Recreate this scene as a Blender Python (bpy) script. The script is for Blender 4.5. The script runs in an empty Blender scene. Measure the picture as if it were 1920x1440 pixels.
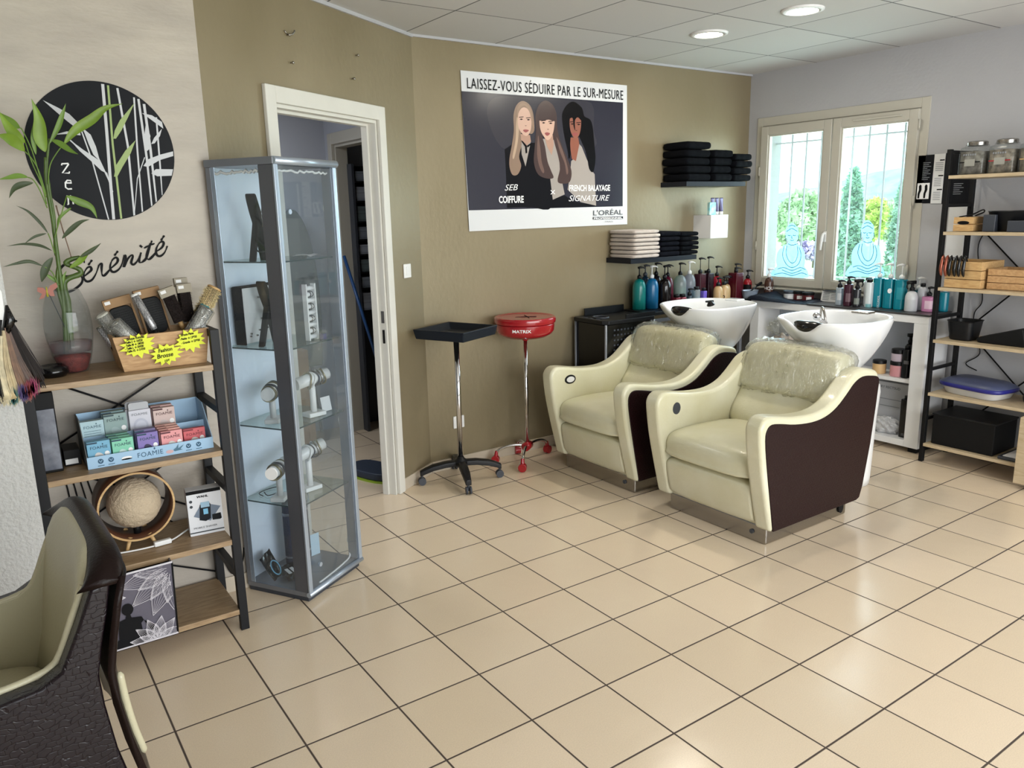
import bpy, bmesh, math, random
from mathutils import Vector, Matrix
random.seed(7)
C = bpy.context.scene.collection
SC = bpy.context.scene
PI = math.pi
# ------------------------------------------------------------------ camera
CAMP = Vector((-0.3559, -3.2290, 1.6825)); FPX = 1462.5
YAW, PIT, ROL = math.radians(34.521), math.radians(-12.495), math.radians(-1.318)
_f = Vector((math.sin(YAW)*math.cos(PIT), math.cos(YAW)*math.cos(PIT), math.sin(PIT)))
_r = Vector((math.cos(YAW), -math.sin(YAW), 0)); _u = _r.cross(_f)
_r, _u = math.cos(ROL)*_r+math.sin(ROL)*_u, -math.sin(ROL)*_r+math.cos(ROL)*_u
cam = bpy.data.objects.new('camera', bpy.data.cameras.new('camera')); C.objects.link(cam)
cam.matrix_world = Matrix(((_r.x,_u.x,-_f.x,CAMP.x),(_r.y,_u.y,-_f.y,CAMP.y),(_r.z,_u.z,-_f.z,CAMP.z),(0,0,0,1)))
cam.data.sensor_width = 36; cam.data.lens = FPX/1920*36; cam.data.clip_end = 2000; cam.data.clip_start = .05
SC.camera = cam
def P(px, py, x=None, y=None, z=None):
    """a measured point of the photograph carried to a real plane of the room (x=, y= or z= constant)"""
    d = _f+(px-960)/FPX*_r-(py-720)/FPX*_u
    if x is not None: t = (x-CAMP.x)/d.x
    elif y is not None: t = (y-CAMP.y)/d.y
    else: t = (z-CAMP.z)/d.z
    return CAMP+t*d
# ------------------------------------------------------------------ light
W = bpy.data.worlds.new('world'); SC.world = W; W.use_nodes = True
nt = W.node_tree; bg = nt.nodes['Background']
tc = nt.nodes.new('ShaderNodeTexCoord'); sx = nt.nodes.new('ShaderNodeSeparateXYZ'); cr = nt.nodes.new('ShaderNodeValToRGB')
nt.links.new(tc.outputs['Generated'], sx.inputs[0]); nt.links.new(sx.outputs['Z'], cr.inputs[0]); nt.links.new(cr.outputs[0], bg.inputs[0])
cr.color_ramp.elements[0].color = (.88,.95,1,1); cr.color_ramp.elements[0].position = 0
cr.color_ramp.elements[1].color = (.82,.91,1,1); cr.color_ramp.elements[1].position = .6
bg.inputs[1].default_value = 2.2
SC.view_settings.view_transform = 'Standard'; SC.view_settings.look = 'None'
SC.view_settings.exposure = 1.15; SC.view_settings.gamma = 1; SC.view_settings.use_curve_mapping = False
def area(name, loc, rot, sx_, sy_, power, col, portal=False, spread=180):
    l = bpy.data.lights.new(name, 'AREA'); l.shape = 'RECTANGLE'; l.size = sx_; l.size_y = sy_
    l.energy = power; l.color = col; l.spread = math.radians(spread)
    if portal: l.cycles.is_portal = True
    o = bpy.data.objects.new(name, l); o.location = loc; o.rotation_euler = rot; C.objects.link(o); return o
# daylight entering through the openings of the room
area('portal_window', (5.22,.36,1.66), (0,PI/2,0), 1.2, 1.2, 1, (1,1,1), True)
area('portal_shopfront', (2.0,-5.32,1.3), (PI/2,0,0), 5.5, 2.2, 1, (1,1,1), True)
area('window_daylight', (5.20,.36,1.66), (0,PI/2,0), 1.15, 1.1, 10, (.86,.94,1))
area('shopfront_daylight', (2.1,-5.28,1.35), (PI/2,0,0), 4.8, 2.1, 52, (1,.975,.94))
area('backroom_fill', (.5,1.75,2.6), (0,0,0), .5, .5, 9, (.93,.96,1))  # unseen fill light, added near the ceiling to brighten the back room
# ------------------------------------------------------------------ materials
MATS = {}
def newmat(name):
    m = bpy.data.materials.new(name); m.use_nodes = True; MATS[name] = m
    return m, m.node_tree, m.node_tree.nodes['Principled BSDF']
def s2l(c): return tuple(((v/255)/12.92 if v/255 <= .04045 else ((v/255+.055)/1.055)**2.4) for v in c)
def mat(name, rgb, rough=.5, metal=0, coat=0, noise=0, nscale=20, bump=0, bscale=60, stretch=None, trans=0, alpha=1, emit=0, ior=None, sub=0, rgb2=None, sheen=0, coords='Object', nd=4, spec=None):
    """rgb in 0-255 display values"""
    if name in MATS: return MATS[name]
    m, t, b = newmat(name); N = t.nodes; L = t.links
    if max(rgb) < 62 and metal == 0 and coat == 0 and rough >= .3:      # matt blacks of the place
        rgb = tuple(v*.72 for v in rgb); spec = .15 if spec is None else spec
    c = s2l(rgb)+(1,)
    b.inputs['Base Color'].default_value = c; b.inputs['Roughness'].default_value = rough; b.inputs['Metallic'].default_value = metal
    b.inputs['Coat Weight'].default_value = coat; b.inputs['Coat Roughness'].default_value = .08
    b.inputs['Transmission Weight'].default_value = trans; b.inputs['Alpha'].default_value = alpha
    if spec is not None: b.inputs['Specular IOR Level'].default_value = spec
    if sheen: b.inputs['Sheen Weight'].default_value = sheen
    if ior: b.inputs['IOR'].default_value = ior
    if emit: b.inputs['Emission Color'].default_value = c; b.inputs['Emission Strength'].default_value = emit
    if noise or bump:
        tcn = N.new('ShaderNodeTexCoord'); mp = N.new('ShaderNodeMapping'); L.new(tcn.outputs[coords], mp.inputs[0])
        if stretch: mp.inputs['Scale'].default_value = stretch
    if noise:
        n = N.new('ShaderNodeTexNoise'); n.inputs['Scale'].default_value = nscale; n.inputs['Detail'].default_value = nd; L.new(mp.outputs[0], n.inputs[0])
        r = N.new('ShaderNodeValToRGB'); L.new(n.outputs[0], r.inputs[0])
        r.color_ramp.elements[0].position = .3; r.color_ramp.elements[1].position = .7
        c2 = s2l(rgb2) if rgb2 else tuple(v*(1-noise) for v in c[:3])
        r.color_ramp.elements[0].color = tuple(c2)+(1,); r.color_ramp.elements[1].color = c if rgb2 else tuple(min(1,v*(1+noise*.5)) for v in c[:3])+(1,)
        L.new(r.outputs[0], b.inputs['Base Color'])
    if bump:
        n = N.new('ShaderNodeTexNoise'); n.inputs['Scale'].default_value = bscale; n.inputs['Detail'].default_value = 5; L.new(mp.outputs[0], n.inputs[0])
        bp = N.new('ShaderNodeBump'); bp.inputs['Strength'].default_value = bump; bp.inputs['Distance'].default_value = .01
        L.new(n.outputs[0], bp.inputs['Height']); L.new(bp.outputs[0], b.inputs['Normal'])
    return m
def glassmat(name, rgb, rough=.02, dens=.1, ior=1.45, wrinkle=0):
    """thin clear glass or film: see-through with a Fresnel reflection"""
    m = bpy.data.materials.new(name); m.use_nodes = True; MATS[name] = m; t = m.node_tree; N = t.nodes; L = t.links; N.clear()
    o = N.new('ShaderNodeOutputMaterial'); tr = N.new('ShaderNodeBsdfTransparent'); g = N.new('ShaderNodeBsdfGlossy'); mx = N.new('ShaderNodeMixShader'); fr = N.new('ShaderNodeLayerWeight'); mt = N.new('ShaderNodeMath'); mt.operation = 'POWER'; ma = N.new('ShaderNodeMath'); ma.operation = 'MULTIPLY_ADD'
    tr.inputs[0].default_value = s2l(rgb)+(1,); g.inputs['Roughness'].default_value = rough; fr.inputs[0].default_value = .5; mt.inputs[1].default_value = 3.5; L.new(fr.outputs['Facing'], mt.inputs[0]); L.new(mt.outputs[0], ma.inputs[0]); ma.inputs[1].default_value = .6; ma.inputs[2].default_value = ((ior-1)/(ior+1))**2
    L.new(ma.outputs[0], mx.inputs[0]); L.new(tr.outputs[0], mx.inputs[1]); L.new(g.outputs[0], mx.inputs[2]); 
    df = N.new('ShaderNodeBsdfDiffuse'); df.inputs[0].default_value = s2l((215,222,225))+(1,); m2 = N.new('ShaderNodeMixShader'); m2.inputs[0].default_value = dens
    L.new(mx.outputs[0], m2.inputs[1]); L.new(df.outputs[0], m2.inputs[2]); L.new(m2.outputs[0], o.inputs[0])
    if wrinkle:
        tcn = N.new('ShaderNodeTexCoord'); mp = N.new('ShaderNodeMapping'); mp.inputs['Scale'].default_value = (1,1,.35); n = N.new('ShaderNodeTexNoise'); n.inputs['Scale'].default_value = 26; n.inputs['Detail'].default_value = 3; n.inputs['Distortion'].default_value = 1.5
        bp = N.new('ShaderNodeBump'); bp.inputs['Strength'].default_value = wrinkle; bp.inputs['Distance'].default_value = .03
        L.new(tcn.outputs['Object'], mp.inputs[0]); L.new(mp.outputs[0], n.inputs[0]); L.new(n.outputs[0], bp.inputs['Height']); L.new(bp.outputs[0], g.inputs['Normal'])
    return m
def floormat():
    m, t, b = newmat('floor_tiles'); N = t.nodes; L = t.links
    T = .333
    tcn = N.new('ShaderNodeTexCoord'); sp = N.new('ShaderNodeSeparateXYZ'); L.new(tcn.outputs['Object'], sp.inputs[0])
    def mth(op, a, bb=None, c=None):
        n = N.new('ShaderNodeMath'); n.operation = op
        for i, v in enumerate((a, bb, c)):
            if v is None: continue
            if isinstance(v, (int, float)): n.inputs[i].default_value = v
            else: L.new(v, n.inputs[i])
        return n.outputs[0]
    ex = []; fl = []
    for ax in 'XY':
        q = mth('DIVIDE', sp.outputs[ax], T); fl.append(mth('FLOOR', q)); f = mth('FRACT', q)
        ex.append(mth('MINIMUM', f, mth('SUBTRACT', 1, f)))
    e = mth('MINIMUM', ex[0], ex[1])
    g = N.new('ShaderNodeMapRange'); L.new(e, g.inputs[0]); g.inputs[1].default_value = .0075; g.inputs[2].default_value = .0125
    g.inputs[3].default_value = 0; g.inputs[4].default_value = 1
    cb = N.new('ShaderNodeCombineXYZ'); L.new(fl[0], cb.inputs[0]); L.new(fl[1], cb.inputs[1])
    wn = N.new('ShaderNodeTexWhiteNoise'); L.new(cb.outputs[0], wn.inputs[0])
    r = N.new('ShaderNodeValToRGB'); L.new(wn.outputs[0], r.inputs[0]); r.color_ramp.elements[0].color = s2l((220,201,174))+(1,); r.color_ramp.elements[1].color = s2l((227,208,182))+(1,)
    ns = N.new('ShaderNodeTexNoise'); ns.inputs['Scale'].default_value = 260; ns.inputs['Detail'].default_value = 3; L.new(tcn.outputs['Object'], ns.inputs[0])
    mr = N.new('ShaderNodeMapRange'); L.new(ns.outputs[0], mr.inputs[0]); mr.inputs[1].default_value = .3; mr.inputs[2].default_value = .7; mr.inputs[3].default_value = .93; mr.inputs[4].default_value = 1.05
    mm = N.new('ShaderNodeVectorMath'); mm.operation = 'SCALE'; L.new(r.outputs[0], mm.inputs[0]); L.new(mr.outputs[0], mm.inputs['Scale'])
    mx = N.new('ShaderNodeMix'); mx.data_type = 'RGBA'; L.new(g.outputs[0], mx.inputs[0]); mx.inputs[6].default_value = s2l((74,62,54))+(1,); L.new(mm.outputs[0], mx.inputs[7])
    L.new(mx.outputs[2], b.inputs['Base Color'])
    rr = N.new('ShaderNodeMapRange'); L.new(g.outputs[0], rr.inputs[0]); rr.inputs[3].default_value = .8; rr.inputs[4].default_value = .19
    L.new(rr.outputs[0], b.inputs['Roughness'])
    bp = N.new('ShaderNodeBump'); bp.inputs['Strength'].default_value = .35; bp.inputs['Distance'].default_value = .004; L.new(g.outputs[0], bp.inputs['Height'])
    n2 = N.new('ShaderNodeTexNoise'); n2.inputs['Scale'].default_value = 9; L.new(tcn.outputs['Object'], n2.inputs[0])
    b2 = N.new('ShaderNodeBump'); b2.inputs['Strength'].default_value = .06; b2.inputs['Distance'].default_value = .02; L.new(n2.outputs[0], b2.inputs['Height']); L.new(bp.outputs[0], b2.inputs['Normal'])
    L.new(b2.outputs[0], b.inputs['Normal'])
    return m
def ceilmat():
    m, t, b = newmat('ceiling_tiles'); N = t.nodes; L = t.links
    tcn = N.new('ShaderNodeTexCoord'); sp = N.new('ShaderNodeSeparateXYZ'); L.new(tcn.outputs['Object'], sp.inputs[0])
    def mth(op, a, bb=None):
        n = N.new('ShaderNodeMath'); n.operation = op
        for i, v in enumerate((a, bb)):
            if v is None: continue
            if isinstance(v, (int, float)): n.inputs[i].default_value = v
            else: L.new(v, n.inputs[i])
        return n.outputs[0]
    es = []; fl = []
    for ax, o, T in (('X', 3.213, .640), ('Y', -.093, .637)):
        q = mth('DIVIDE', mth('SUBTRACT', sp.outputs[ax], o), T); f = mth('FRACT', q); fl.append(mth('FLOOR', q)); es.append(mth('MINIMUM', f, mth('SUBTRACT', 1, f)))
    e = mth('MINIMUM', es[0], es[1])
    g = N.new('ShaderNodeMapRange'); L.new(e, g.inputs[0]); g.inputs[1].default_value = .004; g.inputs[2].default_value = .009
    cb = N.new('ShaderNodeCombineXYZ'); L.new(fl[0], cb.inputs[0]); L.new(fl[1], cb.inputs[1])
    wn = N.new('ShaderNodeTexWhiteNoise'); L.new(cb.outputs[0], wn.inputs[0])
    r = N.new('ShaderNodeValToRGB'); L.new(wn.outputs[0], r.inputs[0]); r.color_ramp.elements[0].color = s2l((188,187,186))+(1,); r.color_ramp.elements[1].color = s2l((202,201,200))+(1,)
    mx = N.new('ShaderNodeMix'); mx.data_type = 'RGBA'; L.new(g.outputs[0], mx.inputs[0]); mx.inputs[6].default_value = s2l((75,75,76))+(1,); L.new(r.outputs[0], mx.inputs[7])
    L.new(mx.outputs[2], b.inputs['Base Color']); b.inputs['Roughness'].default_value = .75
    n = N.new('ShaderNodeTexNoise'); n.inputs['Scale'].default_value = 90; L.new(tcn.outputs['Object'], n.inputs[0])
    bp = N.new('ShaderNodeBump'); bp.inputs['Strength'].default_value = .15; bp.inputs['Distance'].default_value = .004
    ad = mth('ADD', n.outputs[0], mth('MULTIPLY', g.outputs[0], 2)); L.new(ad, bp.inputs['Height']); L.new(bp.outputs[0], b.inputs['Normal'])
    return m
def croco(name, rgb):
    m, t, b = newmat(name); N = t.nodes; L = t.links
    b.inputs['Base Color'].default_value = s2l(rgb)+(1,); b.inputs['Roughness'].default_value = .3 if 'dark' in name else .4; b.inputs['Specular IOR Level'].default_value = .4 if 'dark' in name else .25
    tcn = N.new('ShaderNodeTexCoord'); n = N.new('ShaderNodeTexNoise'); n.inputs['Scale'].default_value = 28; L.new(tcn.outputs['Object'], n.inputs[0])
    sc = N.new('ShaderNodeVectorMath'); sc.operation = 'MULTIPLY_ADD'; L.new(n.outputs['Color'], sc.inputs[0]); sc.inputs[1].default_value = (.034,.034,.034); L.new(tcn.outputs['Object'], sc.inputs[2])
    sp = N.new('ShaderNodeSeparateXYZ'); L.new(sc.outputs[0], sp.inputs[0]); cb = N.new('ShaderNodeCombineXYZ'); L.new(sp.outputs['X'], cb.inputs[0]); L.new(sp.outputs['Z'], cb.inputs[1])
    v = N.new('ShaderNodeTexBrick'); L.new(cb.outputs[0], v.inputs[0]); v.inputs['Scale'].default_value = 1; v.inputs['Brick Width'].default_value = .024; v.inputs['Row Height'].default_value = .0135; v.inputs['Mortar Size'].default_value = .0016; v.inputs['Mortar Smooth'].default_value = .8
    bp = N.new('ShaderNodeBump'); bp.invert = True; bp.inputs['Strength'].default_value = .55 if 'dark' in name else .35; bp.inputs['Distance'].default_value = .002; L.new(v.outputs['Fac'], bp.inputs['Height']); L.new(bp.outputs[0], b.inputs['Normal'])
    return m
def woodmat(name, rgb, rgb2, stretch=(1,9,9), rough=.5, scale=6):
    m, t, b = newmat(name); N = t.nodes; L = t.links
    tcn = N.new('ShaderNodeTexCoord'); mp = N.new('ShaderNodeMapping'); L.new(tcn.outputs['Object'], mp.inputs[0]); mp.inputs['Scale'].default_value = stretch
    n = N.new('ShaderNodeTexNoise'); n.inputs['Scale'].default_value = scale; n.inputs['Detail'].default_value = 7; n.inputs['Distortion'].default_value = .6; L.new(mp.outputs[0], n.inputs[0])
    r = N.new('ShaderNodeValToRGB'); L.new(n.outputs[0], r.inputs[0]); r.color_ramp.elements[0].position = .32; r.color_ramp.elements[1].position = .68
    r.color_ramp.elements[0].color = s2l(rgb2)+(1,); r.color_ramp.elements[1].color = s2l(rgb)+(1,); L.new(r.outputs[0], b.inputs['Base Color'])
    b.inputs['Roughness'].default_value = rough
    return m
def perfmat(name, rgb, scale=150, cyl=True):
    """perforated metal barrel: dark round holes"""
    m, t, b = newmat(name); N = t.nodes; L = t.links
    tcn = N.new('ShaderNodeTexCoord'); v = N.new('ShaderNodeTexVoronoi'); v.inputs['Scale'].default_value = scale; v.inputs['Randomness'].default_value = 0.15
    L.new(tcn.outputs['Object'], v.inputs[0]); r = N.new('ShaderNodeValToRGB'); L.new(v.outputs['Distance'], r.inputs[0])
    r.color_ramp.elements[0].position = .33; r.color_ramp.elements[1].position = .42; r.color_ramp.elements[0].color = s2l((35,32,32))+(1,); r.color_ramp.elements[1].color = s2l(rgb)+(1,)
    L.new(r.outputs[0], b.inputs['Base Color']); b.inputs['Roughness'].default_value = .35; b.inputs['Metallic'].default_value = .4
    return m
M = dict(
 floor=floormat(), ceil=ceilmat(),
 beige=mat('beige_plaster', (186,177,164), .5, noise=.12, nscale=3.5, bump=.25, bscale=14, stretch=(1,1,3), rgb2=(170,161,150)),
 olive=mat('olive_paint', (143,131,105), .42, metal=.25, noise=.1, nscale=2.0, bump=.12, bscale=40, stretch=(1,1,.6), rgb2=(132,120,93)),
 white_wall=mat('white_wall', (176,176,179), .6, noise=.04, nscale=2, bump=.12, bscale=50),
 rough_plaster=mat('rough_white_plaster', (196,196,194), .7, bump=.8, bscale=70),
 grey_wall=mat('grey_wall', (176,180,190), .7),
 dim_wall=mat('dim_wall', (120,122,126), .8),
 outdoor_wall=mat('outdoor_render', (215,220,230), .8, bump=.3, bscale=30),
 frame_beige=mat('frame_beige', (186,182,170), .4),
 casing=mat('casing_white', (214,212,204), .45, noise=.05, nscale=5),
 skirting=mat('skirting_tile', (190,178,160), .3),
 white=mat('white_satin', (226,226,226), .35), white_matte=mat('white_matte', (222,222,222), .6),
 white_plastic=mat('white_plastic', (230,230,228), .3),
 ceramic=mat('white_ceramic', (236,238,240), .08, coat=.5),
 black=mat('black_matte', (15,15,17), .6, spec=.25), black_gloss=mat('black_gloss', (12,12,13), .15), black_metal=mat('black_metal', (20,21,27), .5, spec=.3),
 black_plastic=mat('black_plastic', (15,17,22), .42, spec=.35, bump=.1, bscale=200), dark_grey=mat('dark_grey', (56,60,68), .45),
 navy=mat('navy_cloth', (15,17,28), .95, bump=.7, bscale=220, spec=.1), black_towel=mat('black_towel', (10,12,19), .95, bump=.8, bscale=240, spec=.1),
 beige_towel=mat('beige_towel', (206,194,184), .95, bump=.9, bscale=240, sheen=.3, noise=.08, nscale=60),
 cream=mat('cream_leather', (222,219,194), .36, noise=.05, nscale=5, bump=.12, bscale=160, rgb2=(214,210,176), coat=.15),
 cream_worn=mat('worn_cream_leather', (220,217,193), .34, noise=.12, nscale=4, bump=.15, bscale=120, rgb2=(208,203,170), coat=.15),
 olive_leather=mat('olive_cream_leather', (184,178,150), .36, noise=.06, nscale=4, bump=.15, bscale=140, coat=.1),
 croco=croco('croco_aubergine', (30,9,11)), croco_dark=croco('croco_dark', (18,9,16)), brown_leather=mat('brown_leather', (34,20,18), .32, bump=.15, bscale=150),
 chrome=mat('chrome', (215,215,218), .08, metal=1), steel=mat('brushed_steel', (160,156,150), .26, metal=1, bump=.05, bscale=80),
 alu=mat('grey_aluminium', (133,137,145), .38, metal=.55), alu_dark=mat('dark_aluminium', (98,100,106), .4, metal=.4), alu_light=mat('pale_aluminium', (178,190,205), .3, metal=.6),
 red=mat('red_plastic', (158,22,32), .2, coat=.5), red_dark=mat('dark_red', (110,14,24), .3),
 oak=woodmat('oak_board', (172,146,112), (136,110,80), (2,14,14), .45), pine=woodmat('pine', (206,172,120), (182,142,90), (3,18,18), .5), ash=woodmat('pale_ash', (196,178,148), (178,158,126), (14,2,14), .5),
 pine_y=woodmat('pine_crate', (206,172,120), (180,140,90), (18,3,18), .5), box_wood=woodmat('orange_pine', (200,162,116), (172,132,88), (3,10,16), .5),
 kraft=mat('kraft_card', (150,118,82), .7, noise=.1, nscale=30), grey_card=mat('grey_card', (150,142,126), .7),
 yellow=mat('yellow_card', (222,230,50), .6), ink=mat('black_ink', (16,16,18), .6), ink_soft=mat('charcoal_ink', (55,60,66), .6), white_ink=mat('white_ink', (238,238,238), .6),
 grey_ink=mat('grey_ink', (130,134,140), .6),
 glass=glassmat('clear_glass', (238,247,245), .01, .015), cab_glass=glassmat('cabinet_glass', (246,249,251), .02, .03, 1.5), win_glass=glassmat('window_glass', (245,252,252), .01, .03),
 vase_glass=glassmat('vase_glass', (240,242,242), .02, .03, 1.5), film=glassmat('clear_film', (248,247,240), .08, .08, 2.1, 1.0),
 glass_edge=mat('glass_edge', (42,66,70), .1, alpha=.9),
 teal=mat('teal_plastic', (0,138,150), .3), green=mat('leaf_green', (96,128,40), .45, noise=.2, nscale=20), stalk=mat('stalk_green', (74,96,38), .45, noise=.2, nscale=30), dark_leaf=mat('dark_leaf', (52,66,32), .5, noise=.2, nscale=20),
)
# ------------------------------------------------------------------ mesh helpers
def bx(bm, lo, hi, mi=0):
    x0,y0,z0 = lo; x1,y1,z1 = hi
    v = [bm.verts.new(p) for p in ((x0,y0,z0),(x1,y0,z0),(x1,y1,z0),(x0,y1,z0),(x0,y0,z1),(x1,y0,z1),(x1,y1,z1),(x0,y1,z1))]
    for f in ((3,2,1,0),(4,5,6,7),(0,1,5,4),(1,2,6,5),(2,3,7,6),(3,0,4,7)):
        bm.faces.new([v[i] for i in f]).material_index = mi
    return v
def obx(bm, c, ax, ay, az, mi=0):
    """oriented box: centre and three half-axis vectors"""
    c, ax, ay, az = map(Vector, (c, ax, ay, az))
    v = [bm.verts.new(c+sx*ax+sy*ay+sz*az) for sx, sy, sz in ((-1,-1,-1),(1,-1,-1),(1,1,-1),(-1,1,-1),(-1,-1,1),(1,-1,1),(1,1,1),(-1,1,1))]
    for f in ((3,2,1,0),(4,5,6,7),(0,1,5,4),(1,2,6,5),(2,3,7,6),(3,0,4,7)):
        bm.faces.new([v[i] for i in f]).material_index = mi
def frame_of(d):
    d = Vector(d).normalized(); a = Vector((0,0,1)) if abs(d.z) < .9 else Vector((1,0,0))
    u = d.cross(a).normalized(); return u, d.cross(u).normalized(), d
def tube(bm, pts, r, seg=10, cap=True, mi=0):
    pts = [Vector(p) for p in pts]; n = len(pts); rs = r if isinstance(r, (list, tuple)) else [r]*n
    rings = []; pu = None
    for i, p in enumerate(pts):
        d = (pts[min(i+1,n-1)]-pts[max(i-1,0)])
        if d.length < 1e-9: d = Vector((0,0,1))
        d.normalize()
        if pu is None: u, w, _ = frame_of(d)
        else:
            u = (pu-d*pu.dot(d)); u = u.normalized() if u.length > 1e-6 else frame_of(d)[0]; w = d.cross(u)
        pu = u
        rings.append([bm.verts.new(p+rs[i]*(math.cos(2*PI*k/seg)*u+math.sin(2*PI*k/seg)*w)) for k in range(seg)])
    for a, b in zip(rings, rings[1:]):
        for k in range(seg): 
            f = bm.faces.new((a[k], a[(k+1)%seg], b[(k+1)%seg], b[k])); f.material_index = mi; f.smooth = True
    if cap:
        bm.faces.new(rings[0][::-1]).material_index = mi; bm.faces.new(rings[-1]).material_index = mi
def lathe(bm, prof, seg=32, c=(0,0,0), mi=0, sx=1, sy=1, smooth=True, sq=0):
    rings = []
    for r, z in prof:
        if r < 1e-6: rings.append([bm.verts.new((c[0], c[1], c[2]+z))]*seg); continue
        ring = []
        for k in range(seg):
            a = 2*PI*k/seg; ca, sa = math.cos(a), math.sin(a)
            if sq: 
                e = (abs(ca)**sq+abs(sa)**sq)**(-1/sq); ca, sa = ca*e, sa*e
            ring.append(bm.verts.new((c[0]+r*ca*sx, c[1]+r*sa*sy, c[2]+z)))
        rings.append(ring)
    for a, b in zip(rings, rings[1:]):
        for k in range(seg):
            vs = []
            for v in (a[k], a[(k+1)%seg], b[(k+1)%seg], b[k]):
                if v not in vs: vs.append(v)
            if len(vs) > 2:
                try:
                    f = bm.faces.new(vs); f.material_index = mi; f.smooth = smooth
                except ValueError: pass
    for ring, fl in ((rings[0], True), (rings[-1], False)):
        if ring[0] is not ring[1]:
            bm.faces.new(ring[::-1] if fl else ring).material_index = mi
def prism(bm, pts, h, O=(0,0,0), U=(1,0,0), V=(0,1,0), mi=0, smooth=False):
    """outline pts (u,v) in plane O,U,V given thickness h along UxV"""
    O, U, V = map(Vector, (O, U, V)); Nn = U.cross(V).normalized()
    a = [bm.verts.new(O+p[0]*U+p[1]*V) for p in pts]; b = [bm.verts.new(v.co+Nn*h) for v in a]; n = len(pts)
    f = bm.faces.new(a[::-1]); g = bm.faces.new(b); f.material_index = g.material_index = mi
    for i in range(n):
        s = bm.faces.new((a[i], a[(i+1)%n], b[(i+1)%n], b[i])); s.material_index = mi; s.smooth = smooth
def spline(pts, n=6, closed=False):
    P_ = [Vector(p) for p in pts]; out = []; m = len(P_)
    rng = range(m if closed else m-1)
    for i in rng:
        p0 = P_[(i-1)%m] if closed or i > 0 else P_[0]; p1 = P_[i]; p2 = P_[(i+1)%m]; p3 = P_[(i+2)%m] if closed or i+2 < m else P_[-1]
        for k in range(n):
            t = k/n; out.append(.5*((2*p1)+(-p0+p2)*t+(2*p0-5*p1+4*p2-p3)*t*t+(-p0+3*p1-3*p2+p3)*t**3))
    if not closed: out.append(P_[-1])
    return out
def root_of(o):
    while o.parent is not None: o = o.parent
    return o
def obj(name, bm, m, parent=None, bevel=0, seg=2, smooth=False, sub=0, world=False, fix=True):
    """link a bmesh as ONE mesh object; world=True: coordinates are in the room's frame"""
    if fix: bmesh.ops.recalc_face_normals(bm, faces=bm.faces[:])
    if world and parent is not None: bm.transform(root_of(parent).matrix_basis.inverted())
    me = bpy.data.meshes.new(name); bm.to_mesh(me); bm.free()
    for mm in (m if isinstance(m, (list, tuple)) else [m]): me.materials.append(M[mm] if isinstance(mm, str) else mm)
    o = bpy.data.objects.new(name, me); C.objects.link(o)
    if parent is not None: o.parent = parent
    if smooth:
        for p in me.polygons: p.use_smooth = True
    if bevel:
        b = o.modifiers.new('bevel', 'BEVEL'); b.width = bevel; b.segments = seg; b.limit_method = 'ANGLE'; b.angle_limit = math.radians(40)
        for p in me.polygons: p.use_smooth = True
        b.harden_normals = False
        w = o.modifiers.new('wn', 'WEIGHTED_NORMAL'); w.keep_sharp = True
    if sub:
        s = o.modifiers.new('sub', 'SUBSURF'); s.levels = sub; s.render_levels = sub
    return o
def B(): return bmesh.new()
def thing(name, label, cat, loc=(0,0,0), rotz=0, group=None):
    o = bpy.data.objects.new(name, None); C.objects.link(o); o.location = loc; o.rotation_euler = (0,0,rotz)
    o.matrix_basis = Matrix.Translation(Vector(loc))@Matrix.Rotation(rotz, 4, 'Z')
    o.empty_display_size = .05; o['label'] = label; o['category'] = cat
    if group: o['group'] = group
    return o
def tag(o, label, cat, group=None, kind=None):
    o['label'] = label; o['category'] = cat
    if group: o['group'] = group
    if kind: o['kind'] = kind
    return o
def struct(name, bm, m, parent=None, **k):
    o = obj(name, bm, m, parent, **k)
    if parent is None: o['kind'] = 'structure'
    return o
def boxobj(name, lo, hi, m, parent=None, bevel=0, world=False, **k):
    b = B(); bx(b, lo, hi); return obj(name, b, m, parent, bevel=bevel, world=world, **k)
def dup(root, loc, rotz=0, label=None, group=None):
    r = root.copy(); C.objects.link(r); r.matrix_basis = Matrix.Translation(Vector(loc))@Matrix.Rotation(rotz, 4, 'Z')
    if label: r['label'] = label
    if group: r['group'] = group
    for ch in list(root.children):
        c = ch.copy(); C.objects.link(c); c.parent = r
        for g in list(ch.children):
            d = g.copy(); C.objects.link(d); d.parent = c
    return r
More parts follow.
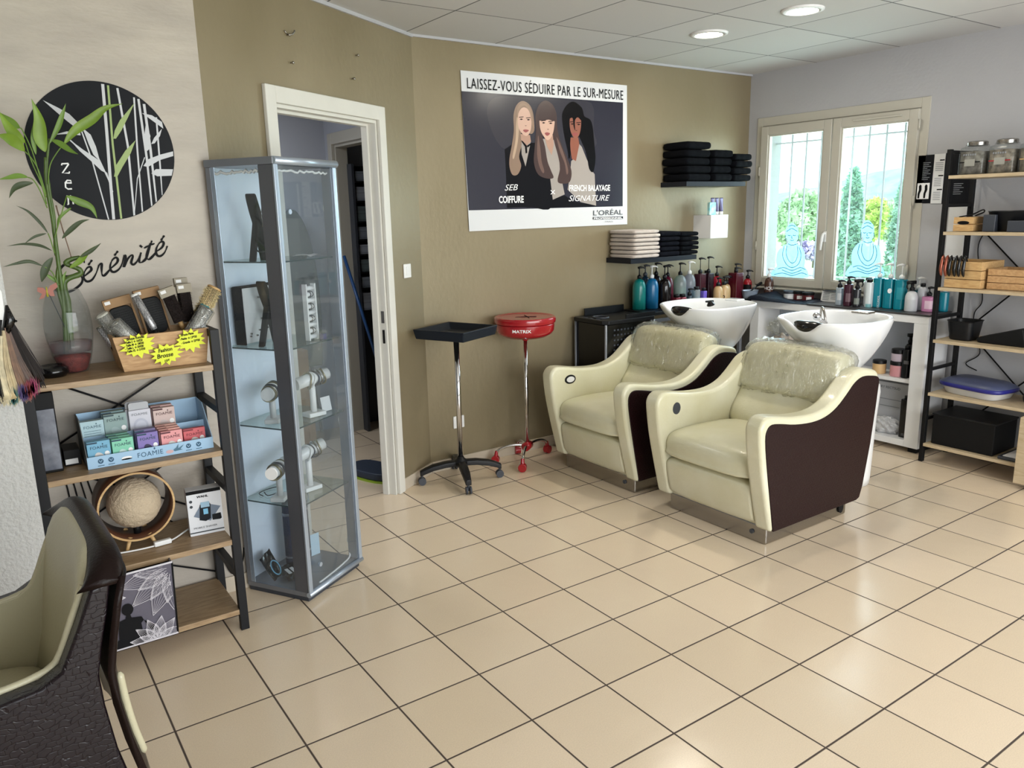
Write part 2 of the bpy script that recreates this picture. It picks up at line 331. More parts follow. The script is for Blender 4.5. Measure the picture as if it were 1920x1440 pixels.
class Pl:
    """a flat face to draw on: origin O, unit axes U (right) and V (up), drawn shapes lie lift metres proud of it"""
    def __init__(s, O, U, V, parent=None, local=False):
        s.w = not local
        s.O, s.U, s.V = Vector(O), Vector(U).normalized(), Vector(V).normalized(); s.N = s.U.cross(s.V).normalized(); s.p = parent
    def at(s, u, v, l=0): return s.O+u*s.U+v*s.V+l*s.N
    def polys(s, name, polys, m, lift=.0005, parent=None):
        b = B()
        for pi_, pts in enumerate(polys):
            vs = [b.verts.new(s.at(p[0], p[1], lift+pi_*4e-6)) for p in pts]
            try: b.faces.new(vs).normal_update()
            except ValueError: pass
        bmesh.ops.triangulate(b, faces=b.faces[:], ngon_method='BEAUTY')
        return obj(name, b, m, parent or s.p, world=s.w, fix=False)
    def text(s, name, body, h, u, v, m, lift=.0006, parent=None, xs=1, shear=0, rot=0, align='LEFT', bold=0, space=1):
        cu = bpy.data.curves.new('t', 'FONT'); cu.body = body; cu.size = h*1.38; cu.align_x = align; cu.shear = shear; cu.offset = bold; cu.space_character = space; cu.resolution_u = 3
        to = bpy.data.objects.new('t', cu); me = bpy.data.meshes.new_from_object(to); bpy.data.objects.remove(to)
        ca, sa = math.cos(rot), math.sin(rot)
        for vt in me.vertices:
            x, y = vt.co.x*xs, vt.co.y
            vt.co = s.at(u+ca*x-sa*y, v+sa*x+ca*y, lift)
        par = parent or s.p
        if par is not None and s.w: me.transform(root_of(par).matrix_basis.inverted())
        me.materials.append(M[m] if isinstance(m, str) else m); me.name = name
        o = bpy.data.objects.new(name, me); C.objects.link(o); o.parent = par
        return o
def ell(cx, cy, rx, ry, n=24, rot=0):
    return [(cx+math.cos(a)*rx*math.cos(rot)-math.sin(a)*ry*math.sin(rot), cy+math.cos(a)*rx*math.sin(rot)+math.sin(a)*ry*math.cos(rot)) for a in [2*PI*k/n for k in range(n)]]
def rect(u0, v0, u1, v1): return [(u0,v0),(u1,v0),(u1,v1),(u0,v1)]
def stroke(pts, w):
    """quads following a polyline, width w (number or list)"""
    out = []; n = len(pts); ws = w if isinstance(w, (list, tuple)) else [w]*n; L_ = []; R_ = []
    for i in range(n):
        a = Vector(pts[max(i-1,0)][:2]); b = Vector(pts[min(i+1,n-1)][:2]); d = b-a
        if d.length < 1e-9: d = Vector((1,0))
        d.normalize(); nn = Vector((-d.y, d.x))*ws[i]/2; p = Vector(pts[i][:2]); L_.append(p+nn); R_.append(p-nn)
    for i in range(n-1): out.append([tuple(L_[i]), tuple(R_[i]), tuple(R_[i+1]), tuple(L_[i+1])])
    return out
# ================================================================== THE SETTING
H = 2.712
A0 = Vector((.535,.247,0)); DU = Vector((.8515,.5244,0)); DN = Vector((-.5244,.8515,0))   # door wall: start, direction, away from the room
struct('floor', (lambda b: (bx(b, (-3,-5.5,-.1), (5.06,3.3,0)), b)[1])(B()), 'floor')
struct('ceiling', (lambda b: (bx(b, (-3,-5.5,H), (5.3,3.3,H+.1)), b)[1])(B()), 'ceil')
def prism_z(pts, z0, z1, m, name, parent=None, bevel=0):
    b = B(); prism(b, pts, z1-z0, (0,0,z0)); return struct(name, b, m, parent, bevel=bevel, world=parent is not None)
prism_z([(-.27,.247),(.535,.247),(.42,.35),(-.27,.35)], 0, H, 'beige', 'wall_left')
prism_z([(-3,-.158),(-.262,-.158),(-.262,.35),(-3,.35)], 0, H, 'rough_plaster', 'wall_far_left')
b = B()
def dw(b, s0, s1, z0, z1, n0=0, n1=.08):
    q = [A0+DU*s+DN*n for s, n in ((s0,n0),(s1,n0),(s1,n1),(s0,n1))]
    prism(b, [(p.x,p.y) for p in q], z1-z0, (0,0,z0))
dw(b, 0, .43, 0, H); dw(b, 1.28, 1.703, 0, H); dw(b, .43, 1.28, 2.19, H)
struct('wall_back_left', b, 'olive')
prism_z([(1.985,1.14),(5.06,1.14),(5.06,1.24),(1.93,1.24)], 0, H, 'olive', 'wall_back')
b = B()
bx(b, (5.06,-5.3,0), (5.30,-.30,H)); bx(b, (5.06,1.0,0), (5.30,1.3,H)); bx(b, (5.06,-.30,0), (5.30,1.0,1.03)); bx(b, (5.06,-.30,2.30), (5.30,1.0,H))
struct('wall_right', b, 'white_wall')
b = B()
bx(b, (-3,-5.4,0), (-.8,-5.3,H)); bx(b, (4.8,-5.4,0), (5.3,-5.3,H)); bx(b, (-.8,-5.4,2.4), (4.8,-5.3,H)); bx(b, (-.8,-5.4,0), (4.8,-5.3,.15))
struct('wall_front', b, 'white_wall')
b = B(); bx(b, (-3,-5.4,0), (-2.9,-.15,H)); struct('wall_side_left', b, 'beige')
# back room
prism_z([(-.5,2.62),(3.3,2.62),(3.3,2.72),(-.5,2.72)], 0, H, 'grey_wall', 'wall_backroom_rear')
b = B(); bx(b, (2.0,1.24,0), (2.08,1.62,H)); bx(b, (2.0,2.44,0), (2.08,2.62,H)); bx(b, (2.0,1.62,2.19), (2.08,2.44,H)); struct('wall_backroom_partition', b, 'grey_wall')
prism_z([(-.5,.35),(-.4,.35),(-.4,2.62),(-.5,2.62)], 0, H, 'grey_wall', 'wall_backroom_left')
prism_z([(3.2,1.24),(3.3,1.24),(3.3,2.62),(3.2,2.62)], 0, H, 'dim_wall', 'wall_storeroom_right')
# skirting
b = B(); bx(b, (1.99,1.128,0), (4.2,1.14,.075)); struct('baseboard_back', b, 'skirting', bevel=.002)
b = B(); dw(b, 1.342, 1.70, 0, .075, -.012, 0); struct('baseboard_back_left', b, 'skirting', bevel=.002)
b = B(); bx(b, (-.262,.235,0), (.53,.247,.075)); struct('baseboard_left', b, 'skirting', bevel=.002)
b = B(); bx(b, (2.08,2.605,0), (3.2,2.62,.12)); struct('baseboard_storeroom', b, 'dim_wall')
# pale strip where the ceiling meets the olive walls
b = B(); dw(b, 0, 1.703, H-.018, H, -.012, 0); bx(b, (1.985,1.126,H-.014), (5.06,1.14,H)); struct('trim_1', b, 'white_wall')
# door 1: open doorway with painted casing
b = B(); dw(b, .36, .43, 0, 2.265, -.022, 0); dw(b, 1.28, 1.342, 0, 2.265, -.022, 0); dw(b, .43, 1.28, 2.19, 2.265, -.022, 0)
door1 = struct('door_1', b, 'casing', bevel=.004)
b = B(); dw(b, .43, .447, 0, 2.19, 0, .085); dw(b, 1.263, 1.28, 0, 2.19, 0, .085); dw(b, .447, 1.263, 2.173, 2.19, 0, .085); obj('jamb', b, 'casing', door1)
b = B(); dw(b, 1.248, 1.263, 0, 2.173, .045, .085); dw(b, .447, .462, 0, 2.173, .045, .085); dw(b, .462, 1.248, 2.158, 2.173, .045, .085); obj('door_stop', b, 'casing', door1, bevel=.002)
b = B(); dw(b, 1.2615, 1.2635, 1.06, 1.13, .012, .032); obj('strike_plate', b, 'steel', door1)
b = B(); dw(b, 1.2605, 1.2635, .94, 1.02, .014, .028); obj('bolt_hole', b, 'black', door1)
# door 2: inner doorway of the back room
b = B(); bx(b, (1.975,2.44,0), (2.0,2.51,2.27)); bx(b, (1.975,1.55,0), (2.0,1.62,2.27)); bx(b, (1.975,1.62,2.19), (2.0,2.44,2.27))
door2 = struct('door_2', b, 'frame_beige', bevel=.003)
b = B(); bx(b, (2.0,2.42,0), (2.09,2.44,2.19)); bx(b, (2.0,1.62,0), (2.09,1.64,2.19)); bx(b, (2.0,1.64,2.17), (2.09,2.42,2.19)); obj('jamb', b, 'frame_beige', door2)
# window 1
def frame4(b, x0, x1, y0, y1, z0, z1, w, wb=None):
    wb = wb or w
    bx(b, (x0,y0,z0), (x1,y0+w,z1)); bx(b, (x0,y1-w,z0), (x1,y1,z1)); bx(b, (x0,y0+w,z1-w), (x1,y1-w,z1)); bx(b, (x0,y0+w,z0), (x1,y1-w,z0+wb))
b = B(); bx(b, (5.052,-.345,1.0), (5.06,-.285,2.365)); bx(b, (5.052,1.0,1.0), (5.06,1.05,2.365)); bx(b, (5.052,-.285,2.30), (5.06,1.0,2.365)); bx(b, (5.052,-.285,1.0), (5.06,1.0,1.035))
win = struct('window_1', b, 'frame_beige', bevel=.002)
b = B(); frame4(b, 5.06, 5.12, -.30, 1.0, 1.03, 2.30, .02); obj('outer_frame', b, 'frame_beige', win, bevel=.003)
for nm, y0, y1, lab in (('left_sash', .362, .99, None), ('right_sash', -.285, .352, None)):
    b = B(); frame4(b, 5.025, 5.075, y0, y1, 1.045, 2.292, .066, .062); frame4(b, 5.035, 5.065, y0+.062, y1-.062, 1.10, 2.23, .016)
    sa = obj('sash', b, 'frame_beige', win, bevel=.004)
    boxobj('pane', (5.048,y0+.07,1.11), (5.053,y1-.07,2.222), 'win_glass', sa)
    b = B()
    for zz in ((1.36,1.95) if y0 > 0 else (1.22,1.69,2.19)):
        yy = y1+.006 if y0 > 0 else y0-.006
        tube(b, [(5.03,yy,zz-.035),(5.03,yy,zz+.035)], .008)
    obj('hinge', b, 'frame_beige', sa)
b = B(); bx(b, (5.016,.348,1.40), (5.026,.372,1.48)); obx(b, (5.008,.358,1.463), (.012,0,0), (0,.008,0), (0,0,.008))
tube(b, [(4.998,.358,1.465),(4.99,.360,1.44),(4.99,.368,1.38),(4.992,.372,1.34)], [.009,.01,.009,.007]); obj('handle', b, 'white_plastic', win, bevel=.003)
b = B(); bx(b, (5.012,-.17,2.255), (5.026,.19,2.268)); obj('trickle_vent', b, 'frame_beige', win, bevel=.002)
b = B(); bx(b, (5.0,-.32,1.015), (5.06,1.02,1.03)); obj('window_sill', b, 'frame_beige', win, bevel=.004)
# security bars outside the window
t = thing('window_grille', 'white painted metal security bars fixed outside the window', 'window bars', (5.24,.36,1.05))
for px in (1486,1513,1541,1600,1630,1662,1696):
    q = P(px, 270, x=5.24); b = B(); tube(b, [(5.24,q.y,1.03),(5.24,q.y,2.30)], .0075, 8); obj('bar', b, mat('bar_grey', (196,198,206), .5), t, world=True)
for zz in (2.17, 1.12):
    b = B(); bx(b, (5.235,-.30,zz-.006), (5.245,1.0,zz+.006)); obj('cross_bar', b, MATS['bar_grey'], t, world=True)
# fluorescent-white round downlights
for q, lab in ((Vector((3.562,.262,H)), 'round recessed ceiling light nearer the window corner and the poster'), (Vector((3.559,-.395,H)), 'round recessed ceiling light cut by the top of the photo')):
    t = thing('ceiling_light', lab, 'ceiling light', q, 0, 'recessed ceiling lights')
    b = B(); lathe(b, [(.084,.002),(.084,-.012),(.112,-.008),(.114,0),(.112,.002)], 48); obj('rim', b, 'white', t)
    b = B(); lathe(b, [(0,-.002),(.084,-.002)], 40); obj('diffuser', b, mat('lamp_glow', (255,252,240), .5, emit=3.2), t, fix=False)
    l = bpy.data.lights.new('lamp', 'AREA'); l.shape = 'DISK'; l.size = .16; l.energy = 4; l.color = (1,.93,.82); lo = bpy.data.objects.new('lamp', l); lo.location = (0,0,-.02); C.objects.link(lo); lo.parent = t
# ------------------------------------------------------------------ outdoors
gm = mat('meadow', (160,190,128), .9, noise=.25, nscale=.6)
b = B(); n = 20
vs = [[b.verts.new((5.6+140*(i/n)**2, -60+120*j/n, -1.6-3.0*(i/n)+.15*math.sin(i*1.3+j))) for j in range(n+1)] for i in range(n+1)]
for i in range(n):
    for j in range(n): b.faces.new((vs[i][j],vs[i+1][j],vs[i+1][j+1],vs[i][j+1]))
g = struct('ground', b, gm)
b = B()
for k in range(25):
    pass
def ridge(name, x, y0, y1, z0, h, m, seed, label):
    rnd = random.Random(seed); b = B(); n = 60; rows = []
    for k in range(n+1):
        y = y0+(y1-y0)*k/n; hh = h*(.55+.25*math.sin(k*.21+seed)+.12*math.sin(k*.53+2*seed)+.04*rnd.random())
        rows.append([b.verts.new((x-30, y, z0)), b.verts.new((x-8, y, z0+hh*.75)), b.verts.new((x, y, z0+hh)), b.verts.new((x+30, y, z0))])
    for a, c in zip(rows, rows[1:]):
        for q in range(3): b.faces.new((a[q],a[q+1],c[q+1],c[q]))
    o = obj(name, b, m, smooth=True); tag(o, label, 'hills'); return o
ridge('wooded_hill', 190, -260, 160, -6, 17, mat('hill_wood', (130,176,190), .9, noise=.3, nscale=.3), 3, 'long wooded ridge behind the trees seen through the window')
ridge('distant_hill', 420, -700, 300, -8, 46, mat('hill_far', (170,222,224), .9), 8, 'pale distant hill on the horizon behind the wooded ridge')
def leafy(name, c, rad, m, n, size, label, group=None, seed=1, cone=False, trunk=True):
    rnd = random.Random(seed); t = thing(name, label, 'tree', (c[0],c[1],c[2]-rad[2]), 0, group); b = B()
    lumps = [(rnd.uniform(-.55,.55), rnd.uniform(-.55,.55), rnd.uniform(-.5,.55), rnd.uniform(.35,.6)) for _ in range(14)]
    for k in range(n):
        if cone:
            z = rnd.random()**1.3; r = (1-z)**.6*min(1,z*8+.3); a = rnd.uniform(0,2*PI); rr = r*(.72+.28*rnd.random())*(1+.12*math.sin(a*5+z*19))
            p = Vector((rr*math.cos(a)*rad[0], rr*math.sin(a)*rad[1], z*2*rad[2]))
        else:
            L_ = lumps[k%14]; d = Vector((rnd.gauss(0,1), rnd.gauss(0,1), rnd.gauss(0,1))).normalized()*L_[3]*(.8+.2*rnd.random())
            p = Vector(((L_[0]+d.x)*rad[0], (L_[1]+d.y)*rad[1], (L_[2]+d.z+1)*rad[2]))
        u = Vector((rnd.gauss(0,1), rnd.gauss(0,1), rnd.gauss(0,1))).normalized(); w = u.cross(Vector((rnd.gauss(0,1), rnd.gauss(0,1), rnd.gauss(0,1)))).normalized(); s = size*(.6+.8*rnd.random())
        b.faces.new([b.verts.new(p+s*(i*u+.5*j*w)) for i, j in ((-1,0),(0,-1),(1,0),(0,1))])
    obj('foliage', b, m, t, fix=False)
    b = B(); tube(b, [(0,0,-1.2),(0,0,rad[2]*1.3)], [rad[0]*.07,rad[0]*.03], 8); obj('trunk', b, mat('bark', (90,80,66), .9), t)
def tr(px, y_top, y_bot, halfw, X, m, n, size, label, seed, cone=False, group=None):
    q = P(px, (y_top+y_bot)/2, x=X); a = P(px, y_top, x=X); bb = P(px, y_bot, x=X); w = abs(P(px-halfw, 400, x=X).y-q.y)
    leafy('cypress' if cone else 'garden_tree', q, (w, w, (a.z-bb.z)/2), m, n, size, label, group, seed, cone)
lg = mat('foliage_green', (190,220,176), .7, noise=.35, nscale=1.5); ly = mat('foliage_lime', (200,226,120), .7, noise=.3, nscale=1.5); ld = mat('foliage_dark', (150,190,168), .7, noise=.35, nscale=1.5)  # leaf colours paled: outdoor glare and haze are put into the colour
tr(1594, 322, 560, 27, 14, ld, 5200, .09, 'tall dark cypress standing outside the right window pane', 3, True)
tr(1690, 340, 560, 24, 14, ld, 4200, .09, 'cypress at the right edge of the right window pane', 5, True)
tr(1490, 352, 470, 30, 26, lg, 3600, .22, 'rounded green tree outside the left window pane, beside the white outer wall', 7)
tr(1530, 368, 450, 26, 30, lg, 3200, .24, 'green tree outside the left window pane next to the middle of the window', 9)
tr(1636, 376, 450, 24, 24, ly, 3400, .2, 'yellow green bush between the two cypresses outside', 11)
tr(1668, 382, 450, 20, 27, lg, 2600, .22, 'green bush outside just left of the right hand cypress', 13)
tr(1570, 350, 450, 20, 34, lg, 2600, .26, 'tree behind the left side of the tall cypress', 17)
b = B(); bx(b, (18,-30,-2.25), (22,40,-2.15)); tag(obj('road', b, mat('asphalt', (120,116,128), .9)), 'grey lavender road crossing beyond the garden outside', 'road')
rnd = random.Random(4)
for k, (px, c, lab) in enumerate(((1508,(186,176,210),'violet flower shrub low outside the left window pane'), (1648,(180,180,214),'violet flower shrub outside behind the buddha of the right pane'))):
    q = P(px, 470, x=16); leafy('flower_shrub', (q.x+1.5*k,q.y,q.z), (.45,.45,.2), mat('shrub%d'%k, c, .8, noise=.4, nscale=6), 900, .06, lab, 'flower shrubs outside', 30+k)
# ================================================================== SHAMPOO CHAIRS
ARM = [(.12,.088),(.075,.26),(.03,.45),(.008,.60),(.012,.655),(.05,.69),(.12,.688),(.25,.664),(.40,.652),(.50,.66),(.59,.69),(.67,.745),(.745,.805),(.82,.828),(.90,.820),(.97,.80),(.99,.772),(.975,.60),(.95,.40),(.905,.17),(.885,.10),(.86,.088)]
def smooth_outline(pts, keep=()):
    return [(p.x,p.y) for p in spline([(a,b_,0) for a, b_ in pts], 3, True)]
ARMS = [ARM[0]]+[(p.x,p.y) for p in spline([(a,b_,0) for a, b_ in ARM[1:17]], 3)]+ARM[17:]
INLAY = [(.135,.093),(.10,.26),(.062,.45),(.042,.58),(.05,.632),(.085,.655),(.16,.646),(.27,.624),(.41,.612),(.52,.622),(.61,.655),(.69,.71),(.76,.765),(.83,.788),(.91,.782),(.972,.768),(.986,.74),(.972,.60),(.947,.40),(.902,.17),(.878,.103),(.85,.093)]
INL = [INLAY[0]]+[(p.x,p.y) for p in spline([(a,b_,0) for a, b_ in INLAY[1:17]], 3)]+INLAY[17:]
def rbox(b, lo, hi):
    bx(b, lo, hi)
def shampoo_chair(loc, label, leather, oval):
    t = thing('shampoo_chair', label, 'salon chair', loc, 0, 'cream backwash chairs')
    b = B(); bx(b, (.145,-.345,0), (.84,.315,.10)); pl = obj('plinth', b, 'steel', t, bevel=.012, seg=3)
    b = B(); tube(b, [(.147,-.26,.052),(.138,-.26,.052)], .012, 14); obj('screw', b, 'dark_grey', pl)
    b = B(); prism(b, ell(.78,.055,.022,.032,24), .004, (0,-.3492,0), (1,0,0), (0,0,1)); obj('foot_hole', b, 'black', pl)
    for nm, y0, y1, out in (('near_arm', -.39, -.29, -1), ('far_arm', .29, .39, 1)):
        b = B(); prism(b, ARMS, .10, (0,y1,0), (1,0,0), (0,0,1)); a = obj('armrest', b, leather, t, bevel=.022, seg=4)
        b = B()
        if out < 0: prism(b, INL, .014, (0,y0+.008,0), (1,0,0), (0,0,1))
        else: prism(b, INL, .014, (0,y1+.006,0), (1,0,0), (0,0,1))
        s = obj('side_panel', b, 'croco', a, bevel=.004); s['label'] = 'dark brown crocodile-textured side panel'
        if out > 0:
            if oval:
                b = B(); prism(b, ell(.165,.600,.045,.030,32), .006, (0,y0+.002,0), (1,0,0), (0,0,1)); obj('control_ring', b, 'black_plastic', a, bevel=.002)
                b = B(); prism(b, ell(.165,.600,.032,.019,32), .004, (0,y0-.003,0), (1,0,0), (0,0,1)); obj('control_button', b, 'white_plastic', a)
            else:
                b = B(); prism(b, ell(.155,.592,.029,.034,32), .004, (0,y0+.001,0), (1,0,0), (0,0,1)); obj('hole_cover', b, 'dark_grey', a)
    # seat cushion: crowned, rounded front
    def cushion(name, prof, hw, m, bevel, crown=.012, n=9, par=t):
        """prof closed (x,z) outline swept across the width with a slight crown"""
        b = B(); cols = []; cx = sum(p[0] for p in prof)/len(prof); cz = sum(p[1] for p in prof)/len(prof)
        for k in range(n+1):
            v = -1+2*k/n; y = hw*math.sin(v*PI/2)/1.0; s = (1-abs(math.sin(v*PI/2))**6*.12)
            cols.append([b.verts.new((cx+(p[0]-cx)*s, y, cz+(p[1]-cz)*s+(crown*(1-math.sin(v*PI/2)**2) if p[1] > cz else 0))) for p in prof])
        m_ = len(prof)
        for a_, c_ in zip(cols, cols[1:]):
            for i in range(m_): b.faces.new((a_[i],a_[(i+1)%m_],c_[(i+1)%m_],c_[i]))
        b.faces.new(cols[0]); b.faces.new(cols[-1][::-1]); return obj(name, b, m, par, smooth=True, bevel=bevel)
    sp = lambda q, n=4: [(p.x,p.y) for p in spline([(a_,c_,0) for a_, c_ in q], n, True)]
    cushion('seat', sp([(.07,.345),(.05,.38),(.055,.43),(.10,.468),(.25,.482),(.45,.478),(.62,.46),(.66,.40),(.60,.34),(.35,.335)]), .292, leather, 0, .014)
    b = B(); bx(b, (.14,-.285,.10), (.66,.285,.335)); obj('seat_box', b, leather, t)
    cushion('leg_panel', sp([(.125,.105),(.10,.16),(.078,.27),(.082,.315),(.12,.33),(.17,.32),(.18,.20),(.175,.105)]), .286, leather, 0, 0)
    cushion('backrest', sp([(.585,.44),(.60,.52),(.66,.60),(.705,.68),(.76,.80),(.80,.84),(.86,.82),(.87,.72),(.80,.56),(.73,.43),(.65,.40)]), .288, leather, 0, .004)
    h = cushion('head_cushion', sp([(.675,.66),(.70,.74),(.735,.83),(.775,.885),(.84,.90),(.90,.87),(.905,.80),(.86,.70),(.80,.64),(.72,.63)]), .30, leather, 0, .01)
    # crinkled clear plastic over the upper cushion
    prof = sp([(.664,.645),(.690,.74),(.725,.838),(.768,.897),(.84,.912),(.91,.88),(.917,.80),(.87,.69),(.80,.632),(.72,.622)], 5)
    b = B(); cols = []; rnd = random.Random(5 if oval else 6); n = 34
    for k in range(n+1):
        v = -1+2*k/n; y = .312*v; row = []
        for i, p in enumerate(prof):
            w = .004+.006*math.sin(i*1.9+k*.9)+.007*rnd.uniform(-1,1)+(.005*math.sin(k*2.3) if i%3 else 0); sc = 1-.10*abs(v)**8
            row.append(b.verts.new((.79+(p[0]-.79)*sc+w, y, .77+(p[1]-.77)*sc+w*.7+.01*(1-v*v))))
        cols.append(row)
    m_ = len(prof)
    for a_, c_ in zip(cols, cols[1:]):
        for i in range(m_): b.faces.new((a_[i],a_[(i+1)%m_],c_[(i+1)%m_],c_[i]))
    b.faces.new(cols[0]); b.faces.new(cols[-1][::-1])
    o = obj('plastic_cover', b, 'film', h, smooth=True); o['label'] = 'crinkled clear plastic cover'
    return t
CH1 = (2.62,-.575,0); CH2 = (2.62,.375,0)
shampoo_chair(CH1, 'nearer cream backwash chair, dark side panel fully in view, round black button inside the arm', 'cream_worn', False)
shampoo_chair(CH2, 'further cream backwash chair, partly hidden, white oval control on the arm', 'cream', True)
def basin(loc, label, tap):
    t = thing('wash_basin', label, 'basin', loc, 0, 'white ceramic hair washing basins')
    seg = 72; b = B()
    def ring(kind, s):
        out = []
        for k in range(seg):
            a = 2*PI*k/seg; ca, sa = math.cos(a), math.sin(a); e = (abs(ca)**2.6+abs(sa)**2.6)**(-1/2.6)
            d = abs(((a-PI+PI)%(2*PI))-PI); nz = math.exp(-(d/.30)**4)      # neck notch at the front (-x)
            rx, ry = .315, .285
            if kind == 'out':
                k_ = s['k']; x = ca*e*rx*k_+s['dx']; y = sa*e*ry*k_; z = s['z']-nz*s['n']-.018*(ca+1)*0
                x += nz*s['n']*.55
            else:
                k_ = s['k']; x = ca*e*rx*k_+s['dx']; y = sa*e*ry*k_; z = s['z']-nz*s['n']; x += nz*s['n']*.35
            out.append(b.verts.new((x, y, z)))
        return out
    S = [('out', dict(k=.20,dx=.165,z=.735,n=0)), ('out', dict(k=.235,dx=.165,z=.75,n=0)), ('out', dict(k=.36,dx=.135,z=.778,n=0)), ('out', dict(k=.54,dx=.095,z=.832,n=.0)), ('out', dict(k=.70,dx=.062,z=.893,n=.01)), ('out', dict(k=.855,dx=.03,z=.96,n=.03)),
         ('out', dict(k=.955,dx=.008,z=1.02,n=.04)), ('out', dict(k=.995,dx=0,z=1.052,n=.05)), ('out', dict(k=.99,dx=0,z=1.064,n=.052)), ('in', dict(k=.955,dx=0,z=1.068,n=.052)), ('in', dict(k=.915,dx=0,z=1.058,n=.05)), ('in', dict(k=.87,dx=.01,z=1.02,n=.06)), ('in', dict(k=.78,dx=.03,z=.95,n=.02)), ('in', dict(k=.6,dx=.06,z=.885,n=0)), ('in', dict(k=.35,dx=.09,z=.86,n=0)), ('in', dict(k=.1,dx=.1,z=.852,n=0))]
    R_ = [ring(*s) for s in S]
    for a_, c_ in zip(R_, R_[1:]):
        for i in range(seg): b.faces.new((a_[i],a_[(i+1)%seg],c_[(i+1)%seg],c_[i]))
    b.faces.new(R_[0]); b.faces.new(R_[-1]); obj('bowl', b, 'ceramic', t, smooth=True, sub=1)
    b = B()
    bmesh.ops.create_uvsphere(b, u_segments=28, v_segments=16, radius=1)
    for v in b.verts: v.co = Vector((-.262+v.co.x*.036+.022*(v.co.y**2), v.co.y*.100, 1.040+v.co.z*.034-.008*(1-v.co.y**2)))
    obj('neck_rest', b, 'black_gloss', t, smooth=True)
    b = B(); lathe(b, [(.064,.66),(.062,.70),(.066,.74)], 32, (.165,0,0)); obj('collar', b, 'ceramic', t)
    b = B(); tube(b, [(.100,-.018,.705),(.097,-.018,.705)], .005); bx(b, (.094,-.045,.700), (.101,.012,.706)); bx(b, (.094,-.02,.704), (.101,-.012,.722)); obj('tilt_lever', b, 'black_gloss', t)
    b = B(); lathe(b, [(.14,.021),(.145,.07),(.155,.45),(.165,.60),(.16,.64),(.13,.662),(.0,.665)], 40, (.215,0,0)); obj('pedestal', b, 'white_plastic', t)
    if tap:
        b = B(); tube(b, spline([(.05,.12,1.0),(.04,.12,1.06),(.02,.10,1.105),(-.01,.07,1.10),(-.02,.05,1.06),(-.02,.045,1.02)], 5), .007, 10); obj('tap_hose', b, 'steel', t)
        b = B(); bmesh.ops.create_uvsphere(b, u_segments=16, v_segments=10, radius=.024, matrix=Matrix.Translation((-.13,.03,1.075))); tube(b, [(-.13,.03,1.07),(-.05,.02,1.03)], [.012,.010]); obj('shower_head', b, 'chrome', t, smooth=True)
        b = B(); bx(b, (.19,-.09,1.066), (.27,.02,1.080)); obj('soap_ledge', b, 'steel', t, bevel=.006)
    else:
        b = B(); tube(b, [(.03,.0,1.05),(.02,.0,1.075)], [.03,.012], 12); bx(b, (-.02,-.008,1.07),(.05,.008,1.082)); obj('tap_handle', b, 'black_gloss', t, bevel=.003)
        b = B(); bx(b, (.19,-.09,1.066), (.27,.02,1.080)); obj('soap_ledge', b, 'ceramic', t, bevel=.006)
    return t
basin((3.73,-.60,-.02), 'white ceramic backwash basin with chrome tap behind the nearer cream chair', True)
basin((3.73,.35,-.02), 'white ceramic backwash basin behind the cream chair by the poster wall', False)
# ================================================================== STYLING CHAIR (foreground left)
t = thing('styling_chair', 'olive leather styling chair with dark brown crocodile shell, cut by the lower left corner', 'salon chair', (-.452,-1.06,0), math.radians(182))
SIDE = [(.36,.26),(.37,.50),(.36,.645),(.31,.668),(.15,.662),(.0,.662),(-.09,.672),(-.132,.695),(-.175,.785),(-.212,.872),(-.255,.880),(-.238,.80),(-.222,.74),(-.205,.66),(-.208,.58),(-.222,.45),(-.24,.36),(-.25,.28)]
BACKV = [(-.285,.28),(-.272,.38),(-.252,.48),(-.238,.58),(-.236,.66),(-.250,.74),(-.268,.82),(-.285,.885)]
for v0, v1 in ((.245,.30), (-.30,-.245)):
    b = B(); prism(b, SIDE, v1-v0, (0,v1,0), (1,0,0), (0,0,1)); a = obj('side_shell', b, 'croco_dark', t, bevel=.008, seg=3)
    INN = [(.352,.30),(.360,.50),(.350,.648),(.31,.672),(.15,.667),(.0,.667),(-.09,.678),(-.13,.702),(-.17,.79),(-.206,.868),(-.20,.60),(-.20,.30)]
    b = B(); prism(b, INN, .018, (0,v0+.004 if v0 > 0 else v1+.014,0), (1,0,0), (0,0,1)); obj('side_lining', b, 'olive_leather', a, bevel=.003)
RIM = [(.33,.668),(.15,.667),(.0,.667),(-.09,.678),(-.132,.702),(-.172,.79),(-.205,.864)]
for s_ in (1, -1):
    b = B(); tube(b, spline([(x,.243*s_,z) for x, z in RIM], 4), .0085, 8); obj('piping', b, 'olive_leather', t)
def sweep(prof, hw, zfun, xfun, name, m, n=28, pw=1):
    b = B(); rows = []
    for k in range(n+1):
        v = math.sin((-1+2*k/n)*PI/2); rows.append([b.verts.new((x+xfun(v,z), v*hw, zfun(v,z))) for x, z in prof])
    L_ = len(prof)
    for a_, c_ in zip(rows, rows[1:]):
        for i in range(L_): b.faces.new((a_[i],a_[(i+1)%L_],c_[(i+1)%L_],c_[i]))
    b.faces.new(rows[0]); b.faces.new(rows[-1][::-1]); return obj(name, b, m, t, smooth=True)
top = lambda v, z: z-.075*abs(v)**5*max(0,min(1,(z-.80)/.10))
prof = [(-.212,.872),(-.222,.905),(-.232,.925),(-.258,.940),(-.286,.930),(-.298,.905),(-.292,.872)]
sweep([(p.x,p.y) for p in spline([(a_,c_,0) for a_, c_ in prof], 3)], .304, lambda v, z: z-.05*abs(v)**6*max(0,min(1,(z-.875)/.06)), lambda v, z: .028*abs(v)**8 if z < 2 else 0, 'top_band', 'brown_leather')
prof = [(x+.003,z) for x, z in BACKV]+[(x-.014,z) for x, z in BACKV[::-1]]
o = sweep(prof, .302, lambda v, z: z, lambda v, z: .012*abs(v)**8, 'back_shell', 'brown_leather')
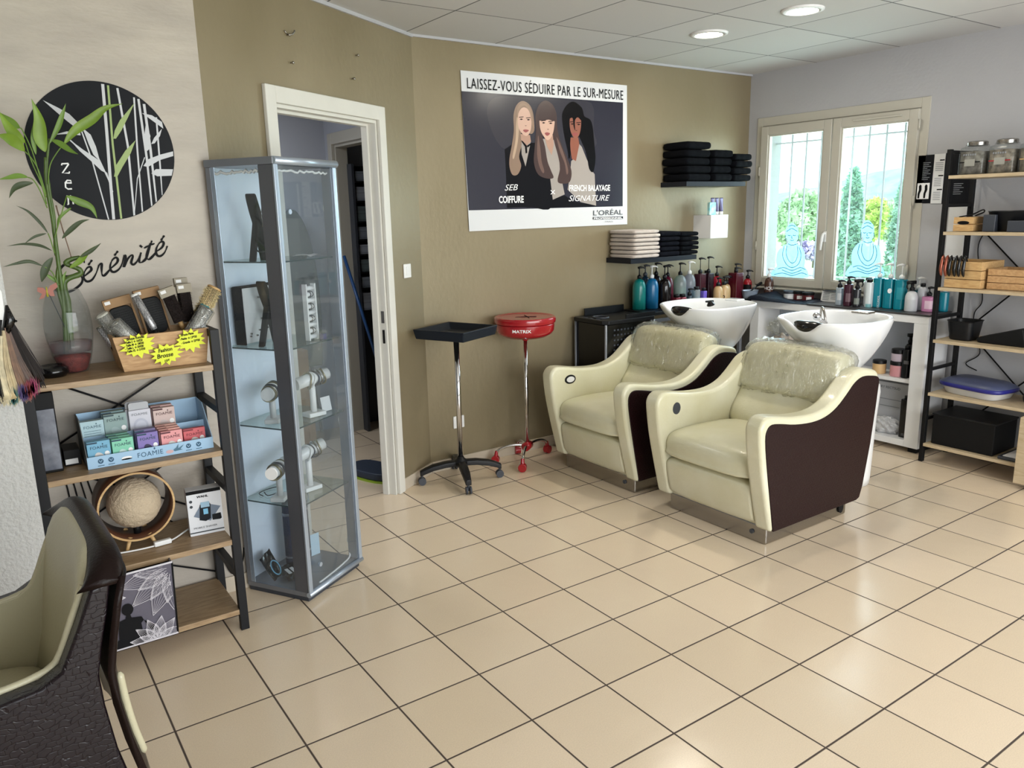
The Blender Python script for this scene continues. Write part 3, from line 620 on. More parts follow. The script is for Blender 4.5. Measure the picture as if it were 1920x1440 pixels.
prof = [(-.12,.44),(-.150,.56),(-.172,.70),(-.190,.80),(-.206,.875),(-.218,.915),(-.235,.930),(-.258,.925),(-.25,.80),(-.20,.44)]
sweep(prof, .244, lambda v, z: z-.045*abs(v)**6*max(0,min(1,(z-.82)/.1)), lambda v, z: .018*v*v, 'backrest', 'olive_leather')
b = B(); rows = []
for k in range(13):
    v = -1+2*k/12; rows.append([b.verts.new((x, v*.240, z+(.02*(1-v*v) if z > .45 else 0))) for x, z in ((-.15,.34),(-.15,.47),(.0,.495),(.2,.495),(.34,.48),(.37,.44),(.365,.36),(.34,.34))])
for a_, c_ in zip(rows, rows[1:]):
    for i in range(8): b.faces.new((a_[i],a_[(i+1)%8],c_[(i+1)%8],c_[i]))
b.faces.new(rows[0]); b.faces.new(rows[-1][::-1]); obj('seat', b, 'olive_leather', t, smooth=True, sub=2)
b = B(); bx(b, (-.24,-.28,.26), (.34,.28,.34)); obj('seat_frame', b, 'brown_leather', t, bevel=.01)
b = B(); tube(b, spline([(-.247,.285,.645),(-.252,.285,.57),(-.262,.283,.49),(-.278,.28,.41)], 5), [.003]+[.009]*14+[.003], 10); o = obj('back_stripe', b, 'olive_leather', t); o['label'] = 'cream stripe down the back edge'
b = B(); tube(b, [(0,0,.04),(0,0,.27)], .035, 24); lathe(b, [(.0,.0),(.30,.0),(.30,.012),(.08,.035),(.05,.05),(0,.05)], 48); obj('base', b, 'chrome', t)
# ================================================================== WALL THINGS
def tracer(ox, oy, s, **plane):
    """zoomed-detail coordinates of the photograph -> (u,v) in metres on a real wall plane"""
    def f(pts):
        out = []
        for x, y in pts:
            q = P(ox+x*s, oy+y*s, **plane); out.append((q.x, q.z) if 'y' in plane else (-q.y, q.z))
        return out
    return f
def wallpl(y, parent=None): return Pl((0,y,0), (1,0,0), (0,0,1), parent)          # faces -y
def winpl(x, parent=None): return Pl((x,0,0), (0,-1,0), (0,0,1), parent)          # faces -x
def fit(pl, name, body, uL, uR, v, h, m, lift=.0008, shear=0, bold=0, vR=None, space=1, parent=None):
    cu = bpy.data.curves.new('t', 'FONT'); cu.body = body; cu.size = h*1.38; cu.shear = shear; cu.offset = bold; cu.space_character = space
    to = bpy.data.objects.new('t', cu); me = bpy.data.meshes.new_from_object(to); w = max(p.co.x for p in me.vertices); bpy.data.objects.remove(to); bpy.data.meshes.remove(me)
    return pl.text(name, body, h, uL, v, m, lift, parent, xs=(uR-uL)/max(w,1e-6), shear=shear, bold=bold, space=space, rot=0 if vR is None else math.atan2(vR-v, uR-uL))
# --- zen disc
T1 = tracer(0, 120, .25, y=.244)
cen = Vector((.141,.2465,1.942))
t = thing('wall_disc', 'round dark navy bamboo sticker reading zen on the beige wall', 'wall sticker', cen)
b = B(); prism(b, ell(cen.x, cen.z, .259, .258, 96), .0015, (0,.2465,0), (1,0,0), (0,0,1)); obj('disc', b, mat('disc_navy', (12,16,26), .55, spec=.2), t, world=True)
pl = wallpl(.2448, t)
def clipd(polys):
    return [[((p[0]-cen.x)*min(1,.256/max(1e-6,math.hypot(p[0]-cen.x,p[1]-cen.z)))+cen.x, (p[1]-cen.z)*min(1,.256/max(1e-6,math.hypot(p[0]-cen.x,p[1]-cen.z)))+cen.z) for p in q] for q in polys]
k = .00053
stems = [([(770,150),(800,500),(830,900),(855,1175)], 20), ([(880,180),(960,620),(1010,1140)], 15), ([(1005,250),(1030,640),(1070,1110)], 12), ([(1038,262),(1100,700),(1145,1070)], 16), ([(1080,300),(1130,650),(1180,1040)], 18), ([(1172,400),(1200,750),(1220,985)], 12), ([(600,470),(690,720),(815,1172)], 9), ([(620,480),(750,730),(830,900)], 9), ([(525,570),(800,820),(845,960)], 9), ([(1085,700),(1030,860),(1010,1140)], 6)]
leaves = [[(320,270),(440,330),(520,375),(585,440),(570,480),(500,425),(440,375)], [(620,480),(680,530),(720,620),(750,730),(700,680),(665,600)], [(525,570),(620,640),(740,720),(800,820),(760,800),(680,725),(600,655)], [(410,530),(500,505),(600,512),(605,535),(500,525)], [(1075,765),(1110,715),(1200,680),(1305,655),(1300,690),(1200,720),(1110,772)], [(1135,820),(1170,788),(1300,790),(1300,842),(1180,842)], [(1135,600),(1155,555),(1215,485),(1200,540),(1160,595)], [(1065,368),(1140,385),(1215,435),(1225,485),(1150,430)], [(1095,440),(1128,540),(1118,640),(1100,655),(1080,560)]]
pol = []
for pts, w in stems: pol += stroke(T1(pts), w*k)
pl.polys('white_bamboo', clipd(pol+[T1(l) for l in leaves]), mat('sticker_grey', (196,198,202), .5))
pol = stroke(T1([(810,160),(845,600),(880,900),(912,1168)]), 14*k)+[T1([(850,560),(860,500),(900,420),(1010,290),(960,400),(910,500),(870,560)]), T1([(855,845),(870,760),(940,650),(1018,570),(980,670),(920,770),(880,845)])]
pl.polys('green_bamboo', clipd(pol), mat('sticker_green', (150,170,105), .5), .001)
pol = []
for s in ([(462,760),(464,748),(512,746),(514,752),(468,818),(520,818),(520,806)], [(484,892),(536,892),(530,874),(504,872),(490,890),(492,925),(510,938),(540,936)], [(500,990),(510,988),(514,1052),(505,1054)], [(512,1005),(530,988),(545,1000),(550,1052)]): pol += stroke(T1(s), 10*k)
pl.polys('zen_lettering', pol, 'white_ink', .0012)
# --- script lettering
T2 = tracer(0, 420, 1/4.5, y=.244); k = 1/4.5/1462*3.35
S = [([(712,330),(705,300),(660,290),(580,320),(515,370),(510,425),(560,440),(640,425),(692,450),(688,500),(630,550),(570,575),(500,572),(455,545),(447,520),(470,508)], 1.0),
 ([(700,450),(750,410),(772,385),(762,362),(735,372),(710,415),(708,458),(735,485),(775,472),(810,420),(836,345)], 1), ([(745,348),(778,303)], .9), ([(836,345),(858,335),(858,375),(862,425),(880,435),(915,400),(940,365)], 1),
 ([(935,375),(985,330),(995,298),(975,283),(945,310),(930,360),(942,398),(975,402),(1020,360),(1050,262)], 1), ([(965,268),(996,228)], .9), ([(1050,262),(1062,275),(1045,362),(1075,300),(1110,262),(1122,272),(1108,325),(1128,342),(1160,310),(1192,240)], 1),
 ([(1192,240),(1175,300),(1182,325),(1210,315),(1240,275),(1282,140)], 1), ([(1184,195),(1196,182)], 1.6), ([(1268,160),(1240,255),(1240,290),(1262,297),(1300,260),(1325,225)], 1), ([(1215,205),(1260,180),(1305,165)], .8), ([(1320,232),(1365,200),(1382,165),(1370,148),(1342,165),(1318,215),(1325,262),(1355,270),(1390,240),(1413,185)], 1), ([(1358,140),(1387,97)], .9)]
t = thing('wall_lettering', 'black handwritten word Sérénité stuck on the beige wall below the round sticker', 'wall lettering', (.17,.246,1.5))
pol = []
for pts, w in S:
    pts = [(p.x,p.y) for p in spline([(a_,c_,0) for a_, c_ in pts], 6)]; n = len(pts)
    ws = [k*w*(8+10*abs(math.sin(i/n*PI*2.2))) for i in range(n)]
    pol += stroke(T2(pts), ws)
wallpl(.2455, t).polys('script', pol, 'ink')
# --- poster
PX = tracer(840, 120, 1/4.5, y=1.13)
t = thing('poster', 'large hair salon poster with three women on the olive wall', 'poster', (3.02,1.13,2.05))
co = PX([(107,52),(1512,180),(1515,1352),(182,1412)])
b = B(); prism(b, co, .002, (0,1.135,0), (1,0,0), (0,0,1)); obj('sheet', b, mat('poster_white', (214,216,218), .32), t, world=True)
pl = wallpl(1.1325, t)
def pg(name, polys, rgb, l, rough=.3):
    return pl.polys(name, [PX([(p.x,p.y) for p in spline([(a_,c_,0) for a_, c_ in q[1]], 4, True)]) if q[0] == 's' else PX(q[1]) for q in polys], mat('poster_'+'_'.join(map(str,rgb)), rgb, rough), l*.0004)
pg('picture', [('p', [(115,228),(1478,325),(1476,1200),(177,1235)])], (42,42,54), 1, .22)
pg('picture_backdrop', [('s', [(400,280),(620,280),(780,300),(960,300),(1210,330),(1230,560),(1240,700),(950,800),(700,760),(450,700),(330,420)])], (52,51,60), 2, .22)
# the three women, painted shapes of the print
pg('jackets', [('p', [(480,720),(560,665),(640,700),(700,690),(760,1200),(500,1215),(490,900)]), ('s', [(660,700),(740,665),(880,700),(900,900),(880,1205),(720,1210),(640,1180),(640,900)]), ('p', [(860,1140),(990,1110),(1060,1160),(1230,1190),(1260,1200),(860,1212)])], (24,24,31), 3)
pg('shirts', [('p', [(618,650),(700,650),(690,700),(655,865),(622,760)]), ('p', [(800,630),(905,640),(940,800),(945,900),(985,1100),(885,1145),(855,900),(815,760)]), ('p', [(1040,820),(1060,800),(1100,665),(1130,700),(1170,800),(1215,900),(1238,930),(1250,1195),(1120,1165),(1010,1060),(1030,940)])], (160,152,146), 4)
pg('necks', [('p', [(612,590),(692,600),(700,655),(660,690),(615,640)]), ('p', [(808,590),(884,600),(892,680),(876,770),(838,700)]), ], (176,140,122), 6.4)
pg('dark_neck', [('p', [(1035,620),(1100,620),(1108,680),(1080,820),(1045,800),(1030,690)])], (140,84,66), 5)
pg('blonde_hair', [('s', [(628,312),(580,345),(553,430),(556,560),(540,680),(520,790),(520,870),(545,935),(590,930),(618,860),(600,780),(622,680),(612,600),(640,560),(700,590),(728,560),(726,470),(712,390),(680,335)])], (140,116,98), 4.5)
pg('blonde_hair_strand', [('s', [(590,390),(575,500),(570,640),(545,780),(560,790),(590,650),(600,500)])], (186,160,136), 5.5)
pg('brown_hair', [('s', [(820,308),(765,350),(738,440),(742,560),(732,700),(725,830),(760,930),(830,965),(890,960),(870,900),(840,820),(820,700),(800,600),(880,620),(905,690),(930,780),(945,880),(925,990),(980,1010),(1030,990),(1042,900),(1000,780),(950,660),(922,540),(915,420),(880,340)])], (66,48,46), 5.2)
pg('brown_hair_strand', [('s', [(760,600),(752,760),(770,860),(800,920),(812,900),(790,820),(780,720)]), ('s', [(915,620),(945,740),(985,840),(1000,930),(1015,900),(985,780),(940,660)])], (108,84,76), 6)
pg('black_hair', [('s', [(1060,318),(1005,345),(965,420),(970,520),(985,620),(1010,730),(1020,800),(1035,760),(1035,620),(1100,610),(1130,660),(1170,760),(1190,880),(1225,910),(1245,800),(1235,680),(1222,540),(1200,470),(1150,440),(1130,370)])], (17,16,20), 5.2)
pg('faces', [('s', [(640,365),(600,400),(588,480),(600,550),(640,600),(672,602),(697,560),(704,480),(690,400)]), ('s', [(780,440),(772,500),(785,570),(822,630),(850,640),(880,600),(896,530),(895,450),(840,420)])], (206,170,152), 7)
pg('dark_face', [('s', [(1035,440),(1026,500),(1035,570),(1060,620),(1085,625),(1110,590),(1122,520),(1118,450),(1080,425)])], (142,88,72), 7)
pg('fringe', [('s', [(770,400),(765,470),(800,478),(850,470),(905,480),(905,400),(850,350),(800,350)])], (62,45,44), 8)
pg('curls', [('s', [(1020,400),(1018,460),(1050,455),(1058,520),(1072,560),(1070,480),(1095,450),(1130,480),(1135,420),(1090,380)])], (17,16,20), 8)
pg('blonde_parting', [('s', [(640,350),(600,385),(588,450),(580,440),(585,370),(628,330),(690,370),(715,470),(722,540),(706,500),(692,420),(668,375)])], (152,126,106), 8)
ft = []
for cx, cy, s, dy in ((648,470,1,0), (836,500,1,.07), (1075,510,.9,.05)):
    for sg in (-1, 1):
        ft += [('p', [(cx+sg*30*s-15,cy-2+sg*2),(cx+sg*30*s,cy-8+sg*2),(cx+sg*30*s+15,cy-2+sg*2),(cx+sg*30*s,cy+5+sg*2)]), ('p', [(cx+sg*30*s-20,cy-20+sg*3),(cx+sg*30*s+18,cy-24+sg*3),(cx+sg*30*s+18,cy-18+sg*3),(cx+sg*30*s-20,cy-14+sg*3)])]
    ft += [('p', [(cx-3,cy+48),(cx+10,cy+50),(cx+18,cy+46),(cx+8,cy+55)])]
pg('eyes_and_brows', ft, (52,38,38), 9)
pg('lips', [('s', [(632,560),(652,552),(682,560),(655,578)]), ('s', [(815,585),(836,577),(860,587),(836,607)]), ('s', [(1048,590),(1070,580),(1095,590),(1070,608)])], (150,78,78), 9)
pg('bow_tie', [('p', [(618,650),(628,648),(665,690),(668,750),(655,755),(650,700)]), ('p', [(665,690),(700,665),(705,675),(672,705)])], (16,16,20), 9)
def uv(x, y): return PX([(x,y)])[0]
def line(name, body, x0, y0, x1, y1, hz, m, **k):
    a, c = uv(x0,y0), uv(x1,y1); return fit(pl, name, body, a[0], c[0], a[1], hz, m, lift=.0045, vR=c[1], **k)
pz = .00071
line('headline', 'LAISSEZ-VOUS SÉDUIRE PAR LE SUR-MESURE', 157,205, 1477,303, 92*pz, 'ink', bold=0, space=1.1)
line('name_line', 'SEB', 473,1068, 590,1064, 56*pz, 'white_ink', shear=.35)
line('name_line', 'COIFFURE', 428,1172, 638,1168, 62*pz, 'white_ink', bold=.0018)
line('cross_mark', 'x', 863,1100, 905,1098, 62*pz, 'white_ink')
line('range_line', 'FRENCH BALAYAGE', 1020,1072, 1366,1068, 58*pz, 'white_ink', bold=.0016)
line('range_line', 'SIGNATURE', 1013,1158, 1362,1152, 58*pz, 'white_ink', shear=.35)
line('brand_line', "L'ORÉAL", 1220,1278, 1472,1270, 52*pz, 'ink_soft')
pg('brand_band', [('p', [(1222,1292),(1476,1286),(1476,1306),(1222,1312)])], (40,48,58), 9)
line('brand_line', 'PROFESSIONNEL', 1228,1309, 1470,1304, 16*pz, 'white_ink', bold=.0006)
line('brand_line', 'PARIS', 1322,1336, 1390,1334, 14*pz, 'grey_ink')
# --- wall hooks, switch, socket
for px, py, lab, big in ((538,66,'bent metal hook in the olive wall near the ceiling, above the door',True), (545,118,'small metal screw in the olive wall, below the bent hook',False), (667,104,'tiny screw in the olive wall, upper one right of the door top',False), (660,148,'small screw in the olive wall just above the door casing',False)):
    d = _f+(px-960)/FPX*_r-(py-720)/FPX*_u; tt = ((A0-CAMP).dot(DN))/d.dot(DN); q = CAMP+tt*d
    t = thing('wall_hook', lab, 'hook', q, math.atan2(DU.y, DU.x)); b = B(); tube(b, [(0,0,0),(0,-.014,0)], .0035, 8); bmesh.ops.create_uvsphere(b, u_segments=10, v_segments=8, radius=.007, matrix=Matrix.Translation((0,-.014,0)))
    if big: tube(b, spline([(0,-.012,0),(.012,-.02,.004),(.026,-.022,.016),(.03,-.022,.024)], 4), .004, 8); tube(b, [(0,-.006,0),(-.022,-.004,.016)], .003, 8)
    obj('screw', b, 'steel', t, smooth=True)
q = A0+DU*1.517; ang = math.atan2(DU.y, DU.x)
t = thing('light_switch', 'white light switch on the olive wall right of the open doorway', 'light switch', (q.x,q.y,1.344), ang)
boxobj('plate', (-.040,-.010,-.042), (.040,0,.042), 'white_plastic', t, bevel=.004); boxobj('rocker', (-.018,-.014,-.026), (.018,-.009,.026), 'white_plastic', t, bevel=.002)
t = thing('wall_socket', 'white wall socket low on the olive wall behind the black tray stand', 'socket', (2.206,1.14,.313))
boxobj('plate', (-.042,-.010,-.042), (.042,0,.042), 'white_plastic', t, bevel=.005); b = B(); prism(b, ell(0,0,.02,.02,24), .003, (0,-.0095,0), (1,0,0), (0,0,1)); obj('outlet', b, 'grey_ink', t)
# --- shelves with towels
def towel(bm, w, d, h, seed):
    """one folded towel: stacked fold with rounded front edge, local origin at base centre-back"""
    rnd = random.Random(seed); nx, ny = 12, 3; rows = []
    prof = [(0,0)]
    pf = [(-d/2,h*.12),(-d/2-.004,h*.5),(-d/2,h*.86),(-d/2+.012,h),(0,h*.97),(d/2-.012,h),(d/2,h*.86),(d/2+.003,h*.5),(d/2,h*.12),(d/2-.012,0),(0,h*.03),(-d/2+.012,0)]
    for i in range(nx+1):
        u = -1+2*i/nx; x = u*w/2; e = 1-.22*abs(u)**10; wob = .0022*math.sin(i*1.7+seed); rows.append([bm.verts.new((x+rnd.uniform(-.001,.001), y*(1-.02*abs(u)**6)+wob, z*e+h*(1-e)/2+.0015*math.sin(i*2.1+k*1.3+seed))) for k, (y, z) in enumerate(pf)])
    for a_, c_ in zip(rows, rows[1:]):
        for k in range(len(pf)):
            bm.faces.new((a_[k],a_[(k+1)%len(pf)],c_[(k+1)%len(pf)],c_[k]))
    bm.faces.new(rows[0]); bm.faces.new(rows[-1][::-1])
    # the fold lines seen at the ends and the front
NUM = ['bottom','second from the bottom','third from the bottom','fourth from the bottom','fifth from the bottom','sixth from the bottom','seventh from the bottom','top']
def stack(x, y, z, n, w, d, h, m, desc, where, group, seed, rot=0):
    for k in range(n):
        b = B(); towel(b, w, d, h*.98, seed*10+k); o = obj('folded_towel', b, m, smooth=True, sub=1)
        o.location = (x+.004*math.sin(seed+k*2.1), y+.005*math.cos(seed*2+k*1.7), z+k*h+.001); o.rotation_euler = (0,0,rot+.03*math.sin(seed+3*k))
        pos = 'topmost' if k == n-1 else ('lowest' if k == 0 else {1:'second up',2:'third up',3:'fourth up',4:'fifth up',5:'sixth up',6:'seventh up'}[k])
        tag(o, '%s, %s of the %s' % (desc, pos, where), 'towel', group)
def wshelf(x0, x1, z, label):
    t = thing('wall_shelf', label, 'shelf', ((x0+x1)/2,1.14,z)); w = (x1-x0)/2
    boxobj('board', (-w,-.262,0), (w,0,.035), mat('shelf_black', (38,42,52), .4), t, bevel=.002)
wshelf(4.06, 4.72, 1.832, 'upper dark floating shelf in the corner stacked with black towels')
wshelf(3.515, 4.19, 1.297, 'lower dark floating shelf with beige and black towels')
z = 1.868
stack(4.19, 1.005, z, 5, .27, .25, .057, 'black_towel', 'black folded towel', 'left stack on the upper shelf', 'black towels on the upper wall shelf', 1)
stack(4.455, 1.005, z, 4, .22, .25, .058, 'black_towel', 'black folded towel', 'middle stack on the upper shelf', 'black towels on the upper wall shelf', 2)
stack(4.68, .995, z, 4, .21, .25, .052, 'black_towel', 'black folded towel', 'right stack on the upper shelf by the window', 'black towels on the upper wall shelf', 3)
z = 1.333
stack(3.655, .99, z, 7, .265, .27, .0285, 'beige_towel', 'beige folded towel', 'left stack on the lower shelf', 'beige towels on the lower wall shelf', 4)
stack(3.905, 1.0, z, 5, .215, .25, .036, 'navy', 'dark folded towel', 'middle stack on the lower shelf', 'dark towels on the lower wall shelf', 5)
stack(4.115, 1.0, z, 5, .20, .25, .034, 'black_towel', 'dark folded towel', 'right stack on the lower shelf', 'dark towels on the lower wall shelf', 6)
t = thing('cube_shelf', 'small white cube shelf on the wall below the upper towels', 'shelf', (4.53,1.14,1.44))
boxobj('cube', (-.10,-.18,0), (.10,0,.178), 'white', t, bevel=.002)
t = thing('gift_card_box', 'small turquoise patterned box on the white cube shelf', 'box', (4.462,.985,1.619)); boxobj('carton', (-.035,-.012,0), (.035,.012,.095), mat('aqua_pattern', (80,180,196), .4, noise=.9, nscale=30, rgb2=(200,225,215)), t, bevel=.001)
for i, lab in enumerate(('left','middle','right')):
    t = thing('cream_tube', '%s of the three lilac grey tubes standing on the white cube shelf' % lab, 'tube', (4.505+i*.050,1.015,1.619), 0, 'lilac tubes on the cube shelf')
    b = B(); n = 10; rings = []
    for k in range(n+1):
        f = k/n; z_ = .025+.105*f; ry = .017*(1-f)+.001; rx = .017+.005*f
        rings.append([b.verts.new((rx*math.cos(a), ry*math.sin(a), z_)) for a in [2*PI*q/20 for q in range(20)]])
    for a_, c_ in zip(rings, rings[1:]):
        for q in range(20): b.faces.new((a_[q],a_[(q+1)%20],c_[(q+1)%20],c_[q]))
    b.faces.new(rings[0]); b.faces.new(rings[-1]); obj('tube_body', b, mat('lilac_tube', (92,86,118), .3, metal=.3), t, smooth=True)
    b = B(); lathe(b, [(.016,0),(.0165,.026)], 20); obj('cap', b, 'white_plastic', t)
# --- buddha stickers on the window panes
T3 = tracer(1400, 170, .2708, x=5.044)
bm_ = bpy.data.materials.new('sticker_film'); bm_.use_nodes = True; nt_ = bm_.node_tree; nt_.nodes.clear()
_o = nt_.nodes.new('ShaderNodeOutputMaterial'); _t = nt_.nodes.new('ShaderNodeBsdfTransparent'); _l = nt_.nodes.new('ShaderNodeBsdfTranslucent'); _m = nt_.nodes.new('ShaderNodeMixShader'); _m.inputs[0].default_value = .78
_t.inputs[0].default_value = s2l((190,220,235))+(1,); _l.inputs[0].default_value = s2l((112,162,188))+(1,); nt_.links.new(_t.outputs[0], _m.inputs[1]); nt_.links.new(_l.outputs[0], _m.inputs[2]); nt_.links.new(_m.outputs[0], _o.inputs[0]); bl = mat('sticker_line', (96,150,178), .6)
def buddha(dx, dy, s, label):
    def q(pts): return T3([(330+(x-315)*s+dx, 1290+(y-1290)*s+dy) for x, y in pts])
    t = thing('window_sticker', label, 'window sticker', (5.044,-q([(315,1100)])[0][0],q([(315,1100)])[0][1])); pl = winpl(5.0465, t)
    body = [(165,1285),(185,1240),(210,1215),(205,1180),(215,1120),(250,1075),(285,1060),(288,1040),(272,1010),(274,960),(290,935),(305,918),(325,918),(342,935),(358,960),(358,1015),(345,1045),(350,1062),(385,1085),(402,1130),(405,1190),(400,1215),(420,1245),(428,1275),(420,1295),(330,1300),(200,1298)]
    pl.polys('figure', [q([(p.x,p.y) for p in spline([(a_,c_,0) for a_, c_ in body], 4, True)])], bm_, .0005)
    L_ = []
    for s_ in ([(215,1235),(260,1225),(315,1245),(370,1225),(410,1240)], [(190,1275),(250,1262),(315,1280),(380,1262),(420,1275)], [(262,1080),(250,1140),(275,1200),(315,1225),(360,1200),(378,1140),(365,1085)], [(280,1075),(275,1130),(295,1180),(318,1195)], [(352,1075),(356,1130),(340,1180),(318,1195)], [(285,1000),(296,1004),(306,1000)], [(322,1000),(334,1004),(344,1000)], [(314,1002),(312,1020),(320,1022)], [(304,1034),(316,1038),(328,1034)], [(278,975),(315,955),(352,975)], [(292,940),(316,932),(340,942)], [(288,1060),(315,1070),(348,1062)], [(272,1000),(268,1030),(276,1042)], [(358,1000),(362,1030),(352,1042)], [(245,1240),(300,1262),(330,1262),(385,1240)]):
        L_ += stroke(q([(p.x,p.y) for p in spline([(a_,c_,0) for a_, c_ in s_], 4)]), .0055)
    pl.polys('drawn_lines', L_, bl, .0012)
buddha(-17, 0, 1.0, 'pale blue seated buddha sticker on the left window pane')
buddha(506, -12, 1.02, 'pale blue seated buddha sticker on the right window pane')
# ================================================================== LEFT SHELVING UNIT AND WHAT STANDS ON IT
t = thing('shelving_unit', 'industrial shelving unit with oak boards and dark metal frame against the beige wall', 'shelf', (.08,.03,0))
for x in (-.245, .39):
    for y0 in (-.14, .20):
        b = B(); bx(b, (x-.017,y0,0), (x+.017,y0+.028,1.265)); obj('upright', b, 'black_metal', t, world=True, bevel=.002)
    for z in (1.237, .93, .60, .23):
        b = B(); bx(b, (x-.014,-.112,z), (x+.014,.20,z+.028)); obj('rung', b, 'black_metal', t, world=True)
for z in (1.13, .785, .405, .095):
    b = B(); bx(b, (-.228,-.137,z-.022), (.378,.222,z)); obj('board', b, 'oak', t, world=True, bevel=.0015)
for z0, z1 in ((.78,1.12), (.41,.76), (.12,.40)):
    b = B(); tube(b, [(-.235,.226,z0),(.385,.226,z1)], .004, 8); obj('brace', b, 'black_metal', t, world=True)
    b = B(); tube(b, [(-.235,.232,z1),(.385,.232,z0)], .004, 8); obj('brace', b, 'black_metal', t, world=True)
# wooden brush box with flared sides
Z = 1.13
t = thing('brush_box', 'flared wooden box full of hair brushes on the top left shelf', 'box', (.22,.02,Z))
def slab(b, p, q, r, s, th):
    p, q, r, s = map(Vector, (p,q,r,s)); n = (q-p).cross(s-p).normalized()*th
    a = [b.verts.new(v) for v in (p,q,r,s)]; c = [b.verts.new(v+n) for v in (p,q,r,s)]
    b.faces.new(a[::-1]); b.faces.new(c)
    for i in range(4): b.faces.new((a[i],a[(i+1)%4],c[(i+1)%4],c[i]))
fl, fr, tl, tr_ = (.072,-.072,Z+.001), (.366,-.072,Z+.001), (.045,-.085,Z+.133), (.384,-.085,Z+.137)
b = B(); slab(b, fl, fr, tr_, tl, -.009); obj('front_panel', b, 'box_wood', t, world=True)
b = B(); slab(b, (.072,.10,Z+.001), (.366,.10,Z+.001), (.384,.115,Z+.137), (.045,.115,Z+.133), .009); obj('back_panel', b, 'box_wood', t, world=True)
b = B(); slab(b, (.072,-.07,Z+.001), (.072,.10,Z+.001), (.045,.115,Z+.133), (.045,-.083,Z+.133), .009); obj('side_panel', b, 'box_wood', t, world=True)
b = B(); slab(b, (.366,-.07,Z+.001), (.366,.10,Z+.001), (.384,.115,Z+.137), (.384,-.083,Z+.137), -.009); obj('side_panel', b, 'white_matte', t, world=True)
boxobj('bottom_panel', (.074,-.068,Z+.001), (.364,.10,Z+.008), 'box_wood', t, world=True)
# yellow starburst price tags
def star(px, py, rw, rh, lines, label, seed):
    c = P(px, py, y=-.098); t = thing('price_tag', label, 'price tag', (c.x,-.096,c.z), 0, 'yellow star price tags'); rnd = random.Random(seed)
    n = 13; pts = []
    for k in range(2*n):
        a = PI*k/n; r = (1.0+.25*rnd.random()) if k%2 == 0 else .78
        pts.append((c.x+rw*r*math.cos(a), c.z+rh*r*math.sin(a)+.05*rw*math.cos(a)))
    b = B(); prism(b, pts, .0012, (0,-.0955,0), (1,0,0), (0,0,1)); obj('card', b, 'yellow', t, world=True)
    pl = wallpl(-.0975, t)
    for i, (s, u0, v0, h, w) in enumerate(lines): pl.text('handwriting', s, h, c.x+u0, c.z+v0, 'ink', .0006, xs=w, rot=.09, shear=.2, bold=.0004)
star(259, 648, .056, .042, [('Brosse Rondes',-.036,.022,.010,.72), ('- Taille S → 16€50',-.046,.010,.008,.75), ('- Taille M → 18€00',-.046,-.001,.008,.75), ('- Taille L → 20€00',-.045,-.012,.008,.75), ('- Taille XL → 21€50',-.044,-.023,.008,.72)], 'yellow star card with four size prices, left on the brush box', 1)
star(312, 664, .052, .038, [('Fashion',-.027,.008,.014,.85), ('Brosse',-.034,-.014,.016,.95), ('15€',-.010,-.030,.009,.9)], 'yellow star card reading Fashion Brosse, middle of the brush box', 2)
star(357, 638, .052, .040, [('. Brosse Plates',-.036,.018,.009,.7), ('- Petite → 13€50',-.038,.003,.0085,.75), ('- Grande → 22€00',-.034,-.012,.0085,.75)], 'yellow star card with two prices, right corner of the brush box', 3)
# brushes
def rod_basis(p0, p1):
    p0, p1 = Vector(p0), Vector(p1); u, w, d = frame_of(p1-p0); return p0, (p1-p0).length, u, w, d
def round_brush(p0, p1, r, label, m, bristle=None, cover=False, ha='black_plastic', cap='steel'):
    """p0 handle end inside the box, p1 tip of the barrel"""
    o, L_, u, w, d = rod_basis(p0, p1); t = thing('round_brush', label, 'hair brush', o)
    b = B(); tube(b, [o, o+d*L_*.35, o+d*L_*.45], [.008,.010,.009], 14); obj('handle', b, ha, t, world=True)
    b = B(); tube(b, [o+d*L_*.45, o+d*L_*.5, o+d*L_*.97], [r*.8,r,r], 28); obj('barrel', b, m, t, world=True, smooth=True)
    b = B(); tube(b, [o+d*L_*.97, o+d*L_*.985, o+d*L_], [r*1.05,r*1.05,r*.8], 28); obj('end_cap', b, cap, t, world=True)
    if bristle:
        b = B(); rnd = random.Random(int(r*1e5))
        for k in range(420):
            a = rnd.uniform(0, 2*PI); f = .5+.46*rnd.random(); q = o+d*L_*f; n = math.cos(a)*u+math.sin(a)*w; e = q+n*(r+.011)
            s = d*.0012; b.faces.new([b.verts.new(v) for v in (q+n*r-s, q+n*r+s, e)])
        obj('bristles', b, bristle, t, world=True, fix=False)
    if cover:
        b = B(); tube(b, [o+d*L_*.42, o+d*L_*.5, o+d*L_*.99, o+d*L_*1.02], [r*1.1,r*1.32,r*1.3,r*.8], 28); obj('plastic_sleeve', b, 'film', t, world=True, smooth=True)
sil = perfmat('perforated_aluminium', (178,178,180), 190); wdb = perfmat('perforated_wood', (206,184,140), 190)
def q_(px, py, y): return P(px, py, y=y)
round_brush((.13,.03,1.15), q_(190,589,.02), .021, 'silver perforated round brush in clear sleeve, topmost of the two lying at the left', sil, cover=True, cap='white_plastic')
round_brush((.19,-.035,1.15), q_(213,605,-.045), .022, 'silver perforated round brush in clear sleeve, lowest at the left front', sil, cover=True)
round_brush((.09,.06,1.15), q_(186,612,.05), .013, 'thin silver round brush peeping out behind the two sleeved ones', sil)
round_brush((.245,-.03,1.16), q_(251,551,-.01), .0135, 'slim silver perforated round brush standing upright in the middle of the box', sil, cap='white_plastic')
round_brush((.27,-.02,1.16), q_(390,578,-.03), .024, 'silver round brush in torn film leaning right out of the box', sil, cover=True)
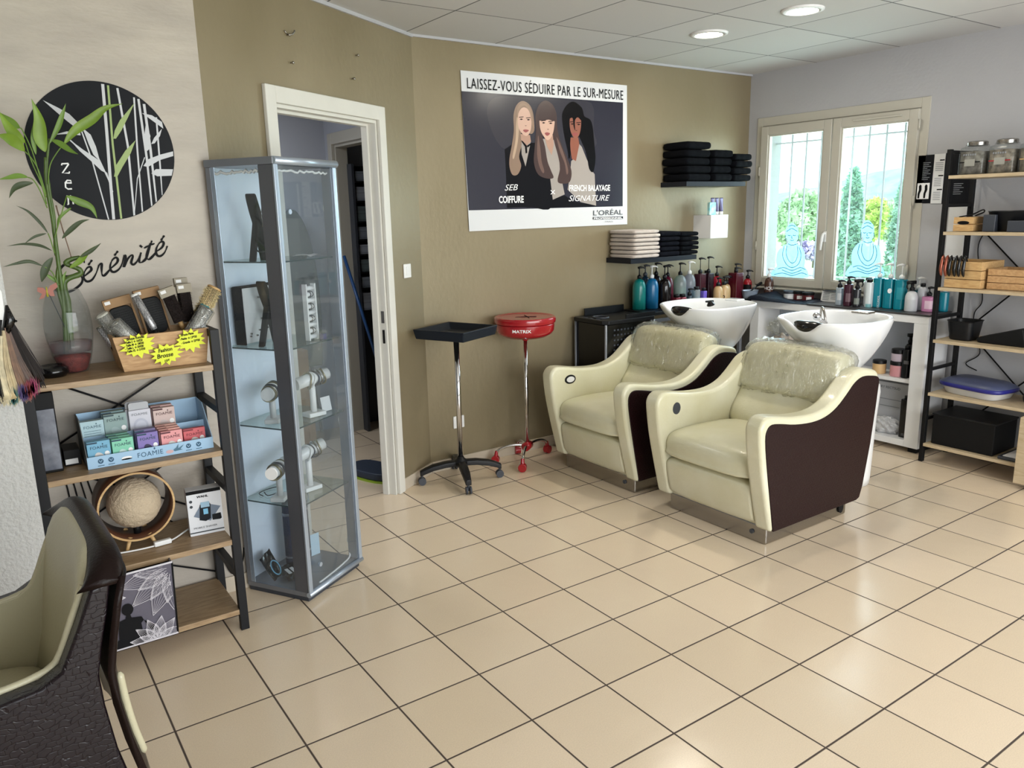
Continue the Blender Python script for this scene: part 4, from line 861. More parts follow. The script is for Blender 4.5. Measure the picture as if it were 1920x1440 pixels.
round_brush((.30,.02,1.16), q_(385,572,.02), .018, 'dark bristled round brush with teal collar leaning right', mat('dark_barrel', (30,30,34), .5), bristle='black', cap='teal')
round_brush((.30,.06,1.16), q_(403,538,.06), .027, 'round brush with pale wooden perforated barrel, rightmost and highest', wdb, bristle=mat('pale_bristle', (196,178,130), .8), cap='pine')
def boxed_brush(px, py, w, h, y, rot, label, bm_, header, opening):
    c = P(px, py, y=y); t = thing('packaged_brush', label, 'hair brush', c); a = math.radians(rot)
    U = Vector((math.cos(a),0,math.sin(a))); V = Vector((-math.sin(a),0,math.cos(a)))
    def ob(name, u0, v0, u1, v1, th, m, yo=0, bev=.001):
        b = B(); obx(b, c+U*(u0+u1)/2+V*(v0+v1)/2+Vector((0,yo,0)), U*(u1-u0)/2, (0,th/2,0), V*(v1-v0)/2); return obj(name, b, m, t, world=True, bevel=bev)
    ob('header', -w/2, -.034, w/2, 0, .022, header)
    if opening == 'paddle':
        ob('backing', -w/2, -h, w/2, -.034, .002, header, .008)
        for s in (-1, 1): ob('side_strip', min(s*w/2, s*(w/2-.008)), -h, max(s*w/2, s*(w/2-.008)), -.034, .016, header)
        b = B(); pts = [(c.x+U.x*p[0]+V.x*p[1], c.z+U.z*p[0]+V.z*p[1]) for p in [(w*.43*math.copysign(abs(math.cos(a_))**.45,math.cos(a_)), -.036-(h-.036)/2+(h-.036)/2*math.copysign(abs(math.sin(a_))**.45,math.sin(a_))) for a_ in [2*PI*i_/36 for i_ in range(36)]]]
        prism(b, pts, .012, (0,y+.006,0), (1,0,0), (0,0,1)); obj('brush_pad', b, bm_, t, world=True, bevel=.003)
        b = B(); rnd = random.Random(int(px))
        for i in range(-5, 6):
            for j in range(12):
                v = -.05-j*.009; u = i*w*.07
                if (u/(w*.38))**2+((v+.034+(h-.034)/2)/((h-.04)/2))**2 < 1:
                    q = c+U*u+V*v+Vector((0,-.006,0)); tube(b, [q, q+Vector((0,-.008,0))], .0008, 4)
        obj('pins', b, 'black', t, world=True, fix=False)
    else:
        ob('core', -w*.36, -h, w*.36, -.034, .022, mat('boar_core', (44,34,32), .8))
        b = B(); rnd = random.Random(int(px))
        for k in range(900):
            u = rnd.uniform(-w*.44, w*.44); v = rnd.uniform(-h, -.036); q = c+U*u*.9+V*v+Vector((0,-.010,0)); e = q+Vector((rnd.uniform(-.003,.003),-.011,rnd.uniform(-.003,.003)))+U*(u*.1)
            s = U*.0009; b.faces.new([b.verts.new(z_) for z_ in (q-s, q+s, e)])
        obj('bristles', b, mat('boar_bristle', (66,52,46), .8), t, world=True, fix=False)
        o = B(); tube(o, [c+V*(-h), c+V*(-h-.03)], [.010,.008], 12); obj('handle', o, 'pine', t, world=True)
    q = c+U*(-w/2+.016)+V*(-.012); b = B(); obx(b, q+Vector((0,-.0118,0)), U*.010, (0,.0004,0), V*.006); obj('price_sticker', b, 'white_matte', t, world=True)
boxed_brush(216, 558, .10, .16, .05, 12, 'paddle brush in kraft card frame, left of the two at the back', 'black', 'kraft', 'paddle')
boxed_brush(272, 541, .095, .18, .075, 10, 'paddle brush in kraft card frame with hang hole, right of the two', 'black', 'kraft', 'paddle')
boxed_brush(309, 540, .060, .14, .03, 17, 'boar bristle brush with grey card top, front one tilted left', 'black', 'grey_card', 'boar')
boxed_brush(343, 532, .056, .15, .065, 3, 'boar bristle brush with grey card top, upright near the pale wooden one', 'black', 'grey_card', 'boar')
boxed_brush(337, 521, .050, .14, .098, 2, 'boar bristle brush with grey card top, hindmost, hardly showing', 'black', 'grey_card', 'boar')
# vase, bamboo, butterfly
vx, vy = -.075, .085
t = thing('glass_vase', 'tall clear glass vase with red layer at the bottom on the top left shelf', 'vase', (vx,vy,Z))
prof = [(.040,.0),(.050,.01),(.066,.06),(.078,.13),(.080,.18),(.074,.24),(.060,.285),(.052,.306)]
pr = [(p.x,p.y) for p in spline([(a_,c_,0) for a_, c_ in prof], 4)]
b = B(); lathe(b, [(0,.002)]+pr, 40); obj('glass_body', b, 'vase_glass', t, smooth=True, fix=False)
b = B(); lathe(b, [(0,.003)]+[(r-.004,z+.002) for r, z in pr if z < .075]+[(0,.075)], 40); obj('red_gravel', b, mat('red_gravel', (120,34,26), .6, noise=.5, nscale=60, bump=.5, bscale=200), t)
b = B(); lathe(b, [(0,.0755)]+[(r-.004,z) for r, z in pr if .0755 < z < .118]+[(0,.118)], 40); obj('pink_water', b, glassmat('pink_water', (206,150,152), .05, .15), t)
t = thing('lucky_bamboo', 'lucky bamboo with long green leaves standing in the glass vase', 'plant', (vx,vy,Z+.12))
T4 = lambda pts, y: [P(x, yy, y=y) for x, yy in pts]
def z1(pts): return [(x/4, 120+y/4) for x, y in pts]
def z2(pts): return [(x/4, 460+y/4) for x, y in pts]
for nm, pts, r in (('stalk', [(124,662)]+[(122,610),(118,560)]+z1([(430,1440),(400,1200),(365,1000),(345,860),(340,700)]), .009), ('stalk', [(129,655),(124,600)]+z2([(430,300),(440,120)])+z1([(415,1400),(405,1150),(372,950),(352,760),(370,560)]), .007), ('curly_stalk', [(133,650),(128,575)]+z2([(480,300),(510,250),(600,215),(595,180),(520,150),(490,130),(540,100),(600,90)]), .012), ('thin_stick', z1([(420,1060),(470,1240),(520,1400)])+z2([(540,110)]), .0025)):
    yy = {'stalk':.095,'curly_stalk':.12,'thin_stick':.13}[nm]
    b = B(); p = spline(T4(pts, yy), 4); tube(b, p, [r*(1-.45*i/len(p))*(1.12 if i%5 == 0 else 1) for i in range(len(p))], 10); obj(nm, b, 'stalk' if nm != 'thin_stick' else mat('stick', (120,96,80), .7), t, world=True)
def leaf(pts, w, m, dy, curl=.25):
    c = spline(T4(pts, .09), 5); n = len(c); b = B(); rows = []
    for i, p in enumerate(c):
        f = i/(n-1); q = p+Vector((0, dy*f, 0)); d = (c[min(i+1,n-1)]-c[max(i-1,0)]).normalized(); s = d.cross(Vector((0,1,0))).normalized()
        ww = w*.31*(math.sin(PI*min(1,f**.8*.98+.02))**1.25)*.00216
        rows.append([b.verts.new(q+s*ww+Vector((0,-ww*curl,0))), b.verts.new(q+Vector((0,ww*curl*.6,0))), b.verts.new(q-s*ww+Vector((0,-ww*curl,0)))])
    for a_, e in zip(rows, rows[1:]):
        for k in range(2): b.faces.new((a_[k],a_[k+1],e[k+1],e[k]))
    obj('leaf', b, m, t, world=True, smooth=True, fix=False)
lv = mat('leaf_bright', (112,142,40), .4, noise=.2, nscale=15); lf = 'green'; dl = 'dark_leaf'; k_ = .25
for pts, w, m, dy in ((z1([(340,660),(300,560),(285,420),(228,268)]), 24, lv, -.04), (z1([(370,600),(430,480),(465,380),(490,300)]), 10, lf, -.02), (z1([(480,600),(560,500),(680,420),(780,340),(905,310)]), 19, lv, -.05), (z1([(385,568),(450,600),(520,650),(580,682)]), 12, lf, -.03),
 (z1([(190,590),(120,545),(50,470),(-20,360)]), 20, lv, -.06), (z1([(185,655),(110,590),(40,560),(-30,545)]), 22, lv, -.07), (z1([(150,480),(100,455),(40,415),(-20,370)]), 15, lf, -.05), (z1([(210,850),(140,840),(60,855),(-20,872)]), 10, lf, -.05), (z1([(250,890),(160,905),(100,940),(64,1010)]), 12, dl, -.03),
 (z1([(360,1270),(300,1190),(210,1105),(120,1062)]), 6, dl, .0), (z1([(350,1270),(260,1295),(180,1350)]), 5, dl, 0), (z1([(390,1400),(300,1362),(180,1350),(50,1368)]), 6, dl, .02), (z1([(430,1230),(450,1150),(520,1090),(540,1080)]), 6, lf, .02), (z1([(500,988),(590,1030),(690,1075),(738,1160)]), 15, lf, .03), (z1([(465,1310),(530,1245),(610,1185),(685,1165)]), 10, dl, .04),
 (z1([(600,1450),(690,1400),(768,1343)]), 8, dl, .03), (z2([(395,90),(345,160),(320,230),(308,275)]), 15, dl, -.02), (z2([(320,155),(220,120),(120,135),(15,162)]), 7, dl, -.02), (z2([(340,215),(400,255),(450,300)]), 7, lf, 0), (z2([(520,170),(600,120),(660,60),(730,5)]), 12, lv, .05), (z2([(470,310),(480,230),(500,190)]), 5, lf, .0), (z1([(270,680),(245,560),(248,440)]), 8, lf, -.02)):
    leaf(pts, w*1.35, m, dy)
for pts in (z1([(345,1000),(300,850),(240,650),(170,500),(150,480)]), z1([(350,1050),(310,900),(240,740),(190,590)]), z1([(345,980),(290,800),(230,700),(185,655)]), z1([(355,1080),(300,950),(250,870),(210,850)]), z1([(360,900),(375,760),(430,660),(480,600)]), z1([(410,1300),(430,1230),(500,990)]), z1([(410,1420),(380,1320),(360,1270)]), z2([(430,290),(390,200),(320,155)])):
    b = B(); tube(b, spline(T4(pts, .085), 4), .0022, 6); obj('stem', b, 'green', t, world=True)
c = P(88, 547, y=.04); t = thing('butterfly_ornament', 'pink and yellow butterfly pick leaning on the vase rim', 'ornament', c)
pk = mat('butterfly_pink', (166,106,94), .5)
for s, pts in ((-1, [(0,0),(-.010,.016),(-.028,.018),(-.030,.004),(-.016,-.006),(-.028,-.026),(-.012,-.022)]), (1, [(0,0),(.012,.020),(.034,.030),(.036,.014),(.020,.002),(.022,-.018),(.008,-.016)])):
    b = B(); prism(b, pts, .0015, (0,0,0), (1,0,0), (0,.25*s,1)); obj('wing', b, pk, t)
b = B(); tube(b, [(0,0,.018),(0,0,-.018)], [.002,.004], 8); obj('body', b, mat('butterfly_yellow', (170,160,50), .5), t)
b = B(); tube(b, [c+Vector((.006,0,-.01)), P(121,612,y=.085)], .0014, 6); obj('pick', b, 'dark_grey', t, world=True)
c = P(97, 700, z=Z); t = thing('black_dish', 'shiny black rounded dish on the top shelf left of the vase', 'dish', (-.150,.03,Z))
b = B(); lathe(b, [(0,0),(.042,.0),(.054,.014),(.052,.030),(.036,.042),(.030,.038),(0,.030)], 36); obj('bowl', b, 'black_gloss', t, smooth=True)
# hair colour swatches hanging at the left edge
t = thing('hair_swatches', 'bundle of dyed hair sample locks hanging at the left edge beside the vase', 'hair samples', (-.31,-.21,1.40))
rnd = random.Random(11)
hc = [((24,20,20),'black'), ((44,30,24),'dark brown'), ((84,56,40),'chestnut'), ((120,84,56),'brown'), ((196,176,134),'blond'), ((210,196,160),'pale blond'), ((40,28,26),'black brown'), ((28,24,24),'black')]
locks = [(15,[(14,620),(34,690),(60,745),(72,700)],0),(0,[(12,590),(40,650),(66,700)],6),(0,[(14,600),(44,660),(72,716)],1),(0,[(12,610),(36,680),(62,728)],2),(0,[(10,615),(28,690),(48,738)],3),(0,[(6,620),(12,690),(26,746)],4),(0,[(2,630),(-2,690),(12,748)],5),(0,[(0,600),(-12,680),(-6,742)],0)]
for i, (_, pts, ci) in enumerate(locks[1:]):
    b = B()
    for k in range(380):
        o1, o2 = rnd.gauss(0,1), rnd.gauss(0,1); p = [P(x+o1*(1+j*2.2), y+rnd.gauss(0,3)*j, y=-.20-.006*i+.004*o2) for j, (x, y) in enumerate(pts)]
        p = spline(p, 3); w = Vector((.0010,0,.0003)); vs = [(b.verts.new(q-w), b.verts.new(q+w)) for q in p]
        for a_, e in zip(vs, vs[1:]): b.faces.new((a_[0],a_[1],e[1],e[0]))
    cp = [P(x, y, y=-.196-.006*i) for x, y in pts]; tube(b, spline(cp, 3), [.004+.014*min(1,j/6) for j in range(3*len(cp)-2)], 10)
    o = obj('hair_lock', b, mat('hair_%d' % ci, hc[ci][0], .45, noise=.3, nscale=40), t, world=True, fix=False); o['label'] = hc[ci][1]+' hair lock'
for px, py, rgb, nm in ((62,728,(150,30,84),'magenta'), (54,734,(150,40,44),'red'), (44,738,(64,44,110),'violet'), (26,746,(20,92,88),'green')):
    b = B()
    for k in range(60):
        q = P(px+rnd.gauss(0,4), py+rnd.gauss(0,3), y=-.235); e = q+Vector((rnd.gauss(0,.002),0,-.022)); b.faces.new([b.verts.new(v) for v in (q-Vector((.001,0,0)), q+Vector((.001,0,0)), e)])
        q2 = q+Vector((0,0,.03)); b.faces.new([b.verts.new(v) for v in (q-Vector((.001,0,0)), q+Vector((.001,0,0)), q2)])
    o = obj('dyed_tip', b, mat('tip_'+nm, rgb, .5), t, world=True, fix=False); o['label'] = nm+' dyed tip'
b = B(); 
for px, py in ((16,583),(20,592),(23,600),(30,602),(17,610),(21,617)):
    q = P(px, py, y=-.225); bmesh.ops.create_uvsphere(b, u_segments=8, v_segments=6, radius=.004, matrix=Matrix.Translation(q))
tube(b, [P(12,572,y=-.215),P(18,600,y=-.215),P(10,626,y=-.215)], [.004,.018,.012], 10); obj('clasp', b, 'black_gloss', t, world=True)
b = B(); q = [P(-14,520,y=-.215),P(3,548,y=-.215),P(14,622,y=-.215),P(8,628,y=-.215),P(-14,560,y=-.215)]; prism(b, [(v.x,v.z) for v in q], .004, (0,-.213,0), (1,0,0), (0,0,1)); obj('hanger', b, 'white_plastic', t, world=True)
# --- second shelf
Z = .785
t = thing('marbled_speaker', 'tall narrow black box with grey marbled front at the left end of the second shelf', 'box', (-.19,.03,Z))
boxobj('casing', (-.232,-.030,Z+.001), (-.165,.11,Z+.300), 'black', t, .004, world=True)
boxobj('front_panel', (-.228,-.036,Z+.012), (-.169,-.028,Z+.240), mat('grey_marble', (120,124,136), .25, noise=.5, nscale=20, rgb2=(66,70,82)), t, .002, world=True)
t = thing('label_box', 'small black box with white label beside the marbled one', 'box', (-.13,.05,Z))
boxobj('carton', (-.157,.02,Z+.001), (-.102,.13,Z+.062), 'black', t, .002, world=True); boxobj('paper_label', (-.154,.0185,Z+.008), (-.112,.0205,Z+.028), 'white_matte', t, world=True)
t = thing('soap_display', 'light blue cardboard counter display of solid shampoo on the second shelf', 'display', (.135,.0,Z))
lb = mat('display_blue', (158,192,220), .55); gi = mat('display_grey', (108,112,112), .6)
x0, x1, y0, y1 = -.092, .356, -.075, .14
boxobj('floor_panel', (x0,y0,Z+.001), (x1,y1,Z+.004), lb, t, world=True)
boxobj('front_panel', (x0,y0-.003,Z+.001), (x1,y0,Z+.046), lb, t, world=True)
boxobj('back_panel', (x0,y1-.003,Z+.001), (x1,y1,Z+.170), lb, t, world=True)
boxobj('step_panel', (x0+.003,.035,Z+.004), (x1-.003,.038,Z+.095), lb, t, world=True)
for x in (x0, x1-.003):
    b = B(); prism(b, [(y0,Z+.001),(y1,Z+.001),(y1,Z+.170),(.04,Z+.165),(y0,Z+.046)], .003, (x,0,0), (0,1,0), (0,0,1)); obj('side_panel', b, lb if x > 0 else gi, t, world=True)
ink = mat('display_ink', (44,84,112), .6); pl = Pl((0,y0-.0035,0), (1,0,0), (0,0,1), t)
def foamie(pl, x, z, w, m, par=None, h=.012):
    fit(pl, 'brand_lettering', 'FOAMIE', x, x+w, z, h, m, space=1.1, parent=par)
foamie(pl, .076, Z+.014, .092, ink, h=.019)
pl.polys('brand_sprig', [ell(.139,Z+.040,.003,.004,12)], ink)
for i, (x, c_) in enumerate(((-.048,ink),(-.013,ink),(.262,ink),(.300,ink))):
    pl.polys('round_badge', [ell(x,Z+.026,.0095,.0095,24)], c_, .0005); pl.polys('badge_figure', stroke([(x-.005,Z+.030),(x,Z+.022),(x+.005,Z+.030)], .0025), lb, .001); pl.polys('badge_caption', [rect(x-.011,Z+.008,x+.011,Z+.0105)], ink)
pl.polys('sketch', [ell(.040,Z+.022,.018,.006,20)], 'white_ink'); pl.polys('sketch_base', [ell(.040,Z+.0175,.019,.003,20)], 'ink')
pl.polys('aloe_sketch', [[(.205,Z+.020),(.215,Z+.028),(.212,Z+.022),(.226,Z+.042),(.224,Z+.024),(.246,Z+.036),(.232,Z+.020),(.24,Z+.016),(.21,Z+.014)]], mat('aloe_blue', (74,112,136), .6))
pl.polys('petal_sketch', [ell(.192,Z+.016,.014,.007,16)], mat('petal_pink', (206,170,172), .6), .0004)
def soap(x, y, z, w, h, d, rgb, label, top=None, ink_rgb=(40,70,90), bar=(210,205,200), kind='front', group='solid shampoo cartons in the blue display'):
    t = thing('shampoo_carton', label, 'carton', (x,y,z), 0, group); cm = mat('carton_%d_%d_%d' % rgb, rgb, .5); im = mat('cink_%d_%d_%d' % ink_rgb, ink_rgb, .6)
    boxobj('carton', (0,0,0), (w,d,h), cm, t, .0008)
    pl = Pl((x,y-.0008,z), (1,0,0), (0,0,1), t)
    foamie(pl, w*.12, h-.028, w*.76, im, h=.011)
    pl.polys('brand_sprig', [ell(w*.68,h-.012,.0022,.003,10)], im)
    if kind == 'text':
        pl.polys('text_block', [rect(w*.12,h-.040-k*.009,w*.85,h-.0385-k*.009) for k in range(5)], im)
    else:
        pl.polys('soap_bar', [ell(w*.52,h*.30,w*.20,h*.26,24,.5)], mat('bar_%d_%d_%d' % bar, bar, .5)); pl.polys('seal', [ell(w*.83,h*.46,w*.11,w*.12,20)], 'white_ink'); 
        pl.polys('text_block', [rect(w*.08,h*.12,w*.5,h*.15), rect(w*.08,h*.05,w*.62,h*.08)], im); pl.polys('top_tab', [rect(.0,h-.008,w*.45,h-.002)], im)
    return t
G0 = 'solid shampoo cartons in the blue display'
zf = Z+.005
soap(-.085,-.055,zf,.078,.092,.03, (112,170,200), 'blue shampoo carton, front row far left')
soap(-.002,-.060,zf,.074,.090,.024, (126,200,170), 'mint green shampoo carton, front one of the green group', bar=(190,215,210))
soap(-.008,-.034,zf,.074,.094,.02, (104,160,136), 'mint green shampoo carton, second of the green group'); soap(-.012,-.012,zf,.074,.098,.02, (96,150,130), 'mint green shampoo carton, hindmost of the green group')
soap(.086,-.060,zf,.074,.096,.024, (126,110,176), 'violet shampoo carton, front one of the pair', bar=(34,30,66)); soap(.083,-.034,zf,.074,.104,.03, (110,100,140), 'violet shampoo carton, hidden behind the front one')
soap(.170,-.060,zf,.078,.088,.018, (222,150,152), 'pink shampoo carton, front one of the pink group', ink_rgb=(90,40,50)); 
for k, lab in enumerate(('second','third','hindmost')): soap(.167-.002*k,-.040+.021*k,zf,.078,.093+.004*k,.018, (214-8*k,160-4*k,148-4*k), 'salmon shampoo carton, %s of the pink group' % lab, ink_rgb=(110,60,60))
t2 = soap(.256,-.040,zf,.082,.078,.02, (204,92,98), 'red shampoo carton lying back, front row far right', ink_rgb=(120,40,50))
zb = Z+.060
soap(-.088,.045,zb,.080,.094,.03, (172,200,208), 'pale blue carton with a text panel, back row far left', kind='text', ink_rgb=(70,100,116))
soap(-.006,.050,zb,.080,.108,.022, (138,162,160), 'grey green shampoo carton, front of the back row pair', ink_rgb=(46,70,76), bar=(150,172,172)); soap(-.010,.076,zb,.080,.113,.03, (120,148,150), 'grey green shampoo carton, behind its twin in the back row')
soap(.170,.050,zb,.080,.104,.022, (206,182,176), 'beige pink shampoo carton, front of the back row pair', ink_rgb=(80,44,48), bar=(196,180,176)); soap(.167,.076,zb,.080,.109,.03, (196,160,156), 'beige pink shampoo carton, behind its twin in the back row', ink_rgb=(80,44,48))
for k, (dx, dy, lab) in enumerate(((0,0,'front'),(-.008,.026,'rear'))):
    t = thing('hang_pack', 'white lilac hanging pack taller than the cartons, %s one of the two' % lab, 'pack', (.082+dx,.050+dy,zb), 0, 'white hanging packs')
    wm = mat('pack_white', (206,206,216), .5)
    boxobj('carton', (0,0,0), (.080,.024,.110), wm, t, .003)
    b = B(); pts = [(.004,.110),(.076,.110),(.076,.132),(.070,.138),(.010,.138),(.004,.132)]; prism(b, pts, .0015, (0,.012,0), (1,0,0), (0,0,1)); obj('hang_tab', b, mat('pack_grey', (176,178,182), .5), t)
    pl = Pl((.082+dx,.050+dy-.0008,zb), (1,0,0), (0,0,1), t); foamie(pl, .010, .088, .058, 'grey_ink', h=.010); pl.polys('puck', [ell(.040,.045,.027,.031,28)], mat('puck', (188,190,204), .5)); pl.polys('puck_centre', [ell(.040,.045,.019,.022,28)], mat('puck2', (200,202,214), .5), .001); pl.polys('seal', [ell(.066,.012,.009,.009,20)], mat('seal_slate', (84,90,116), .5))
    Pl((.082+dx,.0115+.050+dy,zb), (1,0,0), (0,0,1), t).polys('hang_hole', [rect(.024,.120,.056,.124), ell(.040,.124,.008,.006,12)], 'dark_grey')
# --- third shelf: round lamp, shaver box, cable
Z = .405
c = Vector((.062,.075,.580))
t = thing('ball_lamp', 'round lamp with beige string ball inside a brown hoop on the third shelf', 'lamp', (c.x,c.y,Z))
b = B(); n = 64; rows = []
for k in range(n+1):
    a = 2*PI*k/n; ca, sa = math.cos(a), math.sin(a); rows.append([b.verts.new(c+Vector((ca*r, y, sa*r))) for r, y in ((.134,-.075),(.139,-.075),(.139,.08),(.134,.08))])
for a_, e in zip(rows[:-1], rows[1:]):
    for k in range(4): b.faces.new((a_[k],a_[(k+1)%4],e[(k+1)%4],e[k]))
obj('hoop', b, mat('hoop_brown', (84,52,36), .4), t, world=True, smooth=True)
b = B()
rows = []
for k in range(n+1):
    a = 2*PI*k/n; rows.append([b.verts.new(c+Vector((math.cos(a)*r, y, math.sin(a)*r))) for r, y in ((.133,-.076),(.1405,-.076),(.1405,-.073),(.133,-.073))])
for a_, e in zip(rows[:-1], rows[1:]):
    for k in range(4): b.faces.new((a_[k],a_[(k+1)%4],e[(k+1)%4],e[k]))
obj('hoop_edge', b, 'pine', t, world=True)
b = B(); bmesh.ops.create_icosphere(b, subdivisions=5, radius=.097, matrix=Matrix.Translation(c+Vector((0,-.01,0))))
rnd = random.Random(2); circ = [(Vector((rnd.gauss(0,1),rnd.gauss(0,1),rnd.gauss(0,1))).normalized(), rnd.uniform(-.7,.7)) for _ in range(46)]
for v in b.verts:
    d = (v.co-c-Vector((0,-.01,0))).normalized(); h_ = 0
    for nn, off in circ: h_ = max(h_, math.exp(-((d.dot(nn)-off)/.022)**2))
    v.co += d*h_*.0035
obj('string_ball', b, mat('string_beige', (196,178,152), .9, bump=.6, bscale=140), t, world=True, smooth=True)
for sx_ in (-1, 1):
    b = B(); tube(b, [c+Vector((sx_*.035,-.05,-.128)), Vector((c.x+sx_*.055,c.y-.07,Z))], [.009,.006], 10); obj('foot', b, 'pine', t, world=True)
    b = B(); tube(b, [c+Vector((sx_*.035,.05,-.128)), Vector((c.x+sx_*.055,c.y+.08,Z))], [.009,.006], 10); obj('foot', b, 'pine', t, world=True)
b = B(); tube(b, [c+Vector((0,0,-.09)), c+Vector((0,0,-.133))], .014, 14); obj('socket', b, 'black', t, world=True)
t = thing('shaver_box', 'white box picturing an electric shaver at the right end of the third shelf', 'box', (.31,.0,Z), math.radians(-6))
boxobj('carton', (-.065,-.012,.001), (.068,.045,.195), mat('box_white', (218,220,224), .4), t, .001)
A_ = t.matrix_basis; pl = Pl(A_@Vector((0,-.0125,0)), A_.to_3x3()@Vector((1,0,0)), (0,0,1), t)
pl.polys('black_band', [rect(-.065,.180,.068,.1945)], 'ink'); pl.polys('shaver_case', [[(-.045,.085),(-.008,.140),(.062,.112),(.018,.056)]], mat('case_grey', (110,124,142), .4), .0006)
pl.polys('shaver_body', [[(-.024,.066),(-.018,.128),(-.012,.138),(.020,.136),(.024,.128),(.020,.066),(.0,.058)]], mat('shaver_dark', (26,34,44), .3), .001); pl.polys('shaver_foil', [rect(-.014,.118,.020,.141)], mat('foil_blue', (150,184,206), .3), .0014); pl.polys('shaver_screen', [rect(-.006,.088,.012,.112)], mat('screen_cyan', (120,186,220), .3), .0014)
pl.polys('shaver_cap', [[(.026,.058),(.026,.082),(.060,.084),(.062,.060),(.056,.056)]], mat('cap_dark', (22,26,32), .4), .0014)
pl.text('brand_lettering', 'WAHL', .009, -.004, .162, 'ink', .0008, xs=1.2, align='CENTER', bold=.0005); pl.text('title_lettering', 'MOBILE SHAVER', .008, -.050, .030, 'ink_soft', .0008, xs=1.15); pl.polys('small_badges', [ell(-.050,.150,.006,.006), ell(-.050,.128,.006,.006)], 'ink_soft'); pl.polys('bottom_line', [rect(-.065,.012,.068,.017)], 'ink_soft')
Tc = lambda pts, y: [P(x, yy, y=y) for x, yy in pts]
t = thing('white_cable', 'white cable with inline switch running over the third shelf to the lamp', 'cable', (.15,.06,Z))
b = B(); tube(b, spline([Vector((-.10,.02,Z+.006)), Vector((.0,-.01,Z+.005)), Vector((.10,-.02,Z+.006)), Vector((.17,-.01,Z+.01)), Vector((.24,.06,Z+.008)), Vector((.33,.15,Z+.006)), Vector((.40,.23,Z+.0)), Vector((.395,.235,.33)), Vector((.33,.236,.27)), Vector((.24,.235,.25)), Vector((.22,.232,.33))], 6), .0035, 8); obj('cord', b, 'white_plastic', t, world=True)
b = B(); obx(b, (.135,-.016,Z+.012), (.033,.003,0), (-.001,.011,0), (0,0,.010)); obj('inline_switch', b, 'white_plastic', t, world=True, bevel=.004)
t = thing('cable_loop', 'black cables hanging behind the shelving unit beside the cabinet', 'cable', (.3,.235,.3))
for pts in ([(.20,.238,.42),(.30,.238,.33),(.38,.238,.28),(.42,.236,.26)], [(.40,.238,.22),(.44,.238,.10),(.47,.238,.09),(.50,.236,.14),(.51,.236,.20)]):
    b = B(); tube(b, spline([Vector(p) for p in pts], 6), .003, 8); obj('cord', b, 'black', t, world=True)
t = thing('dark_cables', 'black cables dangling between the second and third shelf, at the left', 'cable', (-.13,.235,.7))
for k in range(4):
    b = B(); tube(b, spline([Vector((-.18+.03*k,.237,.77)), Vector((-.15+.025*k,.238,.66)), Vector((-.14+.03*k,.237,.50)), Vector((-.12+.02*k,.236,.45))], 5), .0028, 8); obj('cord', b, 'black', t, world=True)
# --- storage box with lotus print on the lowest shelf
Z = .095
t = thing('storage_box', 'grey fabric storage box printed with white lotus and a black meditating figure', 'storage box', (.03,-.06,Z))
cl = mat('box_slate', (92,88,100), .7, bump=.15, bscale=200); wl = mat('print_white', (208,204,210), .7)
b = B(); slab(b, (-.215,-.180,Z+.004), (.124,-.180,Z+.004), (.132,-.184,Z+.300), (-.222,-.184,Z+.296), -.006); obj('front_panel', b, cl, t, world=True)
b = B(); slab(b, (.124,-.180,Z+.004), (.138,.12,Z+.004), (.150,.13,Z+.300), (.132,-.184,Z+.300), -.006); obj('side_panel', b, 'dark_grey', t, world=True)
b = B(); slab(b, (-.212,-.180,Z+.004), (-.212,.12,Z+.004), (-.22,.13,Z+.300), (-.222,-.184,Z+.300), .006); obj('side_panel', b, 'dark_grey', t, world=True)
b = B(); slab(b, (-.212,.12,Z+.004), (.138,.12,Z+.004), (.150,.13,Z+.300), (-.22,.13,Z+.300), .006); obj('back_panel', b, 'black', t, world=True)
boxobj('bottom_panel', (-.21,-.178,Z+.002), (.124,.12,Z+.006), 'dark_grey', t, world=True)
b = B(); tube(b, [(-.218,-.187,Z+.296),(.133,-.187,Z+.302)], .004, 8); obj('edge_binding', b, wl, t, world=True)
b = B(); tube(b, [(-.215,-.184,Z+.006),(.124,-.184,Z+.006)], .004, 8); obj('edge_binding', b, wl, t, world=True)
b = B(); tube(b, [(.133,-.186,Z+.30),(.124,-.183,Z+.006)], .003, 8); obj('edge_binding', b, 'black', t, world=True)
pl = Pl((0,-.1862,Z), (1,0,0), (0,0,1), t)
def petals(cx, cz, R0, a0, a1, n, seed, lay=2):
    L_ = []; rnd = random.Random(seed)
    for q in range(lay):
        R_ = R0*(1-.28*q)
        for k in range(n):
            a = a0+(a1-a0)*(k+.5*(q%2))/(n-1); tip = (cx+R_*math.cos(a), cz+R_*math.sin(a)); w = R_*.20
            nx, nz = -math.sin(a), math.cos(a)
            for s in (-1, 1):
                pts = [(cx+R_*f*math.cos(a)+s*nx*w*math.sin(PI*f**.8), cz+R_*f*math.sin(a)+s*nz*w*math.sin(PI*f**.8)) for f in [i/9 for i in range(10)]]; L_ += stroke(pts, .0018)
            for j in (-2,-1,0,1,2):
                pts = [(cx+R_*f*math.cos(a)+j*.30*nx*w*math.sin(PI*f**.8), cz+R_*f*math.sin(a)+j*.30*nz*w*math.sin(PI*f**.8)) for f in [.25+.7*i/6 for i in range(7)]]; L_ += stroke(pts, .0008)
    ok = [q for q in L_ if all(-.212 < p[0] < .122 and .006 < p[1] < .296 for p in q)]
    return ok
pl.polys('lotus_print', petals(.13,.275,.19,PI*.90,PI*1.50,5,1,2)+petals(.05,.0,.10,PI*.10,PI*.92,6,2,2)+petals(-.11,.22,.07,PI*1.2,PI*1.95,4,3,1), wl, .0008)
